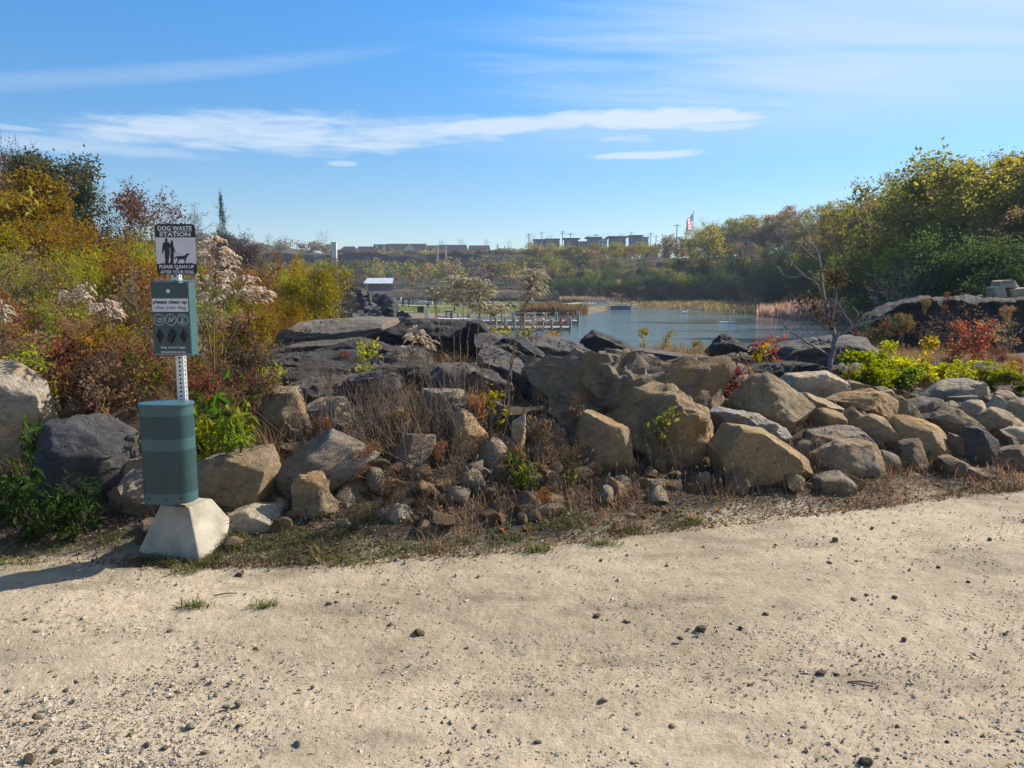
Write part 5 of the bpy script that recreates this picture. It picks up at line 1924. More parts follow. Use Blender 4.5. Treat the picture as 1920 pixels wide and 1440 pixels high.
def build_right_woods():
    rng = np.random.default_rng(31)
    G = 'trees of the wooded hillside on the right'
    rows = [(0.0, 0.30, 26, 'foot of the hill'), (0.07, 0.48, 30, 'low slope'), (0.15, 0.66, 32, 'middle slope'), (0.25, 0.84, 32, 'upper slope'), (0.35, 1.0, 30, 'skyline')]
    kinds = {
        0: [('shrub', 'darkgreen', 'dark green'), ('shrub', 'darkgreen', 'dark green'), ('shrub', 'midgreen', 'mid green'), ('round', 'darkgreen', 'dark green')],
        1: [('round', 'olive', 'olive'), ('tall', 'olive', 'slender olive'), ('sparse', 'brown', 'thin brown'), ('round', 'yellowgreen', 'yellow-green'), ('round', 'midgreen', 'mid green'), ('shrub', 'darkgreen', 'dark green')],
        2: [('round', 'olive', 'olive'), ('tall', 'brown', 'slender brown'), ('tall', 'olive', 'slender olive'), ('sparse', 'olive', 'thin olive'), ('round', 'midgreen', 'mid green'), ('round', 'brown', 'brown'), ('sparse', 'brown', 'thin brown')],
        3: [('round', 'olive', 'olive'), ('tall', 'olive', 'slender olive'), ('round', 'brown', 'brown'), ('sparse', 'olive', 'thin olive'), ('tall', 'brown', 'slender brown'), ('sparse', 'brown', 'thin brown')],
        4: [('round', 'olive', 'olive'), ('sparse', 'olive', 'thin olive'), ('round', 'olive', 'olive'), ('tall', 'olive', 'slender olive'), ('sparse', 'brown', 'thin brown'), ('round', 'brown', 'brown')],
    }
    for ri, (over, frac, step, where) in enumerate(rows):
        px = 990 + rng.uniform(0, 15)
        while px < 2010:
            D = float(np.interp(px, FRONT_PX, FRONT_D)) * (1 + over) + rng.uniform(-2, 2)
            sky = float(np.interp(px, SKY_PX, SKY_PY))
            base = 553 if px < 1500 else float(np.interp(px, [1500, 1640, 1990], [553, 548, 545]))
            top = base + (sky - base) * (frac + rng.uniform(-.08, .05))
            kd = kinds[ri][int(rng.integers(len(kinds[ri])))]
            if ri == 4 and px > 1620 and rng.random() < .4:
                kd = ('sparse', 'brown', 'thin brown')
            w = rng.uniform(1.15, 1.5) if kd[0] in ('round', 'shrub') else rng.uniform(.95, 1.25)
            if px > 1560 and kd[0] == 'round':
                w *= 0.9
            nm, ct = ('shrub', 'bush') if kd[0] == 'shrub' else ('tree', 'tree')
            if px > 1540 and kd[1] in ('yellowgreen', 'midgreen') and rng.random() < .75:
                kd = (kd[0], 'brown', kd[2].replace('yellow-green', 'brown').replace('mid green', 'brown')) if rng.random() < .5 else (kd[0], 'olive', kd[2].replace('yellow-green', 'olive').replace('mid green', 'olive'))
            near = D < 95
            tree(kd[0], kd[1], px, top, D, '%s %s, %s, %s' % (kd[2], 'bush' if nm == 'shrub' else 'tree', where, seg_name(px)), w, near, G, 'bark_grey' if kd[0] == 'bare' else 'bark', None, nm, ct)
            px += step * rng.uniform(.7, 1.3) * (0.72 if px < 1320 else 1.0 if px < 1560 else 1.7)
    for i in range(14):
        px = 1150 + i * 21 + rng.uniform(-5, 5)
        if 1262 < px < 1302:
            continue
        D = float(np.interp(px, FRONT_PX, FRONT_D)) * rng.uniform(1.22, 1.36)
        sky = float(np.interp(px, SKY_PX, SKY_PY)) + rng.uniform(0, 12)
        kd = [('round', 'olive', 'full olive'), ('tall', 'brown', 'narrow brown'), ('round', 'brown', 'full brown'), ('tall', 'yellowgreen', 'narrow yellow-green')][i % 4]
        tree(kd[0], kd[1], px, sky, D, '%s tree, skyline, %s' % (kd[2], seg_name(px)), 1.3, False, G)
    for i in range(14):
        px = 996 + i * 18 + rng.uniform(-4, 4)
        D = 296 - i * 3 + rng.uniform(-5, 5)
        kd = [('round', 'olive', 'full olive'), ('round', 'brown', 'full brown'), ('tall', 'olive', 'narrow olive')][i % 3]
        tree(kd[0], kd[1], px, 459 + rng.uniform(0, 8), D, '%s tree, in front of the flats' % kd[2], 1.3, False, G)
    for i in range(18):
        px = 1160 + i * 23 + rng.uniform(-6, 6)
        D = float(np.interp(px, FRONT_PX, FRONT_D)) * rng.uniform(1.30, 1.38)
        top = float(np.interp(px, SKY_PX, SKY_PY)) + rng.uniform(20, 34)
        pal, nm = (('olive', 'olive'), ('brown', 'brown'), ('midgreen', 'dark green'))[i % 3]
        tree('shrub', pal, px, top, D, '%s thicket under the skyline, %s' % (nm, seg_name(px)), 1.7, False, G, 'bark', None, 'shrub', 'bush')
    # trees with a look of their own
    for kd, pal, px, py, D, w, lab, bark in [
        ('round', 'olive', 1330, 428, 205, 1.1, 'full round tree just right of the flagpole', 'bark'),
        ('bare', 'brown', 1332, 410, 235, 1.0, 'rounded bare grey tree standing above the round tree by the flag', 'bark_grey'),
        ('bare', 'brown', 1372, 425, 215, 0.8, 'thin bare tree right of the flag', 'bark_grey'),
        ('round', 'gold', 1572, 390, 150, 0.9, 'golden crowned tree on the skyline left of the oak', 'bark'),
        ('bare', 'brown', 1600, 377, 155, 1.0, 'tall bare tree behind the golden crown', 'bark_grey'),
        ('sparse', 'brown', 1660, 350, 105, 1.0, 'dark branched oak at the left end of the high skyline', 'bark'),
        ('sparse', 'brown', 1745, 312, 90, 1.5, 'broad spreading brown oak on the high skyline', 'bark'),
        ('sparse', 'brown', 1815, 312, 85, 1.2, 'brown leaved oak right of the broad spreading oak', 'bark'),
        ('round', 'olive', 1860, 315, 70, 1.0, 'tall olive tree at the upper right', 'bark'),
        ('round', 'gold', 1915, 296, 66, 1.0, 'golden olive tree at the upper right corner of the woods', 'bark'),
        ('round', 'gold', 1765, 472, 62, 1.0, 'yellow leaved tree leaning over the dark cliff', 'bark_grey'),
        ('sparse', 'gold', 1690, 470, 70, 1.3, 'pale gold thin tree above the left end of the cliff', 'bark_grey'),
        ('round', 'orange', 1795, 358, 84, 0.7, 'orange tinged tree under the skyline oaks', 'bark'),
        ('round', 'yellowgreen', 1640, 385, 110, 1.0, 'bushy yellow-green tree below the dark branched oak', 'bark'),
        ('tall', 'olive', 1900, 450, 50, 1.0, 'dark leafy tree behind the stacked stones', 'bark_grey'),
        ('bare', 'brown', 1738, 480, 52, 0.8, 'whitish bare tree at the cliff edge', 'bark_grey'),
        ('bare', 'brown', 1910, 470, 45, 0.8, 'bare branching tree at the right edge above the stacked stones', 'bark_grey'),
        ('bare', 'brown', 1680, 505, 48, 0.9, 'low bare tree with pale twigs left of the cliff top', 'bark_grey'),
    ]:
        tree(kd, pal, px, py, D, lab, w, D < 95, 'trees of the wooded hillside on the right', bark)


build_right_woods()

# ----------------------------------------------------------------------------
# far woods, ridge, buildings
# ----------------------------------------------------------------------------
def forest_mass(name, rng, spots, pal, leaf_m, n_per, label, trunk=True):
    """many far trees that read as one mass: leaf clumps and trunks in one mesh"""
    Vs, Fs, b = [], [], 0
    P0, P1, R = [], [], []
    for (x, y, zb, h, w) in spots:
        n = n_per
        c = rng.normal(size=(14, 3)) * np.array((w * 0.28, w * 0.28, h * 0.17)) + np.array((x, y, zb + h * 0.66))
        idx = rng.integers(0, 14, n)
        P = c[idx] + rng.normal(size=(n, 3)) * np.array((w * 0.12, w * 0.12, h * 0.075))
        P[:, 2] = np.minimum(P[:, 2], zb + h)
        V, F = leaves_arrays(P, rng.normal(size=(n, 3)), leaf_m * rng.uniform(.6, 1.3, n), leaf_m * 0.7, rng=rng)
        Vs.append(V)
        Fs.append(F + b)
        b += len(V)
        P0.append((x, y, zb - 0.5)); P1.append((x + rng.normal() * .03 * h, y, zb + h * 0.8)); R.append(0.013 * h)
        for _ in range(4):
            P0.append((x, y, zb + h * rng.uniform(.25, .6)))
            P1.append(tuple(c[rng.integers(0, 14)] + np.array((0, 0, h * 0.12))))
            R.append(0.007 * h)
    me = new_mesh(name, np.concatenate(Vs), np.concatenate(Fs))
    o = kind(link(name, me, M['leaf_' + pal]), 'stuff', label)
    tr = segs_mesh('trunks', P0, P1, np.array(R), np.array(R) * 0.4, 3)
    t = link('trunks', tr, M['bark_grey'], o)
    t['kind'] = 'stuff'
    return o


def build_far():
    rng = np.random.default_rng(51)
    # lower wood in front of the quarry wall
    spots = {'olive': [], 'greyfar': [], 'brown': [], 'midgreen': []}
    for _ in range(230):
        px = rng.uniform(440, 1120)
        D = rng.uniform(245, 320)
        x = xat(px, D)
        zb = h1(x, D)
        top = 1.6 + (540 - rng.uniform(483, 516)) / F_PX * D
        h = np.clip(top - zb, 2.5, 9)
        spots[['olive', 'greyfar', 'brown', 'midgreen'][rng.integers(4)]].append((x, D, zb, h, rng.uniform(3.5, 6.5)))
    for k, s in spots.items():
        forest_mass('far_woods', rng, s, k, 0.75, 150, {'olive': 'olive far-off wood below the quarry wall', 'greyfar': 'grey leafless far-off wood below the quarry wall', 'brown': 'brown far-off wood below the quarry wall', 'midgreen': 'green far-off wood below the quarry wall'}[k])
    # upper wood on the ridge, with the houses
    spots = {'greyfar': [], 'brown': [], 'olive': []}
    for _ in range(250):
        px = rng.uniform(380, 1260)
        D = rng.uniform(352, 395) if px > 640 else rng.uniform(352, 430)
        x = xat(px, D)
        zb = h1(x, D)
        sk = np.interp(px, [380, 470, 560, 620, 650, 900, 1000, 1100, 1260], [446, 448, 447, 460, 473, 471, 463, 463, 460])
        top = 1.6 + (540 - (sk + abs(rng.normal()) * 7)) / F_PX * D
        h = np.clip(top - zb, 2.0, 15)
        spots[['greyfar', 'brown', 'olive'][rng.choice(3, p=[.5, .38, .12])]].append((x, D, zb, h, rng.uniform(3.5, 6)))
    for k, s in spots.items():
        forest_mass('ridge_woods', rng, s, k, 0.8, 110, {'greyfar': 'grey leafless wood along the far ridge', 'brown': 'brown wood along the far ridge', 'olive': 'olive trees scattered along the far ridge'}[k])
    # individual bare trees standing against the sky
    for px, py, D, w, lab in [(604, 433, 400, 1.0, 'tall pale bare tree on the ridge left of the concrete pylon'), (500, 437, 400, 1.0, 'bare tree on the ridge left of the pale one'), (535, 440, 405, 1.0, 'dark bare tree on the ridge beyond the gold sapling'),
                              (830, 448, 470, 1.0, 'bare tree behind the house roofs, left'), (866, 446, 470, 1.0, 'bare tree behind the house roofs, right'), (910, 448, 460, .8, 'small bare tree right of the house roofs'), (955, 450, 460, .8, 'bare tree between houses and flats'),
                              (996, 438, 440, 1.0, 'brown bare tree at the left end of the flats'), (1029, 440, 440, .8, 'small bare tree behind the leftmost flat roof'), (1165, 437, 440, .7, 'small bare tree behind the flats, right'),
                              (1410, 425, 190, .8, 'bare tree on the skyline right of the flag'), (1465, 405, 180, .8, 'bare twiggy tree on the skyline above the cattail point'), (1545, 385, 160, .9, 'bare grey tree left of the golden crown')]:
        tree('bare', 'brown', px, py, D, lab, w, False, 'bare trees on the far skyline', 'bark_grey')
    for px, py, D, lab in [(932, 458, 440, 'small dark cedar on the ridge right of the houses'), (946, 461, 440, 'smaller dark cedar beside it on the ridge')]:
        tree('cedar', 'cedar', px, py, D, lab, 0.8, False, 'cedars on the far ridge')

    # quarry wall on the far side
    n, m_ = 240, 14
    V = []
    for j in range(m_):
        for i in range(n):
            px = 330 + (1110 - 330) * i / (n - 1)
            D = 336 + 6 * j / (m_ - 1)
            x = xat(px, D)
            z0, z1 = 7.0, 16.2 + 0.6 * math.sin(i * 0.13) - 3.2 * sm(np.array([px]), 880, 1100)[0]
            V.append((x, D, z0 + (z1 - z0) * j / (m_ - 1)))
    V = np.array(V)
    V[:, 1] += 1.6 * fbm(V * np.array((0.12, 0.12, 0.3)), 4, 61)
    V[:, 2] += 0.5 * fbm(V * 0.2, 3, 62) * (V[:, 2] > 12)
    i = np.arange(m_ - 1)[:, None] * n + np.arange(n - 1)[None, :]
    F = np.stack([i, i + 1, i + n + 1, i + n], -1).reshape(-1, 4)
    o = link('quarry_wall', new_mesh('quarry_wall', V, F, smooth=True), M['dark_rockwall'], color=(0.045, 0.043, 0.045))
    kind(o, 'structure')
    # pale barrier wall left of the pylon
    mb = MB()
    x0, x1, D = xat(476, 322), xat(640, 322), 322
    mb.box(((x0 + x1) / 2, D, 1.6 + (540 - 504) / F_PX * D), (x1 - x0, 0.5, 2.0))
    tag(mb.build('barrier_wall', M['far_concrete']), 'long low grey concrete barrier wall below the quarry wall', 'wall')
    # concrete pylons
    for px, w, py0, py1, D, lab in [(631, 9.5, 457, 508, 300, 'grey concrete pylon standing alone left of the houses'), (468.5, 3.6, 458, 503, 310, 'slim white pole at the left, beyond the seedheads'),
                                    (822, 3.0, 463, 498, 318, 'left slim concrete post of the far pair'), (837.5, 2.6, 463, 497, 318, 'right slim concrete post of the far pair')]:
        Wm = w * D / F_PX
        z0, z1 = 1.6 + (540 - py1) / F_PX * D - 2, 1.6 + (540 - py0) / F_PX * D
        nm = 'concrete_pylon' if px < 700 else 'concrete_post'
        t = thing(nm, lab, 'pylon' if px < 700 else 'post', (xat(px, D), D, z0))
        MB().box((0, 0, (z1 - z0) / 2), (Wm, Wm * .8, z1 - z0)).build('shaft', M['far_concrete'], t, bevel=0.06)
        MB().box((0, 0, z1 - z0 + 0.1), (Wm * 1.1, Wm * .9, 0.2)).build('cap', M['far_concrete'], t)
    D = 312
    t = thing('concrete_tower', 'small grey tower with a dark square opening beside the slim white pole', 'tower', (xat(459, D), D, 1.6 + (540 - 480) / F_PX * D))
    MB().box((0, 0, 2.3), (2.6, 2.4, 5.6)).build('shaft', M['flat_pale'], t, bevel=0.05)
    MB().box((0.35, -1.2, 2.9), (0.9, 0.1, 1.6)).build('opening', M['hole'], t)
    MB().box((0.3, 0, 5.35), (1.2, 1.2, 0.5)).build('cap', M['flat_pale'], t)

    # houses on the ridge
    def house(px0, px1, ridge, eave, base, D, lab, gables=(), wins=(), hip=0.0):
        k = D / F_PX
        zz = lambda py: 1.6 + (540 - py) * k
        x0, x1 = xat(px0, D), xat(px1, D)
        w, dpt = x1 - x0, 8.0
        t = thing('house', lab, 'house', ((x0 + x1) / 2, D, zz(base) - 1.5), group='houses on the far ridge')
        b0 = zz(base) - 1.5
        he, hr = zz(eave) - b0, zz(ridge) - b0
        MB().box((0, dpt / 2, he / 2), (w * 0.97, dpt, he)).build('wall', M['house_wall'], t)
        hx = hip * w
        mb = MB()
        V = [(-w / 2, -0.5, he), (w / 2, -0.5, he), (w / 2, dpt + .5, he), (-w / 2, dpt + .5, he), (-w / 2 + hx, dpt / 2, hr), (w / 2 - hx, dpt / 2, hr)]
        mb.add(V, [(0, 1, 5, 4), (1, 2, 5), (2, 3, 4, 5), (3, 0, 4), (3, 2, 1, 0)])
        rf = mb.build('roof', M['house_roof'], t)
        for gx, gw, gt in gables:
            g0 = (gx - gw / 2 - (px0 + px1) / 2) * k
            g1 = (gx + gw / 2 - (px0 + px1) / 2) * k
            gz = zz(gt) - b0
            MB().add([(g0, -1.2, 0), (g1, -1.2, 0), (g1, -1.2, he), (g0, -1.2, he), ((g0 + g1) / 2, -1.2, gz - .15), (g0, 1, 0), (g1, 1, 0), (g1, 1, he), (g0, 1, he), ((g0 + g1) / 2, 1, gz - .15)],
                     [(0, 1, 2, 4, 3), (1, 6, 7, 2), (5, 0, 3, 8), (9, 7, 6, 5, 8)]).build('gable', M['house_wall'], t)
            MB().add([(g0 - .3, -1.5, he - .25), ((g0 + g1) / 2, -1.5, gz), (g1 + .3, -1.5, he - .25), (g0 - .3, 3.5, he - .25), ((g0 + g1) / 2, 3.5, gz), (g1 + .3, 3.5, he - .25)],
                     [(0, 1, 4, 3), (1, 2, 5, 4)]).build('gable_roof', M['house_roof'], t)
            wf = MB().box(((g0 + g1) / 2, -1.24, he * 0.9), (0.8, 0.06, 1.2)).build('window', M['far_concrete'], t)
            MB().box(((g0 + g1) / 2, -1.29, he * 0.9), (0.6, 0.05, 1.0)).build('pane', M['glass'], wf)
        for wx in wins:
            xx = (wx - (px0 + px1) / 2) * k
            wf = MB().box((xx, -0.04, he * 0.72), (1.1, 0.08, 1.2)).build('window', M['far_concrete'], t)
            MB().box((xx, -0.10, he * 0.72), (0.9, 0.05, 1.0)).build('pane', M['glass'], wf)
        return t
    house(636, 676, 463, 475, 480, 402, 'leftmost house on the ridge with a plain brown hip roof', (), (650, 664), 0.25)
    house(668, 706, 463, 475, 480, 405, 'second ridge house from the left with a long brown roof', (), (680, 694), 0.15)
    house(702, 732, 459, 472, 480, 398, 'ridge house with two narrow pointed gables', ((709, 9, 461), (722, 9, 461)), ())
    house(728, 764, 458, 470, 480, 400, 'ridge house with one low gable and a dark roof', ((736, 13, 465),), (750,))
    house(762, 800, 458, 470, 480, 395, 'ridge house with the widest pale gable', ((770, 22, 459),), (785, 793))
    house(796, 822, 461, 471, 480, 398, 'small ridge house with a dark balcony opening', ((816, 9, 463),), (803,))
    house(818, 878, 460, 472, 480, 405, 'long low brown roofed house on the ridge behind the posts', (), (840, 852, 866), 0.05)
    house(878, 920, 461, 472, 480, 412, 'rightmost brown roofed house on the ridge', (), (890, 905), 0.05)

    # flat-roofed flats
    def flats(px0, px1, top, base, D, lab, mat, over=1.0, stripes=()):
        k = D / F_PX
        zz = lambda py: 1.6 + (540 - py) * k
        x0, x1 = xat(px0, D), xat(px1, D)
        b0 = zz(base)
        t = thing('apartment_block', lab, 'apartment block', ((x0 + x1) / 2, D, b0), group='flat-roofed flats on the far ridge')
        h = zz(top) - b0
        w = x1 - x0
        MB().box((0, 5, h / 2), (w, 10, h)).build('wall', M[mat], t)
        MB().box((0, 5, h + 0.25), (w + over * 2, 10 + over * 2, 0.5)).build('roof', M['flat_roof'], t)
        n = max(2, int(w / 3.2))
        for r_ in range(max(1, int(h / 3))):
            for i in range(n):
                xx = -w / 2 + w * (i + .5) / n
                wf = MB().box((xx, -0.05, h - 1.6 - r_ * 3), (1.7, 0.1, 1.6)).build('window', M['flat_pale'], t)
                MB().box((xx, -0.12, h - 1.6 - r_ * 3), (1.4, 0.06, 1.3)).build('pane', M['glass'], wf)
        return t
    flats(1000, 1022, 452, 474, 450, 'low brown-grey flat at the left end of the flats', 'flat_wall', .3)
    flats(1022, 1048, 451, 474, 448, 'second flat-roofed block from the left', 'flat_wall', .3)
    flats(1058, 1082, 450, 474, 452, 'narrow flat with an overhanging roof left of the pale flats', 'flat_wall', 1.2)
    flats(1082, 1101, 456, 476, 446, 'low flat with red-brown cladding panels', 'brick_red', .3)
    flats(1101, 1122, 448, 476, 455, 'dark corner block of the pale flats with overhanging roof', 'flat_wall', 1.4)
    flats(1120, 1136, 451, 476, 450, 'pale white flat in the middle of the row', 'flat_pale', .3)
    flats(1142, 1170, 447, 476, 455, 'dark flat with the widest overhanging roof', 'flat_wall', 1.8)
    flats(1180, 1198, 445, 476, 458, 'dark tall block near the right end of the flats', 'flat_wall', 1.4)
    flats(1196, 1212, 448, 476, 462, 'rightmost pale flat behind the trees', 'flat_pale', .5)

    # utility poles
    for px, py, D in [(991, 440, 432), (1015, 437, 425), (1053, 435, 420), (1068, 439, 428), (1101, 444, 430), (1115, 441, 430), (1180, 437, 440), (1216, 438, 420), (1226, 443, 430), (1264, 423, 330), (1362, 418, 300)]:
        x = xat(px, D)
        z0 = h1(x, D)
        z1 = 1.6 + (540 - py) / F_PX * D
        h = z1 - z0
        t = thing('utility_pole', 'utility pole %s' % ('above the right woods left of the flag' if px == 1264 else 'on the skyline right of the flag' if px == 1362 else 'by the flats on the skyline'), 'utility pole', (x, D, z0), group='utility poles on the skyline')
        MB().tube([(0, 0, 0), (0, 0, h)], [0.24, 0.17], 8).build('pole', M['bark_grey'], t)
        MB().box((0, 0, h - 0.7), (3.2, 0.16, 0.18)).build('crossarm', M['bark_grey'], t)
        if px in (1053, 1216):
            MB().box((0, 0, h - 1.7), (2.6, 0.16, 0.18)).build('crossarm', M['bark_grey'], t)
    mb = MB()
    for a, b_ in ((0, 1), ):
        for k in range(2):
            pa, pb = (1053, 437 + k * 2, 420), (1216, 440 + k * 2, 420)
            pts = []
            for i in range(13):
                f = i / 12
                p = at(pa[0] + (pb[0] - pa[0]) * f, pa[1] + (pb[1] - pa[1]) * f, 420)
                p[2] -= 1.0 * 4 * f * (1 - f) * 0.5
                pts.append(tuple(p))
            mb.tube(pts, 0.035, 4)
    tag(mb.build('power_line', M['flat_roof']), 'sagging power lines strung between the utility poles', 'power line')

    # flag
    D = 255
    px = 1293.5
    x = xat(px, D)
    z0, z1 = h1(x, D), 1.6 + (540 - 402) / F_PX * D
    t = thing('flagpole', 'tall thin white flagpole rising out of the right woods', 'flagpole', (x, D, z0))
    MB().tube([(0, 0, 0), (0, 0, z1 - z0)], [0.16, 0.09], 8).build('pole', M['white_roof'], t)
    MB().tube([(0, 0, z1 - z0), (0, 0, z1 - z0 + .35)], [0.18, 0.1], 8).build('finial', M['white_roof'], t)
    # hanging flag, stripes and blue canton as one sheet with two-sided colour by place
    nx, nz = 26, 26
    fh, fw = 4.4, 6.2
    V, Fc, mi = [], [], []
    for j in range(nz + 1):
        for i in range(nx + 1):
            u, v = i / nx, j / nz
            # limp: the fly drops down as it leaves the pole
            xx = -u * fw * 0.34 - 0.12 * math.sin(u * 9)
            yy = 0.55 * math.sin(u * 11 + v * 1.5) * u
            zz = -v * fh * (1 - 0.12 * u) - 2.4 * u ** 1.1
            V.append((xx, yy, zz))
    red, blue, white = [m_leaf(n_, [c_, c_], 0.5, 0.0, 0.8) for n_, c_ in (('flag_red', (0.50, 0.03, 0.04)), ('flag_blue', (0.04, 0.07, 0.30)), ('flag_white', (0.78, 0.78, 0.80)))]
    for j in range(nz):
        for i in range(nx):
            a = j * (nx + 1) + i
            Fc.append((a, a + 1, a + nx + 2, a + nx + 1))
            stripe = (j // 3) % 2
            star = ((i % 2 == 0) and (j % 3 == 1))
            mi.append((2 if star else 1) if (i < 10 and j < 14) else (0 if stripe == 0 else 2))
    me = new_mesh('flag', np.array(V), np.array(Fc), mi, True)
    for q in (red, blue, white):
        me.materials.append(q)
    fl = link('flag', me, None, None, (x - 0.12, D, z1 - 0.3))
    tag(fl, 'limp striped flag with blue starred corner hanging from the flagpole', 'flag')

    # white-roofed shelter
    D = 236
    k = D / F_PX
    x0, x1 = xat(687, D), xat(741, D)
    zt, ze = 1.6 + (540 - 521.5) * k, 1.6 + (540 - 531.5) * k
    t = thing('shelter', 'low open shelter with a long white metal roof beyond the lawn', 'shelter', ((x0 + x1) / 2, D, ze - 2.4))
    w = x1 - x0
    MB().add([(-w / 2, -3, 2.4), (w / 2, -3, 2.4), (w / 2 - .3, 1, 2.4 + zt - ze), (-w / 2 + .5, 1, 2.4 + zt - ze), (w / 2, 4, 2.3), (-w / 2, 4, 2.3)], [(0, 1, 2, 3), (3, 2, 4, 5)]).build('roof', M['white_roof'], t)
    for xx in (-w / 2 + .4, -w / 6, w / 6, w / 2 - .4):
        MB().box((xx, -2.6, 1.1), (0.22, 0.22, 2.6)).build('post', M['bark'], t)
    MB().box((0, 2.5, 1.1), (w * .9, 0.2, 2.2)).build('back_wall', M['flat_wall'], t)


build_far()


# ----------------------------------------------------------------------------
# meadow, shore and docks
# ----------------------------------------------------------------------------
def strip(name, pts, width, lift=0.05, mat='path'):
    P = np.array(pts, float)
    tt = np.linspace(0, len(P) - 1, (len(P) - 1) * 16 + 1)
    X = np.interp(tt, range(len(P)), P[:, 0])
    Y = np.interp(tt, range(len(P)), P[:, 1])
    ker = np.ones(9) / 9
    X[4:-4] = np.convolve(X, ker, 'valid')
    Y[4:-4] = np.convolve(Y, ker, 'valid')
    dx, dy = np.gradient(X), np.gradient(Y)
    l = np.hypot(dx, dy)
    nx, ny = -dy / l, dx / l
    L = np.stack([X + nx * width / 2, Y + ny * width / 2], 1)
    R = np.stack([X - nx * width / 2, Y - ny * width / 2], 1)
    zl, zr = H(L[:, 0], L[:, 1]), H(R[:, 0], R[:, 1])
    zc = np.maximum(zl, zr) + lift
    zc = np.convolve(np.concatenate([zc[:1].repeat(3), zc, zc[-1:].repeat(3)]), np.ones(7) / 7, 'valid') + 0.05
    V = np.concatenate([np.column_stack([L, zc]), np.column_stack([R, zc])])
    n = len(X)
    i = np.arange(n - 1)
    F = np.stack([i, i + n, i + n + 1, i + 1], 1)
    return kind(link(name, new_mesh(name, V, F), M[mat]), 'structure')


def stuff_blades(name, pts, h, w, lean, pal, label, rng):
    V, F = blades_arrays(pts, h, w, lean, rng)
    return kind(link(name, new_mesh(name, V, F), M['leaf_' + pal]), 'stuff', label)


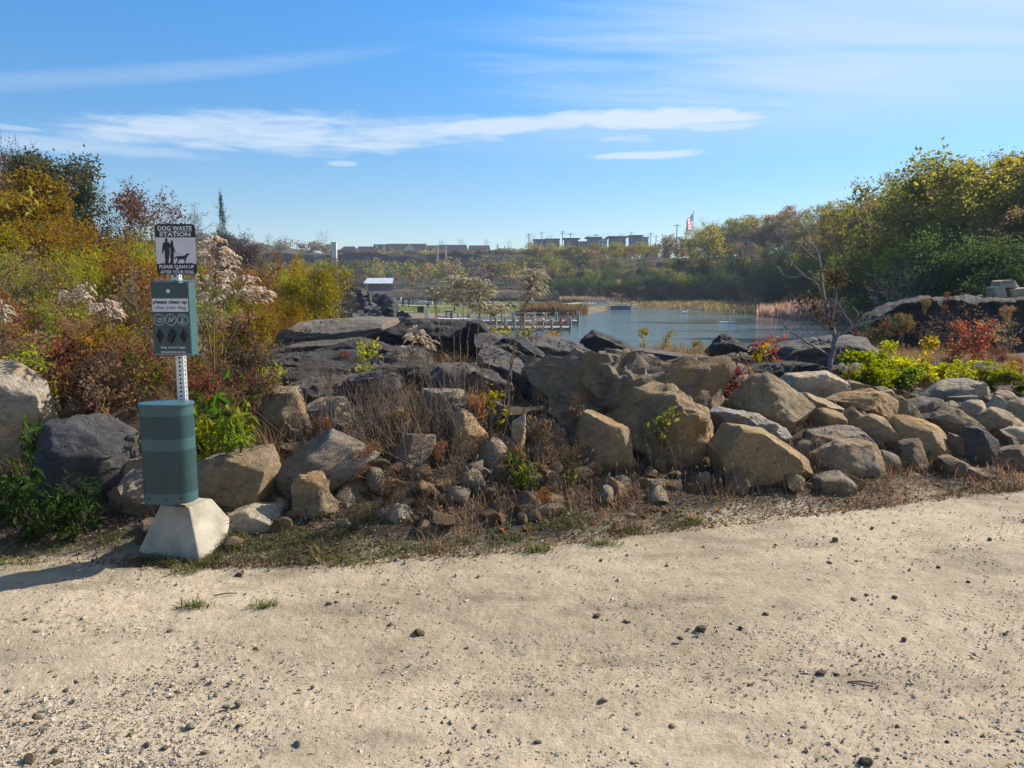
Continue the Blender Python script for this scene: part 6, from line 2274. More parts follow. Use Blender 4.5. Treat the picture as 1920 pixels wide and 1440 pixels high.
def build_shore():
    rng = np.random.default_rng(71)

    def scatter(n, px0, px1, D0, D1):
        D = rng.uniform(D0, D1, n)
        px = rng.uniform(px0, px1, n)
        x = (px - 960) / F_PX * D
        return x, D, H(x, D)
    # winding paths
    def gp(px, D):
        return (xat(px, D), D)
    strip('path', [gp(600, 205), gp(655, 192), gp(690, 180), gp(708, 168), gp(755, 160), gp(830, 158), gp(930, 162), gp(1010, 172), gp(1070, 182)], 2.6)
    strip('path', [gp(755, 160), gp(720, 150), gp(712, 136), gp(740, 124), gp(775, 118)], 2.4)
    strip('path', [gp(1070, 182), gp(1100, 186), gp(1112, 180)], 3.5)
    # low white terrace walls across the meadow
    for i, (p0, p1, D) in enumerate([(746, 812, 176), (755, 832, 184), (748, 800, 192)]):
        x0, x1 = xat(p0, D), xat(p1, D)
        z = h1((x0 + x1) / 2, D)
        o = MB().box(((x0 + x1) / 2, D, z + 0.25), (x1 - x0, 0.9, 0.9)).build('terrace_wall', M['far_concrete'])
        tag(o, 'long low pale terrace wall on the meadow, %s of three' % ('front one', 'middle one', 'back one')[i], 'low wall', 'terrace walls on the meadow')
    # lawn texture
    x, y, z = scatter(14000, 690, 1190, 112, 205)
    d = poly_dist(x, y, LAKE)
    k = d > 4
    stuff_blades('lawn_grass', np.stack([x, y, z], 1)[k], rng.uniform(.10, .25, k.sum()), 0.12, 0.4, 'greengrass', 'mown green grass of the lawn beyond the lake', rng)
    # tall brown grass banks
    x, y, z = scatter(15000, 720, 1075, 206, 226)
    stuff_blades('brown_grass', np.stack([x, y, z], 1), rng.uniform(1.0, 2.2, len(x)), 0.22, 0.35, 'purplegrass', 'tall grey-brown grass bank behind the lawn', rng)
    x, y, z = scatter(9000, 1050, 1175, 188, 214)
    stuff_blades('brown_grass', np.stack([x, y, z], 1), rng.uniform(1.0, 2.0, len(x)), 0.22, 0.35, 'reed', 'pale tan grass slope at the foot of the right woods', rng)
    x, y, z = scatter(16000, 1140, 1480, 120, 186)
    d = poly_dist(x, y, LAKE)
    over, fd = right_rise(x, y)
    k = (d > 0.3) & (over < 6)
    stuff_blades('bank_grass', np.stack([x, y, z], 1)[k], rng.uniform(.5, 1.3, k.sum()), 0.16, 0.4, 'bankgrass', 'olive brown grass bank along the far right shore', rng)
    # cattails and reeds
    for (p0, p1, D0, D1, n, lab, hh) in [(975, 1102, 127, 136, 5000, 'tall rusty reeds on the far left shore by the gangway', 2.6), (1395, 1600, 100, 128, 9000, 'tall pale cattails on the point of the right shore', 2.9), (640, 760, 205, 228, 4000, 'brown reeds below the shelter', 2.0)]:
        x, y, z = scatter(n, p0, p1, D0, D1)
        d = poly_dist(x, y, LAKE)
        k = (d > -1.2) & (d < 14)
        z = np.maximum(z, WATER)
        hts = rng.uniform(.55, 1, n) * hh * (0.8 + 0.3 * fbm(np.stack([x, y], 1) * .3, 3, 6))
        stuff_blades('reeds', np.stack([x, y, z], 1)[k], hts[k], 0.13, 0.25, 'reed' if p0 > 1300 else 'redgrass', lab, rng)
    # riprap heap of dark rocks above the left shore
    protos = stone_protos(7, 1200, 3, 0.8, (.42, .78), 9, 0.05)
    for m_ in protos:
        m_.materials.append(M['rock'])
    G = 'dark riprap rocks heaped above the left shore'
    k = 0
    spots = []
    for row in range(7):
        py = 550 + row * 8.2
        x0 = 628 + row * 2
        x1 = np.interp(py, [548, 560, 575, 590, 604], [690, 715, 752, 765, 772])
        px = x0 + rng.uniform(0, 10)
        col = 0
        while px < x1:
            spots.append((px + rng.uniform(-4, 4), py + rng.uniform(-3, 3), 62 - row * 2.2, row, col))
            px += rng.uniform(13, 19)
            col += 1
    zones = lambda px, py: ('top' if py < 562 else 'middle' if py < 584 else 'bottom', 'left' if px < 668 else 'middle' if px < 715 else 'right')
    for px, py, D, row, col in spots:
        p = at(px, py, D)
        r = rng.uniform(10.5, 16.0) * D / F_PX
        o = link('riprap_rock', protos[k % 7], None, None, (p[0], p[1], p[2]))
        o.scale = (r * rng.uniform(.9, 1.3), r, r * rng.uniform(.9, 1.2))
        o.rotation_euler = (rng.uniform(-.8, .8), rng.uniform(-.8, .8), rng.uniform(0, 6.28))
        sh = rng.uniform(.8, 1.3)
        o.color = (0.075 * sh, 0.074 * sh, 0.08 * sh, 1)
        tag(o, 'dark angular riprap rock, %s row of the heap above the shore, %s from left' % (('top', 'second', 'third', 'fourth', 'fifth', 'sixth', 'bottom')[row], ('first', 'second', 'third', 'fourth', 'fifth', 'sixth', 'seventh', 'eighth', 'ninth', 'tenth', 'eleventh', 'twelfth')[col]), 'rock', G)
        k += 1
    # earth mound carrying the heap
    V, F = ico(4)
    c = at(690, 590, 64)
    W = V * np.array((3.9, 4.0, 1.5)) * (1 + 0.12 * fbm(V * 2, 3, 3))[:, None] + np.array((c[0] - 0.8, c[1] + 2.5, c[2] - 0.9))
    kind(link('riprap_mound', new_mesh('riprap_mound', W, F, smooth=True), M['rock'], color=(0.06, 0.058, 0.06)), 'structure')

    # docks
    def dock(px0, px1, py_deck, D, lab, posts, ring_px, slant=0.0):
        k = D / F_PX
        x0, x1 = xat(px0, D), xat(px1, D)
        zd = 1.6 + (540 - py_deck) * k
        t = thing('dock', lab, 'dock', (x0, D, WATER), group='wooden docks on the left of the lake')
        w = x1 - x0
        hd = zd - WATER
        nb = int(w / 0.9)
        for i in range(nb):
            MB().box((w * (i + .5) / nb, 0, hd), (w / nb - 0.05, 2.2, 0.10)).build('plank', M['wood_pale'], t)
        for yy in (-1.05, 1.05):
            MB().box((w / 2, yy, hd - 0.20), (w, 0.12, 0.22)).build('beam', M['wood'], t)
        for i in range(posts):
            for yy in (-1.15, 1.15):
                if yy > 0 and i % 2:
                    continue
                MB().tube([(w * i / (posts - 1), yy, -1.2), (w * i / (posts - 1), yy, hd + 1.1)], 0.15, 8).build('piling', M['wood'], t)
        MB().box((w * 0.45, 1.1, hd + 0.95), (w * 0.75, 0.10, 0.10)).build('rail', M['wood_pale'], t)
        MB().box((w * 0.45, 1.1, hd + 0.5), (w * 0.75, 0.08, 0.08)).build('rail', M['wood_pale'], t)
        # life ring on its post near the end
        rx = (ring_px - px0) * k
        pts = [(rx + 0.36 * math.cos(a * math.pi / 8), -1.32, hd + 0.72 + 0.36 * math.sin(a * math.pi / 8)) for a in range(17)]
        o = MB().tube(pts, 0.09, 6).build('life_ring', M['orange'], None)
        o.location = t.location
        tag(o, 'orange life ring hanging on the %s dock' % ('near' if D < 90 else 'far'), 'life ring', 'life rings on the docks')
    dock(930, 1068, 613, 84, 'near wooden dock with pilings reaching into the lake', 9, 1053)
    dock(800, 1083, 601, 97, 'far wooden dock with pilings and railings', 15, 1069)
    # a small pontoon with railings near the riprap
    D = 92
    k = D / F_PX
    for i, (p0, p1, py) in enumerate([(778, 800, 603), (803, 880, 598)]):
        x0, x1 = xat(p0, D), xat(p1, D)
        zc = 1.6 + (540 - py) * k
        t = thing('pontoon', ['short pale floating pontoon next to the riprap', 'longer pale floating pontoon left of the docks'][i], 'pontoon', ((x0 + x1) / 2, D + i, WATER), group='floating pontoons')
        w = x1 - x0
        MB().box((0, 0, 0.35), (w, 2.0, 0.8)).build('float', M['flat_pale'], t, bevel=0.05)
        MB().box((0, 0, 0.80), (w, 2.1, 0.1)).build('deck', M['white_roof'], t)
        for q in (-w / 2 + .1, w / 2 - .1):
            MB().tube([(q, -.9, .8), (q, -.9, 1.6)], 0.06, 6).build('rail_post', M['steel'], t)
    # gangway and platform on the far shore
    D = 166
    k = D / F_PX
    zz = lambda py: 1.6 + (540 - py) * k
    x0, x1 = xat(1098, D), xat(1150, D)
    t = thing('gangway', 'pale truss gangway leading down to the floating platform', 'gangway', (x0, D, WATER))
    w = x1 - x0
    MB().box((w / 2, 0, 0.75), (w, 1.4, 0.15)).build('deck', M['white_roof'], t)
    for yy in (-.7, .7):
        MB().box((w / 2, yy, 1.9), (w, 0.12, 0.12)).build('top_rail', M['far_concrete'], t)
        n = 8
        for i in range(n):
            a, b_ = w * i / n, w * (i + 1) / n
            MB().tube([(a, yy, .8), (b_, yy, 1.9)], 0.06, 5).build('diagonal', M['far_concrete'], t)
            MB().tube([(a, yy, .8), (a, yy, 1.9)], 0.05, 5).build('upright', M['far_concrete'], t)
    x0, x1 = xat(1146, D), xat(1180, D)
    t = thing('floating_platform', 'dark floating platform at the end of the gangway', 'platform', ((x0 + x1) / 2, D, WATER))
    MB().box((0, 0, 0.35), (x1 - x0, 3, 0.7)).build('float', M['flat_wall'], t, bevel=0.05)
    MB().box((0, 0, 0.76), (x1 - x0 + .2, 3.2, 0.1)).build('deck', M['wood'], t)
    MB().box((0.4, 0.4, 1.0), (2.0, 1.2, 0.4)).build('bench_seat', M['far_concrete'], t)

    # benches on the lawn
    def bench(px, D, lab, wpx):
        x = xat(px, D)
        t = thing('bench', lab, 'bench', (x, D, h1(x, D)), (0, 0, 0), 'benches on the lawn')
        w = wpx * D / F_PX
        MB().box((0, 0, .5), (w, .5, .1)).build('seat', M['wood'], t)
        MB().box((0, .28, .95), (w, .08, .5)).build('backrest', M['wood'], t)
        for s in (-1, 1):
            MB().box((s * w * .42, 0, .25), (.12, .45, .5)).build('leg', M['flat_wall'], t)
    bench(1035, 172, 'grey bench by the path on the right of the lawn', 14)
    bench(780, 166, 'dark green bench left of the walkers on the lawn', 11)
    bench(1000, 148, 'grey bench behind the brown reeds', 16)
    # dark planter boxes / crates by the shore
    for px, D, lab in [(790, 118, 'dark square crate on the shore left of the seedheads'), (842, 116, 'dark shed-like box by the dock end')]:
        x = xat(px, D)
        t = thing('storage_box', lab, 'box', (x, D, h1(x, D)))
        MB().box((0, 0, .5), (1.0, .8, 1.0)).build('body', M['flat_roof'], t, bevel=0.03)
        MB().box((0, 0, 1.03), (1.1, .9, .08)).build('lid', M['flat_wall'], t)


build_shore()


# ----------------------------------------------------------------------------
# people, geese, swans far away
# ----------------------------------------------------------------------------
def skin_mesh(name, joints, bones, radii, subdiv=1):
    me = bpy.data.meshes.new(name)
    me.from_pydata(joints, bones, [])
    o = bpy.data.objects.new(name, me)
    COL.objects.link(o)
    md = o.modifiers.new('skin', 'SKIN')
    for i, r in enumerate(radii):
        r = r if isinstance(r, tuple) else (r, r)
        me.skin_vertices[0].data[i].radius = r
    me.skin_vertices[0].data[0].use_root = True
    s = o.modifiers.new('sub', 'SUBSURF')
    s.levels = subdiv
    s.render_levels = subdiv
    dg = bpy.context.evaluated_depsgraph_get()
    out = bpy.data.meshes.new_from_object(o.evaluated_get(dg))
    bpy.data.objects.remove(o)
    bpy.data.meshes.remove(me)
    out.name = name
    out.polygons.foreach_set('use_smooth', [True] * len(out.polygons))
    return out


def person_mesh(seed, stride=0.22):
    j = [(0, 0, .95), (0, 0, 1.2), (0, 0, 1.42), (0, -.01, 1.52), (0, -.02, 1.64), (0, -.02, 1.74),
         (.10, 0, .90), (.11, -stride * .6, .50), (.11, -stride, .08), (.11, -stride - .14, .03),
         (-.10, 0, .90), (-.11, stride * .3, .50), (-.11, stride, .10), (-.11, stride - .12, .03),
         (.19, 0, 1.40), (.24, stride * .5, 1.12), (.24, stride * .2, .86), (.24, stride * .1, .76),
         (-.19, 0, 1.40), (-.24, -stride * .5, 1.12), (-.24, -stride * .9, .88), (-.24, -stride, .79)]
    b = [(0, 1), (1, 2), (2, 3), (3, 4), (4, 5), (0, 6), (6, 7), (7, 8), (8, 9), (0, 10), (10, 11), (11, 12), (12, 13), (2, 14), (14, 15), (15, 16), (16, 17), (2, 18), (18, 19), (19, 20), (20, 21)]
    r = [(.15, .11), (.14, .10), (.16, .10), (.055, .055), (.095, .10), (.07, .08), (.09, .09), (.065, .065), (.045, .045), (.04, .035), (.09, .09), (.065, .065), (.045, .045), (.04, .035),
         (.06, .06), (.045, .045), (.038, .038), (.035, .03), (.06, .06), (.045, .045), (.038, .038), (.035, .03)]
    return skin_mesh('person', j, b, r)


def build_life():
    pm = person_mesh(1)
    pm.materials.append(M['dark_cloth'])
    pm2 = pm.copy()
    pm2.materials[0] = M['pale_cloth']
    hair = MB()
    for px, D, mat, rz, lab in [(757, 148, 0, 0.4, 'person in dark clothes walking on the lawn, left one of a pair'), (768, 146, 0, -0.3, 'person in black with light trousers on the lawn, right one of a pair'), (775, 163, 0, 1.2, 'person in dark clothes by the green bench'),
                                (881, 142, 0, 0.2, 'person in black standing behind the cream seedheads'), (753, 190, 1, 0.9, 'person in pale clothes by the terrace walls'), (1164, 166, 0, 1.5, 'person in dark clothes on the floating platform')]:
        x = xat(px, D)
        z = h1(x, D) if px < 1100 else WATER + 0.8
        o = link('person', pm if mat == 0 else pm2, None, None, (x, D, z))
        o.rotation_euler = (0, 0, rz)
        tag(o, lab, 'person', 'people across the lake')
        V, F = ico(2)
        hm = bpy.data.meshes.get('hair') or new_mesh('hair', V * np.array((.105, .115, .10)), F, smooth=True)
        link('hair', hm, M['black'], o, (0, 0.0, 1.71))
    # geese on the grass
    j = [(0, .32, .34), (0, .12, .36), (0, -.12, .38), (0, -.24, .48), (0, -.26, .66), (0, -.30, .74), (0, -.40, .72), (.07, 0, .22), (.07, 0, .02), (-.07, 0, .22), (-.07, 0, .02)]
    b = [(0, 1), (1, 2), (2, 3), (3, 4), (4, 5), (5, 6), (1, 7), (7, 8), (1, 9), (9, 10)]
    r = [.05, .15, .15, .07, .045, .055, .02, .03, .02, .03, .02]
    gm = skin_mesh('goose', j, b, r)
    gm.materials.append(M['dark_cloth'])
    rng = np.random.default_rng(3)
    for px, D, lab in [(708, 168, 'dark goose at the fork of the path'), (950, 150, 'dark goose on the lawn left of the tall seedhead plant'), (964, 150, 'dark goose second left of the tall seedhead plant'), (978, 156, 'dark goose on the path by the tall seedhead plant'),
                       (1014, 160, 'dark goose on the path right of the tall seedhead plant'), (958, 178, 'dark goose far back on the lawn'), (975, 178, 'dark goose far back near the path end'), (1120, 176, 'dark goose on the green slope above the gangway'),
                       (858, 150, 'dark goose behind the cream seedheads'), (803, 140, 'dark goose on the lawn above the shore crate'), (922, 180, 'dark goose at the back of the lawn'), (840, 175, 'dark goose by the terrace walls')]:
        x = xat(px, D)
        o = link('goose', gm, None, None, (x, D, h1(x, D)))
        o.rotation_euler = (0, 0, rng.uniform(0, 6.28))
        o.scale = (1.5, 1.5, 1.5)
        tag(o, lab, 'goose', 'geese on the lawn')
    # swans on the lake
    j = [(0, .5, .20), (0, .2, .16), (0, -.2, .16), (0, -.42, .25), (0, -.46, .52), (0, -.52, .74), (0, -.66, .72), (0, -.78, .66)]
    b = [(i, i + 1) for i in range(7)]
    r = [.06, .24, .22, .09, .055, .055, .055, .02]
    smh = skin_mesh('swan', j, b, r)
    smh.materials.append(M['white_feather'])
    for px, py, rz, sc, lab in [(1283, 588, 1.3, 1.1, 'white swan alone in the middle of the lake'), (1181, 579, 1.2, 1.3, 'white swan touching the end of the platform'), (1190.5, 578, 0.3, 1.2, 'white swan just right of the platform'),
                                (1352, 606, 1.4, .7, 'white waterbird leading the little group'), (1362, 606.5, 1.4, .7, 'white waterbird in the middle of the little group'), (1372, 606.5, 1.6, .8, 'white waterbird at the rear of the little group')]:
        d = ray(px, py)
        t = (WATER - CAM_H) / d[2]
        o = link('swan', smh, None, None, (d[0] * t, d[1] * t, WATER - 0.02))
        o.rotation_euler = (0, 0, rz)
        o.scale = (sc, sc, sc)
        tag(o, lab, 'swan', 'white birds on the lake')


build_life()


# ----------------------------------------------------------------------------
# the cliff on the right
# ----------------------------------------------------------------------------
def build_cliff():
    n, m_ = 200, 60
    pxs = np.linspace(1585, 2080, n)
    V = np.zeros((m_, n, 3))
    for i, px in enumerate(pxs):
        top_py = np.interp(px, [1585, 1625, 1650, 1690, 1740, 1800, 2080], [668, 625, 598, 575, 563, 560, 556])
        D = np.interp(px, [1585, 1650, 1740, 1900, 2080], [30, 29.5, 29, 31, 33])
        zt = 1.6 + (540 - top_py) / F_PX * D
        x = xat(px, D)
        for j in range(m_):
            t = j / (m_ - 1)
            if t < 0.62:
                f = t / 0.62
                V[j, i] = (x, D + 0.35 * f ** 2, -3.2 + (zt + 3.2) * f)
            else:
                f = (t - 0.62) / 0.38
                V[j, i] = (x * (1 + 0.45 * f), D + 0.35 + 16 * f, zt + 0.25 * f - 1.2 * f * f)
    q = V.reshape(-1, 3)
    face = np.repeat((np.arange(m_) / (m_ - 1) < 0.63)[:, None], n, 1).reshape(-1)
    lay = vnoise(np.stack([q[:, 0] * .25, q[:, 1] * .25, q[:, 2] * 3.2], 1), 5)
    q[:, 1] += np.where(face, 0.45 * fbm(q * np.array((.55, .55, .22)), 5, 91, 0.55) + 0.16 * np.round(lay * 3) / 3 + 0.25 * fbm(q * 1.7, 4, 93), 0)
    q[:, 2] += 0.35 * fbm(q * np.array((.7, .7, .1)), 5, 92, 0.6)
    i = np.arange(m_ - 1)[:, None] * n + np.arange(n - 1)[None, :]
    F = np.stack([i, i + 1, i + n + 1, i + n], -1).reshape(-1, 4)
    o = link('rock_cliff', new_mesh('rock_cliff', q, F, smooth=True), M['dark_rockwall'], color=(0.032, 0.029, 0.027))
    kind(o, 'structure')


build_cliff()


# ----------------------------------------------------------------------------
# left hillside plants
# ----------------------------------------------------------------------------
def shrub_at(kindname, pal, px, py_top, Y, label, width=1.0, near=True, group=None, bark='bark', name='shrub', cat='shrub', var=None, base=None):
    p = at(px, py_top, Y)
    return plant(kindname, pal, p[0], Y, p[2], label, cat, name, width, var, near, group, bark, base=base)


def build_left_slope():
    G = 'shrubs and small trees on the left slope'
    T = [
        # kind, palette, px, py_top, Y, width, label, bark, tree?
        ('sparse', 'maroon', 2, 285, 34, .9, 'dark red thin tree at the upper left edge', 'bark', 1),
        ('bare', 'brown', 28, 272, 36, .8, 'bare twiggy tree behind the grey-green tree, far left', 'bark_grey', 1),
        ('round', 'willow', 92, 306, 32, .95, 'grey-green rounded tree high at the left', 'bark_grey', 1),
        ('round', 'willow', 55, 318, 33, .8, 'smaller grey-green tree left of the rounded one', 'bark_grey', 1),
        ('round', 'orange', 20, 340, 22, 1.3, 'big orange-gold tree at the left edge', 'bark', 1),
        ('round', 'orange', 85, 378, 20, 1.1, 'orange-gold bushy tree right of the big one', 'bark', 1),
        ('fineshrub', 'rust', 68, 352, 25, .9, 'reddish bush between the orange tree and the grey-green tree', 'bark_red', 0),
        ('cedar', 'cedar', 183, 360, 30, 1.25, 'dark evergreen cedar left of the sign', 'bark', 1),
        ('cedar', 'cedar', 148, 400, 27, 1.1, 'lower dark cedar left of the tall one', 'bark', 1),
        ('bare', 'brown', 248, 348, 33, .9, 'bare grey tree rising behind the maroon tree', 'bark_grey', 1),
        ('sparse', 'maroon', 258, 368, 28, 1.0, 'maroon leaved tree just left of the sign', 'bark_red', 1),
        ('bare', 'brown', 300, 372, 45, 1.0, 'bare tree behind the left edge of the sign', 'bark_grey', 1),
        ('bare', 'brown', 340, 388, 48, 1.0, 'bare tree behind the sign', 'bark_grey', 1),
        ('bare', 'brown', 378, 394, 50, 1.0, 'bare tree right of the sign', 'bark_grey', 1),
        ('bare', 'brown', 440, 432, 80, 1.2, 'distant bare tree over the big seedhead plant', 'bark_grey', 1),
        ('round', 'greyfar', 420, 445, 70, 1.3, 'grey-brown distant tree behind the big seedhead plant', 'bark_grey', 1),
        ('round', 'greyfar', 350, 440, 60, 1.3, 'grey-brown tree behind the sign', 'bark_grey', 1),
        ('fineshrub', 'orange', 130, 420, 17, 1.1, 'orange bush on the upper slope below the cedars', 'bark', 0),
        ('fineshrub', 'gold', 40, 430, 16, 1.2, 'gold bush under the big orange tree', 'bark', 0),
        ('fineshrub', 'rust', 190, 440, 19, 1.1, 'rust bush below the tall cedar', 'bark_red', 0),
        ('fineshrub', 'olive', 235, 450, 18, 1.0, 'olive bush left of the sign', 'bark', 0),
        ('fineshrub', 'yellowgreen', 215, 470, 14, .9, 'yellow-green bush in the middle of the slope left of the sign', 'bark', 0),
        ('fineshrub', 'yellowgreen', 95, 490, 12.5, 1.0, 'yellow-green bush lower on the left slope', 'bark', 0),
        ('fineshrub', 'olive', 20, 480, 13, 1.2, 'olive bush at the left edge halfway down', 'bark', 0),
        ('fineshrub', 'gold', 150, 475, 14, 1.1, 'gold bush halfway down the left slope', 'bark', 0),
        ('fineshrub', 'rust', 270, 480, 14, 1.0, 'rust bush directly left of the bag box', 'bark_red', 0),
        ('fineshrub', 'olive', 310, 460, 16, 1.0, 'olive bush behind the sign panel', 'bark', 0),
        ('twiggy', 'brown', 60, 470, 10, 1.0, 'leafless brown twiggy bush on the left slope', 'bark', 0),
        ('twiggy', 'brown', 250, 500, 9.5, 1.0, 'leafless twiggy bush left of the bag box', 'bark', 0),
        ('twiggy', 'brown', 160, 520, 9, 1.0, 'leafless twiggy bush among the left seedheads', 'bark_red', 0),
        ('fineshrub', 'rust', 30, 560, 9.5, 1.0, 'low rust bush at the left edge', 'bark_red', 0),
        ('fineshrub', 'redgrass', 110, 580, 8.5, 1.1, 'low reddish-tan bush below the left seedheads', 'bark_red', 0),
        ('fineshrub', 'maroon', 230, 590, 8.0, 1.0, 'low maroon bush left of the bag box', 'bark_red', 0),
        ('fineshrub', 'gold', 170, 615, 7.6, .9, 'low gold flecked bush left of the bag box', 'bark', 0),
        ('fineshrub', 'redgrass', 30, 630, 7.2, 1.1, 'low straw-red bush above the pale edge boulder', 'bark_red', 0),
        ('fineshrub', 'redgrass', 250, 650, 6.8, .9, 'low straw-red bush left of the post', 'bark_red', 0),
        # right of the box
        ('fineshrub', 'rust', 440, 505, 13, .9, 'rust orange bush behind the big seedhead plant', 'bark_red', 0),
        ('fineshrub', 'rust', 490, 490, 30, .8, 'tall narrow orange-red bush right of the big seedhead plant', 'bark_red', 0),
        ('fineshrub', 'olive', 400, 520, 11, .9, 'olive bush right behind the bag box', 'bark', 0),
        ('fineshrub', 'gold', 470, 560, 10.5, .9, 'gold bush below the right-hand seedheads', 'bark', 0),
        ('fineshrub', 'yellowgreen', 430, 580, 9.5, .9, 'yellow-green bush right of the bag box', 'bark', 0),
        ('fineshrub', 'orange', 535, 565, 14, .8, 'orange bush above the left ledges', 'bark', 0),
        ('fineshrub', 'rust', 510, 590, 11.5, 1.0, 'rust bush at the left end of the ledges', 'bark_red', 0),
        ('fineshrub', 'orange', 580, 590, 13, .7, 'low orange bush at the top of the ledges', 'bark', 0),
        ('fineshrub', 'redgrass', 470, 620, 8.8, .9, 'straw coloured bush left of the dark ledges', 'bark_red', 0),
        ('shrub', 'gold', 588, 506, 22, .62, 'small yellow-green and gold tree over the ledges', 'bark', 1),
        ('shrub', 'yellowgreen', 558, 520, 22, .5, 'small yellow-green tree left of the gold one', 'bark', 1),
        ('fineshrub', 'orange', 563, 495, 24, .25, 'narrow orange sapling top between the two small gold trees', 'bark', 0),
        ('fineshrub', 'greyfar', 628, 522, 45, .7, 'grey-brown thicket behind the gold tree', 'bark_grey', 0),
        ('fineshrub', 'greyfar', 600, 515, 70, .9, 'grey-brown thicket on the slope beside the path', 'bark_grey', 0),
        ('fineshrub', 'greyfar', 668, 537, 78, .6, 'low grey thicket above the riprap', 'bark_grey', 0),
        ('fineshrub', 'brown', 480, 515, 50, 1.5, 'brown thicket far behind the seedheads', 'bark_grey', 0),
        ('fineshrub', 'brown', 540, 510, 70, 1.5, 'brown thicket far beyond the gold tree', 'bark_grey', 0),
        ('fineshrub', 'rust', 673, 536, 85, .7, 'small round rust coloured bush on the path bank', 'bark_red', 0),
    ]
    for kd, pal, px, py, Y, w, lab, bark, tr in T:
        if tr:
            tree(kd, pal, px, py, Y, lab, w, True, G, bark)
        else:
            shrub_at(kd, pal, px, py, Y, lab, w, True, G, bark)
    rng = np.random.default_rng(81)
    # leafy autumn stalks low on the slope
    for i in range(52):
        px = rng.uniform(-20, 285) if i < 38 else rng.uniform(372, 500)
        Y = rng.uniform(5.9, 8.6)
        py = np.interp(Y, [5.9, 8.6], [690, 575]) + rng.uniform(-25, 35)
        pal, nm = [('maroon', 'maroon'), ('red', 'red'), ('gold', 'gold'), ('yellowgreen', 'yellow-green'), ('rust', 'rust'), ('redgrass', 'straw-red'), ('deadweed', 'brown'), ('orange', 'orange')][i % 8]
        side = 'left of the post' if px < 300 else 'right of the post'
        shrub_at('leafstalk', pal, px, py, Y, '%s leaved stalks low on the slope %s' % (nm, side), rng.uniform(.8, 1.1), False, 'leafy autumn stalks on the left slope', 'bark_red', 'stalks', 'weed')
    # dry reddish grass over the slope
    n = 9000
    y = rng.uniform(5.4, 9.0, n)
    px = rng.uniform(-60, 520, n)
    x = (px - 960) / F_PX * y
    s = y - edge_y(x)
    z = H(x, y)
    k = (s > 0.7) & (rng.random(n) < 0.4 + 0.6 * np.clip(fbm(np.stack([x, y], 1) * 0.9, 3, 4) + .5, 0, 1))
    P = np.stack([x, y, z], 1)[k]
    h = rng.uniform(.10, .34, len(P)) * (0.7 + 0.04 * P[:, 1])
    half = len(P) // 2
    stuff_blades('dry_grass', P[:half], h[:half], 0.006, 0.75, 'redgrass', 'reddish dry grass covering the left slope', rng)
    stuff_blades('dry_grass', P[half:], h[half:], 0.006, 0.8, 'drygrass', 'straw coloured dry grass covering the left slope', rng)


build_left_slope()


def build_slope_undergrowth():
    # the slope goes on in the same way beyond the left edge
    rng = np.random.default_rng(181)
    for pal, n in (('rust', 26), ('olive', 26), ('gold', 20)):
        spots = []
        for _ in range(n):
            Y = rng.uniform(7, 26)
            x = xat(rng.uniform(-1500, -120), Y)
            spots.append((x, Y, h1(x, Y), rng.uniform(.9, 2.6), rng.uniform(1.2, 2.6)))
        forest_mass('undergrowth', rng, spots, pal, 0.09, 700, '%s coloured undergrowth on the slope at the far left' % pal)


build_slope_undergrowth()


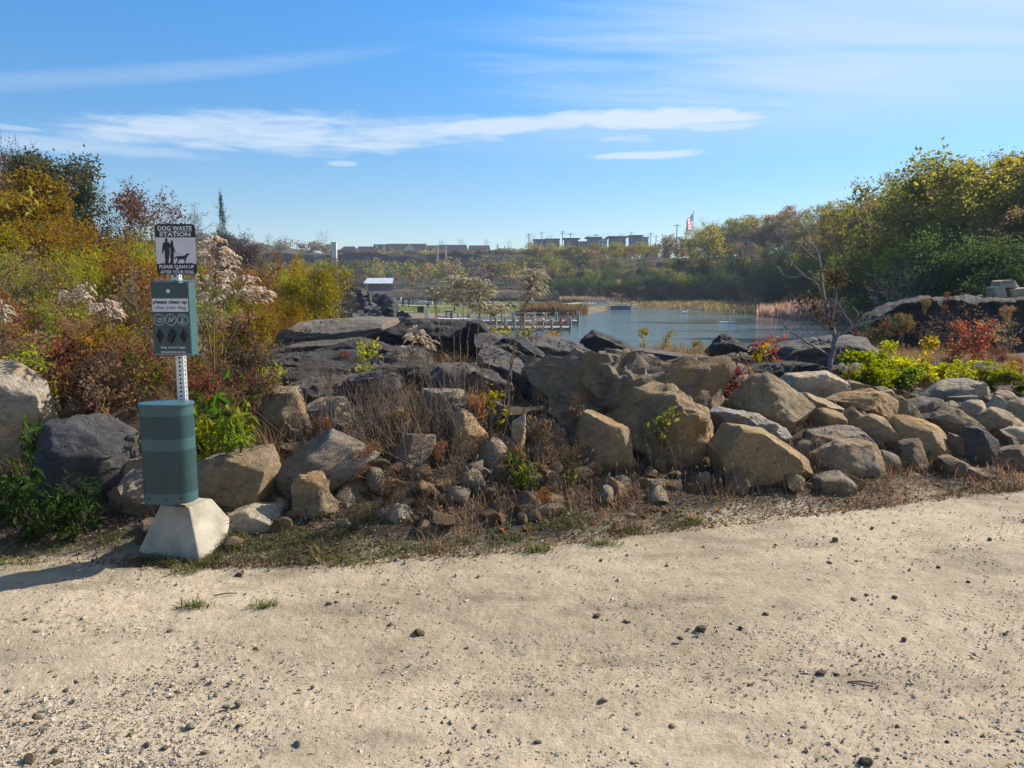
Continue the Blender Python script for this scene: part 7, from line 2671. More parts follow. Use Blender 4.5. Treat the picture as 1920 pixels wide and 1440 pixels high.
# ----------------------------------------------------------------------------
# fluffy seedhead plants
# ----------------------------------------------------------------------------
def seed_plant(stems, heads, Y, label, group='cream seedhead plants', stem_r=0.0045, puff=0.0072, leafy=True, seed=1):
    """stems: pixel polylines; heads: (px, py, rx, ry, n) clouds of arching sprays"""
    rng = np.random.default_rng(seed)
    p0 = at(*stems[0][0], Y)
    org = np.array((p0[0], Y, h1(p0[0], Y)))
    t = thing('seedhead_plant', label, 'plant', tuple(org), group=group)
    P0, P1, R0, R1 = [], [], [], []
    leafP, leafD = [], []
    allst = []
    for st in stems:
        pts = [at(a, b, Y + rng.uniform(-.06, .06)) - org for a, b in st]
        pts[0][2] = min(pts[0][2], h1(pts[0][0] + org[0], Y) - org[2]) - 0.05
        # subdivide with wobble
        q = [pts[0]]
        for a, b in zip(pts[:-1], pts[1:]):
            for k in range(1, 6):
                q.append(a + (b - a) * k / 5 + rng.normal(size=3) * 0.006)
        n = len(q)
        for i in range(n - 1):
            P0.append(q[i]); P1.append(q[i + 1])
            R0.append(stem_r * (1 - .6 * i / n)); R1.append(stem_r * (1 - .6 * (i + 1) / n))
            if leafy:
                for _ in range(3):
                    leafP.append(q[i] + (q[i + 1] - q[i]) * rng.random())
                    d = rng.normal(size=3)
                    d[2] = -abs(d[2]) - .5
                    leafD.append(d)
        allst.append(q)
    PV, PF, b = [], [], 0
    iv, if_ = ico(1)
    for (hx, hy, rx, ry, n) in heads:
        for _ in range(n):
            a = rng.uniform(0, 2 * math.pi)
            rr = math.sqrt(rng.random())
            cpx, cpy = hx + rx * rr * math.cos(a), hy + ry * rr * math.sin(a)
            c = at(cpx, cpy, Y + rng.uniform(-1, 1) * rx * m_per_px(Y) * 0.9) - org
            # nearest stem point below
            best = min((q for q in sum(allst, []) if q[2] < c[2] + 0.02), key=lambda q: np.linalg.norm(q - c), default=allst[0][-1])
            P0.append(best); P1.append(c)
            R0.append(stem_r * .35); R1.append(stem_r * .2)
            out = np.array((c[0] - best[0], c[1] - best[1], 0.0))
            out = out / (np.linalg.norm(out) + 1e-6)
            if rng.random() < .5:
                out = np.array((math.cos(a), rng.normal() * .5, 0))
            ln = rng.uniform(.05, .10) * (Y / 7) ** .5
            m_ = 9
            for k in range(m_):
                f = k / (m_ - 1)
                pos = c + out * ln * f + np.array((0, 0, ln * (0.55 * f - 0.85 * f * f)))
                r = puff * (0.55 + 0.75 * math.sin(math.pi * min(1, .15 + .8 * f))) * rng.uniform(.8, 1.2) * (Y / 7) ** .5
                W = iv * (1 + rng.uniform(-.35, .35, (len(iv), 1))) * r + pos + rng.normal(size=3) * r * 0.25
                PV.append(W)
                PF.append(if_ + b)
                b += len(iv)
    link('stem', segs_mesh('stem', P0, P1, R0, R1, 5), M['straw_stem'], t)
    sh_ = link('seedhead', new_mesh('seedhead', np.concatenate(PV), np.concatenate(PF), smooth=False), M['fluff'], t)
    sh_['kind'] = 'stuff'
    if leafP:
        n = len(leafP)
        V, F = leaves_arrays(np.array(leafP), np.array(leafD), rng.uniform(.025, .06, n), rng.uniform(.006, .014, n), .8, rng)
        link('withered_leaf', new_mesh('withered_leaf', V, F), M['leaf_deadweed'], t)['kind'] = 'stuff'
    return t


def build_seed_plants():
    seed_plant([[(398, 735), (402, 620), (405, 520), (402, 455)], [(408, 735), (418, 640), (432, 560), (448, 520)], [(404, 735), (425, 650), (462, 580), (490, 550)], [(400, 735), (396, 640), (378, 545), (376, 510)]],
               [(402, 470, 22, 26, 60), (424, 500, 20, 28, 40), (452, 535, 32, 18, 45), (485, 553, 26, 14, 40), (378, 520, 12, 12, 20), (396, 545, 24, 22, 30)], 6.6, 'tallest cream seedhead plant, right of the bag box', seed=1)
    seed_plant([[(200, 760), (198, 660), (188, 590), (165, 540)], [(205, 760), (210, 650), (205, 590)]], [(163, 545, 14, 18, 26), (190, 575, 22, 14, 34), (213, 585, 16, 14, 26), (130, 555, 14, 8, 14)], 7.4, 'cream seedhead plant on the slope left of the bag box', seed=2)
    seed_plant([[(-4, 700), (0, 630), (2, 580)]], [(0, 582, 10, 22, 26)], 7.2, 'cream seedhead cut by the left edge', seed=3)
    seed_plant([[(835, 800), (832, 680), (822, 600), (815, 560)], [(850, 800), (852, 690), (848, 600), (850, 540)], [(868, 800), (872, 690), (880, 600), (882, 545)], [(888, 800), (893, 690), (897, 600), (905, 545)], [(860, 800), (862, 650), (868, 570)]],
               [(822, 552, 22, 12, 40), (855, 532, 20, 16, 50), (885, 530, 16, 14, 38), (905, 545, 16, 20, 44), (870, 560, 22, 12, 34), (893, 575, 18, 12, 26)], 7.2, 'dense clump of cream seedheads on dark stalks before the far docks', seed=4)
    seed_plant([[(948, 780), (960, 690), (978, 600), (996, 540), (1000, 508)], [(940, 780), (955, 690), (972, 610), (990, 560)]], [(998, 520, 20, 14, 46), (1000, 540, 17, 18, 40), (990, 556, 10, 10, 14)], 6.9, 'tall lone seedhead plant with thick stalk right of the clump', seed=5, stem_r=0.008)
    seed_plant([[(915, 760), (918, 660), (925, 595)]], [(925, 580, 22, 8, 34), (918, 572, 12, 6, 14)], 7.5, 'low flat seedhead between the clump and the lone plant', seed=6)
    seed_plant([[(1160, 705), (1158, 680), (1158, 668)]], [(1160, 670, 17, 8, 30)], 7.9, 'small white seedhead at the foot of the dome rock', seed=7)
    seed_plant([[(1378, 700), (1382, 680), (1384, 666)]], [(1384, 668, 12, 6, 20)], 8.4, 'small white seedhead by the black pointed rock', seed=8)
    seed_plant([[(1102, 770), (1100, 740), (1098, 722)]], [(1100, 722, 10, 8, 16)], 6.5, 'small white seedhead in front of the huge rough boulder', seed=9)
    seed_plant([[(1595, 730), (1592, 700), (1590, 690)]], [(1592, 688, 16, 7, 26)], 8.2, 'white seedhead at the left end of the yellow-green shrubs', seed=10)
    seed_plant([[(790, 760), (788, 700), (783, 640)], [(780, 760), (776, 690), (768, 650)]], [(782, 628, 12, 16, 24), (800, 645, 12, 10, 14), (768, 655, 10, 8, 10)], 7.6, 'small seedhead in front of the dark crest block', seed=11)
    seed_plant([[(1000, 700), (1004, 640), (1010, 600)]], [(1006, 605, 26, 22, 26)], 8.4, 'thin pale seedhead behind the lone plant by the docks', seed=12, puff=0.006)
    seed_plant([[(1398, 740), (1402, 720), (1404, 708)]], [(1402, 708, 10, 6, 14)], 7.2, 'small white seedhead right of the red sprig', seed=13)
    seed_plant([[(1846, 740), (1850, 700), (1850, 690)]], [(1848, 686, 14, 6, 18)], 9.5, 'white seedhead under the red shrub', seed=14)


build_seed_plants()


# ----------------------------------------------------------------------------
# plants among the rocks
# ----------------------------------------------------------------------------
def poly_branch(polys, Y, label, name='sapling', cat='sapling', bark='bark_grey', leaf=None, seed=1, r0=0.016, group=None):
    rng = np.random.default_rng(seed)
    o0 = at(*polys[0][0][0], Y)
    org = np.array((o0[0], Y, h1(o0[0], Y)))
    t = thing(name, label, cat, tuple(org), group=group)
    P0, P1, R0, R1, tips = [], [], [], [], []
    for pl, ra, rb in polys:
        dep = rng.uniform(-.35, .35)
        ra, rb = ra * 1.35, max(rb * 1.9, .003)
        n = len(pl)
        pts = []
        for i, (a, b) in enumerate(pl):
            yy = Y + (dep * (i / (n - 1)) if len(P0) else 0)
            pts.append(at(a, b, yy) - org)
        if not P0:
            pts[0][2] = -0.08
        q = [pts[0]]
        for a, b in zip(pts[:-1], pts[1:]):
            for k in range(1, 5):
                q.append(a + (b - a) * k / 4 + rng.normal(size=3) * 0.004)
        m_ = len(q)
        for i in range(m_ - 1):
            f, g = i / m_, (i + 1) / m_
            P0.append(q[i]); P1.append(q[i + 1]); R0.append(ra + (rb - ra) * f); R1.append(ra + (rb - ra) * g)
            if i > m_ * .3 and rng.random() < .45:
                d = (q[i + 1] - q[i]) / np.linalg.norm(q[i + 1] - q[i]) + rng.normal(size=3) * .6
                d /= np.linalg.norm(d)
                e = q[i] + d * rng.uniform(.05, .16)
                P0.append(q[i]); P1.append(e); R0.append(rb * 1.1); R1.append(rb * .5)
                tips.append(e)
        tips.append(q[-1])
    link('trunk', segs_mesh('trunk', P0, P1, R0, R1, 6), M[bark], t)
    if leaf:
        pal, n, ln, spots, sg = leaf
        c = np.array([at(a, b, Y + rng.uniform(-.2, .2)) - org for a, b in spots])
        idx = rng.integers(0, len(c), n)
        P = c[idx] + rng.normal(size=(n, 3)) * sg
        V, F = leaves_arrays(P, rng.normal(size=(n, 3)) + np.array((0, 0, -.8)), ln * rng.uniform(.6, 1.2, n), ln * .5, .6, rng)
        link('withered_leaf', new_mesh('withered_leaf', V, F), M['leaf_' + pal], t)['kind'] = 'stuff'
    return t


def build_bank_plants():
    rng = np.random.default_rng(91)
    # bare sapling on the right
    poly_branch([
        ([(1553, 702), (1558, 668), (1566, 635)], .022, .016),
        ([(1566, 635), (1556, 600), (1545, 560), (1540, 520), (1537, 490), (1530, 465)], .020, .004),
        ([(1566, 635), (1590, 618), (1620, 605), (1650, 597), (1668, 590)], .014, .003),
        ([(1558, 668), (1535, 655), (1510, 640), (1480, 620), (1458, 595), (1454, 580)], .012, .003),
        ([(1540, 520), (1515, 508), (1495, 520), (1470, 518), (1458, 500)], .008, .002),
        ([(1537, 490), (1515, 475), (1498, 455), (1482, 480), (1480, 470)], .007, .002),
        ([(1545, 560), (1530, 530), (1505, 515), (1488, 497), (1480, 482)], .009, .002),
        ([(1556, 600), (1545, 585), (1525, 570), (1512, 560), (1500, 572)], .007, .002),
        ([(1566, 635), (1562, 600), (1565, 570), (1570, 548)], .010, .003),
        ([(1545, 640), (1520, 625), (1500, 612)], .006, .002),
        ([(1600, 613), (1585, 590), (1575, 575), (1565, 560)], .006, .002),
        ([(1590, 618), (1610, 590), (1598, 575)], .006, .002),
        ([(1532, 470), (1520, 455), (1500, 453)], .004, .0015),
        ([(1555, 690), (1575, 660), (1580, 640)], .006, .002),
    ], 9.3, 'bare grey sapling with dark withered leaf clusters on the right crest', leaf=('deadweed', 380, .06, [(1553, 510), (1565, 518), (1575, 525), (1500, 565), (1520, 560), (1530, 575), (1535, 562), (1562, 575), (1548, 520), (1560, 600), (1538, 590), (1575, 510)], .055), seed=5)
    poly_branch([([(1460, 720), (1440, 700), (1420, 680), (1400, 668)], .006, .002), ([(1460, 720), (1445, 690), (1430, 655)], .005, .002), ([(1455, 712), (1480, 700), (1495, 670)], .005, .002), ([(1450, 705), (1425, 695), (1405, 690)], .004, .0015)],
                8.6, 'low bare twigs in front of the dark ledge left of the sapling', 'twigs', 'twigs', seed=6)
    # tall thin evergreen leader behind the seedheads
    plant('cedar', 'cedar', xat(422, 9.0), 9.0, at(436, 370, 9.0)[2], 'thin evergreen shoot standing above the tallest seedheads', 'sapling', 'sapling', 0.26, 0, False, base=1.25)

    G = 'leafy shrubs among the rocks'
    L = [
        ('broad', 'lime', 1620, 662, 9.3, 1.0, 'leftmost yellow-green shrub behind the right heap'),
        ('broad', 'lime', 1672, 668, 9.6, 1.1, 'second yellow-green shrub behind the right heap'),
        ('broad', 'lime', 1722, 680, 9.5, 1.1, 'fullest green shrub behind the right heap'),
        ('broad', 'weedgreen', 1700, 690, 9.1, 1.0, 'greener low shrub above the crowning boulders'),
        ('broad', 'lime', 1775, 690, 10.0, 1.1, 'yellow-green shrub below the red shrub'),
        ('broad', 'lime', 1830, 690, 10.2, 1.1, 'yellow-green shrub right of the crowning boulder'),
        ('airy', 'gold', 1885, 700, 10.0, 1.0, 'yellowing shrub near the right edge'),
        ('broad', 'lime', 1650, 690, 8.9, .8, 'small lime shrub right above the long lit boulder'),
        ('airy', 'red', 1835, 605, 11.5, .85, 'tall red-orange shrub against the dark cliff'),
        ('airy', 'red', 1790, 640, 11.3, .85, 'red shrub left of the tall red one'),
        ('airy', 'maroon', 1870, 650, 11.6, .9, 'maroon shrub right of the tall red one'),
        ('airy', 'red', 1905, 680, 10.8, .8, 'small red shrub at the right edge'),
        ('broad', 'lime', 1860, 715, 9.6, 1.0, 'lime shrub low between the crowning boulder and the right edge'),
        ('broad', 'yellowgreen', 1905, 720, 9.4, 1.0, 'olive-yellow shrub low at the right edge'),
        ('broad', 'yellowgreen', 1800, 705, 9.3, .9, 'olive-yellow shrub directly behind the crowning boulder'),
        ('broad', 'lime', 1600, 690, 9.0, .7, 'small lime shrub at the right foot of the sapling'),
        ('twiggy', 'deadweed', 1690, 640, 27.5, 1.5, 'dark twiggy growth on the sloping end of the cliff'),
        ('twiggy', 'deadweed', 1760, 600, 27.3, 1.2, 'dark twiggy growth in the middle of the cliff face'),
        ('twiggy', 'deadweed', 1830, 585, 27.6, 1.2, 'dark twiggy growth high on the cliff face'),
        ('fineshrub', 'darkgreen', 1655, 600, 28.2, .9, 'dark green bush at the low end of the cliff'),
        ('fineshrub', 'brown', 1890, 575, 29.5, 1.0, 'brown brush on the cliff under the stacked stones'),
        ('fineshrub', 'darkgreen', 1720, 556, 32.5, .7, 'dark green bush behind the brow of the cliff'),
        ('sprig', 'lime', 1672, 640, 9.8, .9, 'thin green sprig sticking up in front of the cliff'),
        ('sprig', 'gold', 1745, 632, 10.5, .9, 'thin yellowing sprig left of the red shrubs'),
        ('sprig', 'red', 1385, 690, 7.6, 1.4, 'red leaved sprig on the crest above the domed tan boulder'),
        ('sprig', 'red', 1445, 632, 9.8, 1.3, 'red sprig beside the black low rock'),
        ('sprig', 'gold', 1430, 650, 9.4, 1.0, 'yellow sprig in front of the red one by the water'),
        ('sprig', 'gold', 1250, 622, 10.4, .9, 'yellow thin shrub against the lake'),
        ('sprig', 'gold', 1208, 615, 10.6, .7, 'thinner yellow shrub left of it against the lake'),
        ('sprig', 'orange', 1305, 650, 10.0, 1.0, 'orange sprig on the crest against the lake'),
        ('sprig', 'yellowgreen', 690, 640, 7.9, 1.0, 'yellow-green sprig with reddish tops on the ledges'),
        ('sprig', 'red', 652, 668, 8.2, 1.0, 'deep red sprig on the ledges'),
        ('sprig', 'gold', 930, 735, 6.2, 1.0, 'yellow-green sprig left of the huge rough boulder'),
        ('sprig', 'gold', 935, 612, 10.0, 1.6, 'yellow leaved bush on the crest before the near dock'),
        ('sprig', 'gold', 985, 618, 10.2, 1.6, 'second yellow leaved bush on the crest before the near dock'),
        ('sprig', 'orange', 1035, 622, 10.2, 1.3, 'orange-yellow bush on the crest at the dock end'),
        ('sprig', 'weedgreen', 1185, 712, 6.6, .8, 'small green sprig growing on the huge rough boulder'),
        ('sprig', 'midgreen', 1235, 770, 5.9, .9, 'thin green sprig before the large tan boulder'),
        ('twiggy', 'brown', 700, 640, 8.3, .9, 'brown twiggy weed on the ledges left of the crest block'),
        ('twiggy', 'brown', 1630, 720, 9.8, .7, 'brown twigs behind the yellow-green shrubs'),
        ('twiggy', 'maroon', 1650, 600, 16, 1.3, 'reddish twiggy bush at the left foot of the cliff'),
        ('twiggy', 'brown', 1880, 600, 16, 1.5, 'grey twiggy bush before the right part of the cliff'),
        ('fineshrub', 'red', 1776, 548, 29.5, .8, 'small red bush on the cliff top'),
        ('fineshrub', 'maroon', 1770, 572, 28.5, .8, 'small dark red bush hanging on the cliff'),
        ('fineshrub', 'brown', 1735, 560, 28.5, .8, 'brown leafy bush at the left brow of the cliff'),
        ('fineshrub', 'brown', 1695, 590, 28.5, .8, 'brown bush on the sloping end of the cliff'),
        ('weed', 'weedgreen', 395, 735, 5.55, .9, 'bright green leafy weed right of the post'),
        ('weed', 'yellowgreen', 425, 765, 5.4, .9, 'yellow-green leafy weed right of the bin lid'),
        ('weed', 'weedgreen', 450, 800, 5.25, .8, 'leafy green weed above the broad tan slab'),
        ('weed', 'lime', 385, 790, 5.3, .7, 'lime green weed touching the bin'),
        ('weed', 'weedgreen', 200, 780, 5.8, .6, 'green weed on the brown slab left of the bin'),
        ('weed', 'weedgreen', 75, 795, 5.2, .6, 'green weed between the pale and the dark left boulders'),
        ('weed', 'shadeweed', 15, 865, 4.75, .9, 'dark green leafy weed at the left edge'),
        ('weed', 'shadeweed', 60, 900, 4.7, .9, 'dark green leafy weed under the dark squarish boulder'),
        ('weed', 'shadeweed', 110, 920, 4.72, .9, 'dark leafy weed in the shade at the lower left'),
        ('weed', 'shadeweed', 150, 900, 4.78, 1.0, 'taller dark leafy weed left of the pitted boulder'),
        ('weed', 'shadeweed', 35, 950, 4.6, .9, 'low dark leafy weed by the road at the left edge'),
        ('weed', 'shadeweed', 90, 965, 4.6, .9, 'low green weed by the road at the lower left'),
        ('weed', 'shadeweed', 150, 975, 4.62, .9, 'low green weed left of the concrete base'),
        ('weed', 'midgreen', 970, 850, 5.35, .8, 'green weed in the shadow left of the triangular boulder'),
        ('weed', 'midgreen', 990, 880, 5.25, .8, 'lower green weed left of the triangular boulder'),
        ('weed', 'midgreen', 1070, 855, 5.45, .7, 'small green weed at the foot of the triangular boulder'),
    ]
    CLIFFB = {'small red bush on the cliff top': 1.1, 'small dark red bush hanging on the cliff': 0.6, 'brown leafy bush at the left brow of the cliff': 0.6, 'brown bush on the sloping end of the cliff': -0.4, 'dark green bush behind the brow of the cliff': 0.9, 'brown brush on the cliff under the stacked stones': 0.2}
    for kd, pal, px, py, Y, w, lab in L:
        nm, ct = ('weed', 'weed') if kd == 'weed' else ('shrub', 'shrub')
        w = w * (1.7 if kd == 'broad' else 1.35 if kd == 'airy' else 1.0)
        shrub_at(kd, pal, px, py, Y, lab, w, False, G, 'bark_red' if pal in ('red', 'maroon') else 'straw_stem', nm, ct, base=CLIFFB.get(lab))
    # dense brown dead stalks in the middle
    for px, py, Y, w, lab in [(700, 700, 5.9, .55, 'tall brown dead weed in the densest stalks, left'), (775, 715, 5.9, .5, 'tall brown dead weed in the densest stalks, right'), (735, 655, 6.6, .3, 'narrow tall dead weed rising over the ledges, left'), (805, 640, 6.8, .3, 'narrow tall dead weed under the clump of seedheads'), (905, 650, 6.9, .3, 'narrow tall dead weed right of the seedhead clump'), (1045, 690, 6.6, .35, 'narrow dead weed at the left end of the huge boulder'), (600, 660, 7.4, .35, 'narrow dead weed over the left ledges'), (520, 700, 6.9, .5, 'grey dead weed above the stained boulder'),
                              (830, 760, 5.8, .6, 'brown dead weed left of the pointed tan boulder'), (1010, 740, 6.2, .6, 'brown dead weed before the huge rough boulder'), (1040, 800, 5.7, .7, 'brown dead weed left of the triangular boulder'),
                              (560, 690, 7.2, .6, 'grey dead weed before the dark ledges'), (860, 690, 7.0, .5, 'dead weed beneath the cream clump'), (620, 690, 7.2, .6, 'grey dead weed on the lowest ledge'), (770, 640, 7.8, .5, 'thin dead weed before the crest block')]:
        shrub_at('twiggy', 'deadweed', px, py, Y, lab, w, False, 'brown dead weeds on the bank', 'dead_stem', 'dead_weed', 'weed')

    # tangled dead growth through and in front of the rocks
    for i in range(34):
        px = 560 + i * 17.5 + rng.uniform(-12, 12)
        if px > 1120 and i % 2:
            px -= 420
        e_ = float(edge_y(xat(px, 5.0)))
        Y = e_ + rng.uniform(.35, 1.5)
        x = xat(px, Y)
        zt = h1(x, Y) + rng.uniform(.16, .46)
        kd, pal, nm = [('twiggy', 'deadweed', 'tangled brown dead weed'), ('leafstalk', 'deadweed', 'withered leafy stalks'), ('twiggy', 'redgrass', 'rusty brown dead weed'), ('leafstalk', 'rust', 'rusty leaved stalks')][i % 4]
        plant(kd, pal, x, Y, zt, '%s, %s' % (nm, bank_zone(x, Y)), 'weed', 'dead_weed', rng.uniform(.6, 1.0), None, False, 'dead growth among the rocks', 'dead_stem', minh=.15, rng=rng)
    # fine dry stalks and weeds as ground cover
    n = 52000
    x = rng.uniform(-3.4, 5.5, n)
    s = rng.random(n) ** 1.7 * 5.2 - 0.12
    y = edge_y(x) + s
    q = np.stack([x, y], 1)
    dens = np.clip(0.55 + fbm(q * 1.4, 4, 14) * 1.4, 0.05, 1) * np.where(s < 0.9, 1.0, 0.55)
    k = (rng.random(n) < dens) & (np.abs(x) < 0.72 * y)
    x, y, s = x[k], y[k], s[k]
    P = np.stack([x, y, H(x, y)], 1)
    h = rng.uniform(.03, .17, len(P)) * np.where(s < .3, .5, 1.0) * (1 + 0.25 * np.exp(-((x + 0.75) / .7) ** 2) * (s > .6))
    stuff_blades('dry_weeds', P, h, 0.0042, 1.1, 'deadweed', 'brown dry weeds and stalks between the boulders', rng)
    n = 16000
    x = rng.uniform(-3.0, 8.5, n)
    s = rng.uniform(2.6, 7.5, n)
    y = edge_y(x) + s
    P = np.stack([x, y, H(x, y)], 1)
    stuff_blades('dry_weeds', P, rng.uniform(.05, .24, n), 0.006, 0.9, 'drygrass', 'dry grass and weeds behind the crest of the bank', rng)
    n = 5200
    x = rng.uniform(-1.2, 5.0, n)
    s = rng.random(n) * 1.0 - 0.1
    kk = fbm(np.stack([x, s], 1) * 2.6, 3, 19) > 0.12
    x, s = x[kk], s[kk]
    n = len(x)
    y = edge_y(x) + s
    P = np.stack([x, y, H(x, y)], 1)
    stuff_blades('dry_grass', P, rng.uniform(.05, .17, n), 0.004, 0.85, 'redgrass', 'rusty dry grass along the road edge', rng)
    # tall thin stalks in the middle mass
    n = 450
    x = rng.normal(-0.95, .42, n)
    y = rng.uniform(5.5, 6.7, n)
    P0 = np.stack([x, y, H(x, y) - .03], 1)
    hh = rng.uniform(.25, .62, n)
    P1 = P0 + np.stack([rng.normal(size=n) * .16, rng.normal(size=n) * .12, hh], 1)
    o = link('dry_stalks', segs_mesh('dry_stalks', P0, P1, np.full(n, .0028), np.full(n, .001), 3), M['dead_stem'])
    kind(o, 'stuff', 'dense thin brown stalks standing in the middle of the bank')
    # foxtail heads above the dry grass at the road edge
    n = 160
    x = rng.uniform(-.6, 2.6, n)
    y = edge_y(x) + rng.uniform(.05, .75, n)
    z = H(x, y)
    hh = rng.uniform(.14, .30, n)
    P0 = np.stack([x, y, z], 1)
    lean = rng.normal(size=(n, 2)) * .04
    P1 = P0 + np.column_stack([lean, hh])
    P2 = P1 + np.column_stack([lean * .3 + rng.normal(size=(n, 2)) * .008, np.full(n, .034)])
    V1 = segs_mesh('a', P0, P1, np.full(n, .0012), np.full(n, .001), 3)
    o = link('foxtail_stalks', V1, M['straw_stem'])
    kind(o, 'stuff', 'thin stalks of foxtail grass at the road edge')
    iv, if_ = ico(1)
    d = P2 - P1
    V = []
    for i in range(n):
        ax = d[i] / np.linalg.norm(d[i])
        a = np.cross(ax, (1, 0, 0.3)); a /= np.linalg.norm(a)
        b = np.cross(ax, a)
        L_ = np.linalg.norm(d[i])
        V.append(P1[i] + d[i] * .5 + iv[:, :1] * a * .0055 + iv[:, 1:2] * b * .0055 + iv[:, 2:] * ax * L_ * .55)
    F = (if_[None] + (np.arange(n) * len(iv))[:, None, None]).reshape(-1, 3)
    kind(link('foxtail_heads', new_mesh('foxtail_heads', np.concatenate(V), F, smooth=True), M['leaf_reed']), 'stuff', 'pale foxtail seed heads at the road edge')

    # green grass tufts along the edge
    tufts = [(520, 1052, .12), (610, 1048, .12), (660, 1058, .10), (560, 1030, .12), (690, 1005, .12), (880, 975, .16), (960, 1020, .08), (1060, 1000, .08), (20, 1060, .12), (365, 1142, .05), (495, 1143, .05), (1130, 1025, .07), (1010, 1035, .07),
             (740, 1040, .10), (800, 1035, .10), (860, 1025, .10), (1180, 1000, .08), (1050, 985, .10), (350, 1075, .06), (1300, 985, .06), (640, 1025, .14), (490, 1040, .10), (70, 1035, .12), (130, 1040, .12), (210, 1030, .10), (275, 1056, .05), (315, 1062, .05), (385, 1062, .04), (425, 1040, .05), (440, 1030, .06), (400, 1052, .04)]
    V_, F_, b = [], [], 0
    for px, py, sg in tufts:
        g = on_ground(px, py)
        n = int(rng.integers(90, 170))
        pts = np.column_stack([g[0] + rng.normal(size=n) * sg * .8, g[1] + rng.normal(size=n) * sg * .45, np.zeros(n)])
        pts[:, 2] = H(pts[:, 0], pts[:, 1], False) + .006
        V, F = blades_arrays(pts, rng.uniform(.02, .06, n) * (1.4 if py < 1000 else 1), .005, 0.9, rng)
        V_.append(V); F_.append(F + b); b += len(V)
    n = 2400
    x = rng.uniform(-3.3, 1.6, n)
    s = rng.normal(size=n) * .12 + .08
    y = edge_y(x) + s
    k = fbm(np.stack([x, y], 1) * 2.2, 3, 77) > 0.02
    pts = np.column_stack([x, y, H(x, y, False) + .004])[k]
    V, F = blades_arrays(pts, rng.uniform(.02, .06, len(pts)), .0045, 0.8, rng)
    V_.append(V); F_.append(F + b); b += len(V)
    kind(link('green_grass', new_mesh('green_grass', np.concatenate(V_), np.concatenate(F_)), M['leaf_greengrass']), 'stuff', 'low green grass tufts along the road edge')

    # leaf litter
    n = 11000
    x = rng.uniform(-3.2, 5.2, n)
    s = np.abs(rng.normal(size=n)) * .75 - .15
    y = edge_y(x) + s
    P = np.stack([x, y, H(x, y, False) + .012], 1)
    D = rng.normal(size=(n, 3)) * np.array((1, 1, .25))
    V, F = leaves_arrays(P, D, rng.uniform(.012, .045, n), rng.uniform(.008, .028, n), .5, rng)
    kind(link('leaf_litter', new_mesh('leaf_litter', V, F), M['leaf_litter']), 'stuff', 'dry brown leaf litter along the road edge')
    n = 2600
    y = 2.2 + rng.random(n) ** 1.2 * 4.2
    x = rng.uniform(-1, 1, n) * (0.74 * y + .3)
    k = (y - edge_y(x) < 0) & (fbm(np.stack([x, y], 1) * np.array((.9, 2.0)), 4, 88) > -0.05)
    x, y = x[k], y[k]
    n = len(x)
    P = np.stack([x, y, H(x, y, False) + .014], 1)
    D = rng.normal(size=(n, 3)) * np.array((1, .6, .12))
    V, F = leaves_arrays(P, D, rng.uniform(.010, .045, n), rng.uniform(.002, .006, n), .6, rng)
    kind(link('road_debris', new_mesh('road_debris', V, F), M['leaf_deadweed']), 'stuff', 'bits of straw and bark scattered on the dirt road')
    # larger red-brown fallen leaves
    red = [(848, 935, 34), (860, 920, 30), (835, 1000, 24), (990, 1000, 22), (975, 985, 18), (1000, 965, 16), (1208, 975, 20), (1230, 962, 20), (1295, 978, 20), (940, 1002, 20), (1345, 965, 14), (1190, 930, 14), (1110, 990, 14), (825, 960, 18), (925, 860, 14), (1160, 850, 12)]
    for i, (px, py, w) in enumerate(red):
        g = hit(px, py)
        if g is None:
            g = on_ground(px, py)
        r = w * m_per_px(g[1]) * .5
        # a five-lobed curled leaf
        k = 10
        V = [(0, 0, 0)]
        for a in range(k):
            th = a * 2 * math.pi / k
            rr = r * (1.0 if a % 2 == 0 else .55) * rng.uniform(.85, 1.1)
            V.append((rr * math.cos(th), rr * math.sin(th), rng.uniform(-.1, .35) * r))
        F = [(0, 1 + a, 1 + (a + 1) % k) for a in range(k)]
        o = link('fallen_leaf', new_mesh('fallen_leaf', np.array(V), np.array(F)), M['leaf_redleaf'], None, (g[0], g[1], g[2] + .03))
        o.rotation_euler = (rng.uniform(.2, 1.0), rng.uniform(-.5, .5), rng.uniform(0, 6.28))
        tag(o, '%s red-brown curled fallen leaf, %s' % ('large' if w >= 20 else 'small', bank_zone(g[0], g[1])), 'leaf', 'red-brown fallen leaves')
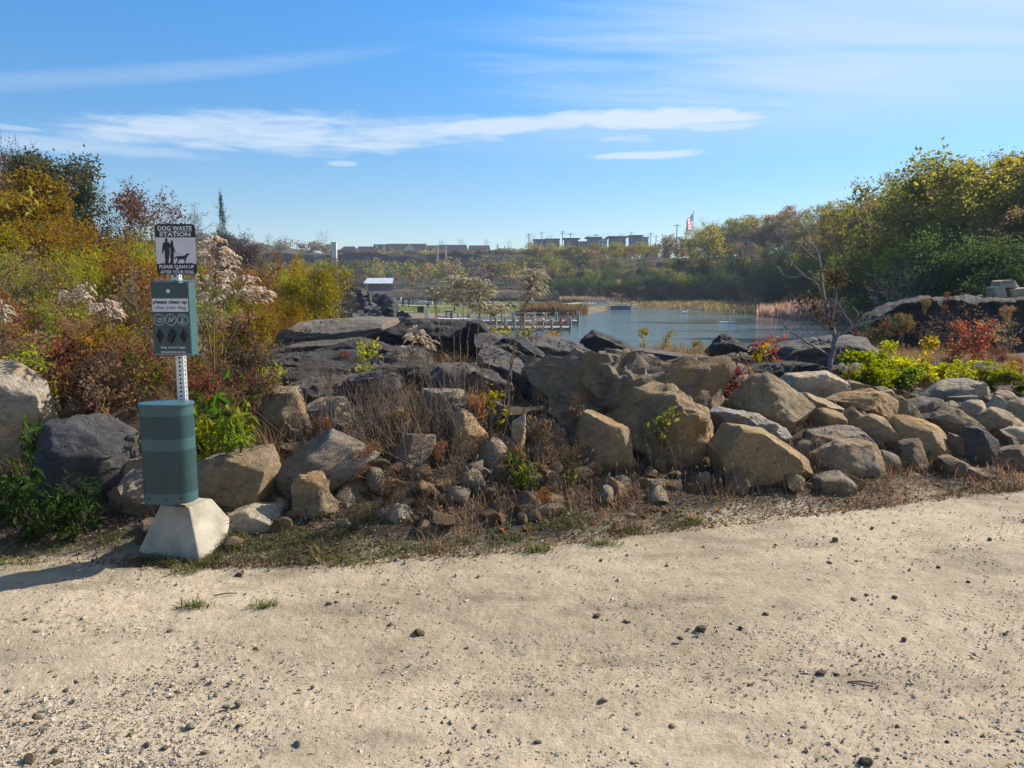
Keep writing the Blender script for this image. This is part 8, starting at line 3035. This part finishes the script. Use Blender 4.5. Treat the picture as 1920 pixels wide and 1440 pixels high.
    # a few sticks on the road
    for px0, py0, px1, py1, lab in [(400, 1117, 445, 1112, 'thin twig lying on the gravel right of the base'), (770, 1193, 796, 1191, 'short brown stick on the gravel in the middle of the road'), (470, 1030, 428, 1045, 'dry grass stalk lying beside the concrete base'), (1590, 1278, 1640, 1282, 'thin twig lying on the right of the road')]:
        a, b_ = on_ground(px0, py0, .012), on_ground(px1, py1, .014)
        mid = (a + b_) / 2 + np.array((0, .005, .004))
        o = MB().tube([tuple(a), tuple(mid), tuple(b_)], [.004, .0045, .003], 6).build('stick', M['straw_stem'])
        tag(o, lab, 'stick', 'sticks on the road')


build_bank_plants()

# ----------------------------------------------------------------------------
# air
# ----------------------------------------------------------------------------
HAZE = 0.00027


def build_haze():
    x0, x1, y0, y1, z0, z1 = -700, 700, -60, 900, -9, 60
    me = MB().box(((x0 + x1) / 2, (y0 + y1) / 2, (z0 + z1) / 2), (x1 - x0, y1 - y0, z1 - z0)).mesh('haze')
    m, nt, out = mat_new('air_haze')
    v = nd(nt, 'ShaderNodeVolumePrincipled')
    v.inputs['Color'].default_value = (0.62, 0.74, 0.95, 1)
    v.inputs['Density'].default_value = HAZE
    nt.links.new(v.outputs[0], out.inputs['Volume'])
    kind(link('haze', me, m), 'stuff', 'thin blue air haze over the lake')


if HAZE > 0:
    build_haze()


# ----------------------------------------------------------------------------
# labels that still coincide get their place among their like
# ----------------------------------------------------------------------------
def resolve_labels():
    bpy.context.view_layer.update()
    by = {}
    for o in REG:
        by.setdefault(o['label'], []).append(o)
    ordn = ['leftmost', 'second from left', 'third from left', 'fourth from left', 'fifth from left', 'sixth from left', 'seventh from left', 'eighth from left', 'ninth from left']
    cnt = ['', 'one', 'two', 'three', 'four', 'five', 'six', 'seven', 'eight', 'nine', 'ten']
    for lab, os_ in by.items():
        if len(os_) == 1:
            continue
        os_.sort(key=lambda o: o.matrix_world.translation.x / max(0.5, o.matrix_world.translation.y))
        n = len(os_)
        for i, o in enumerate(os_):
            if n <= 9:
                if n == 2:
                    e = ('left of two', 'right of two')[i]
                elif i == n - 1:
                    e = 'rightmost of ' + cnt[n]
                else:
                    e = ordn[i] + ' of ' + cnt[n]
                o['label'] = lab + ', ' + e
            elif not o.get('group'):
                o['group'] = lab


resolve_labels()
for _o in REG:
    if len(_o['label'].split()) > 16:
        print('LONG', _o['label'])
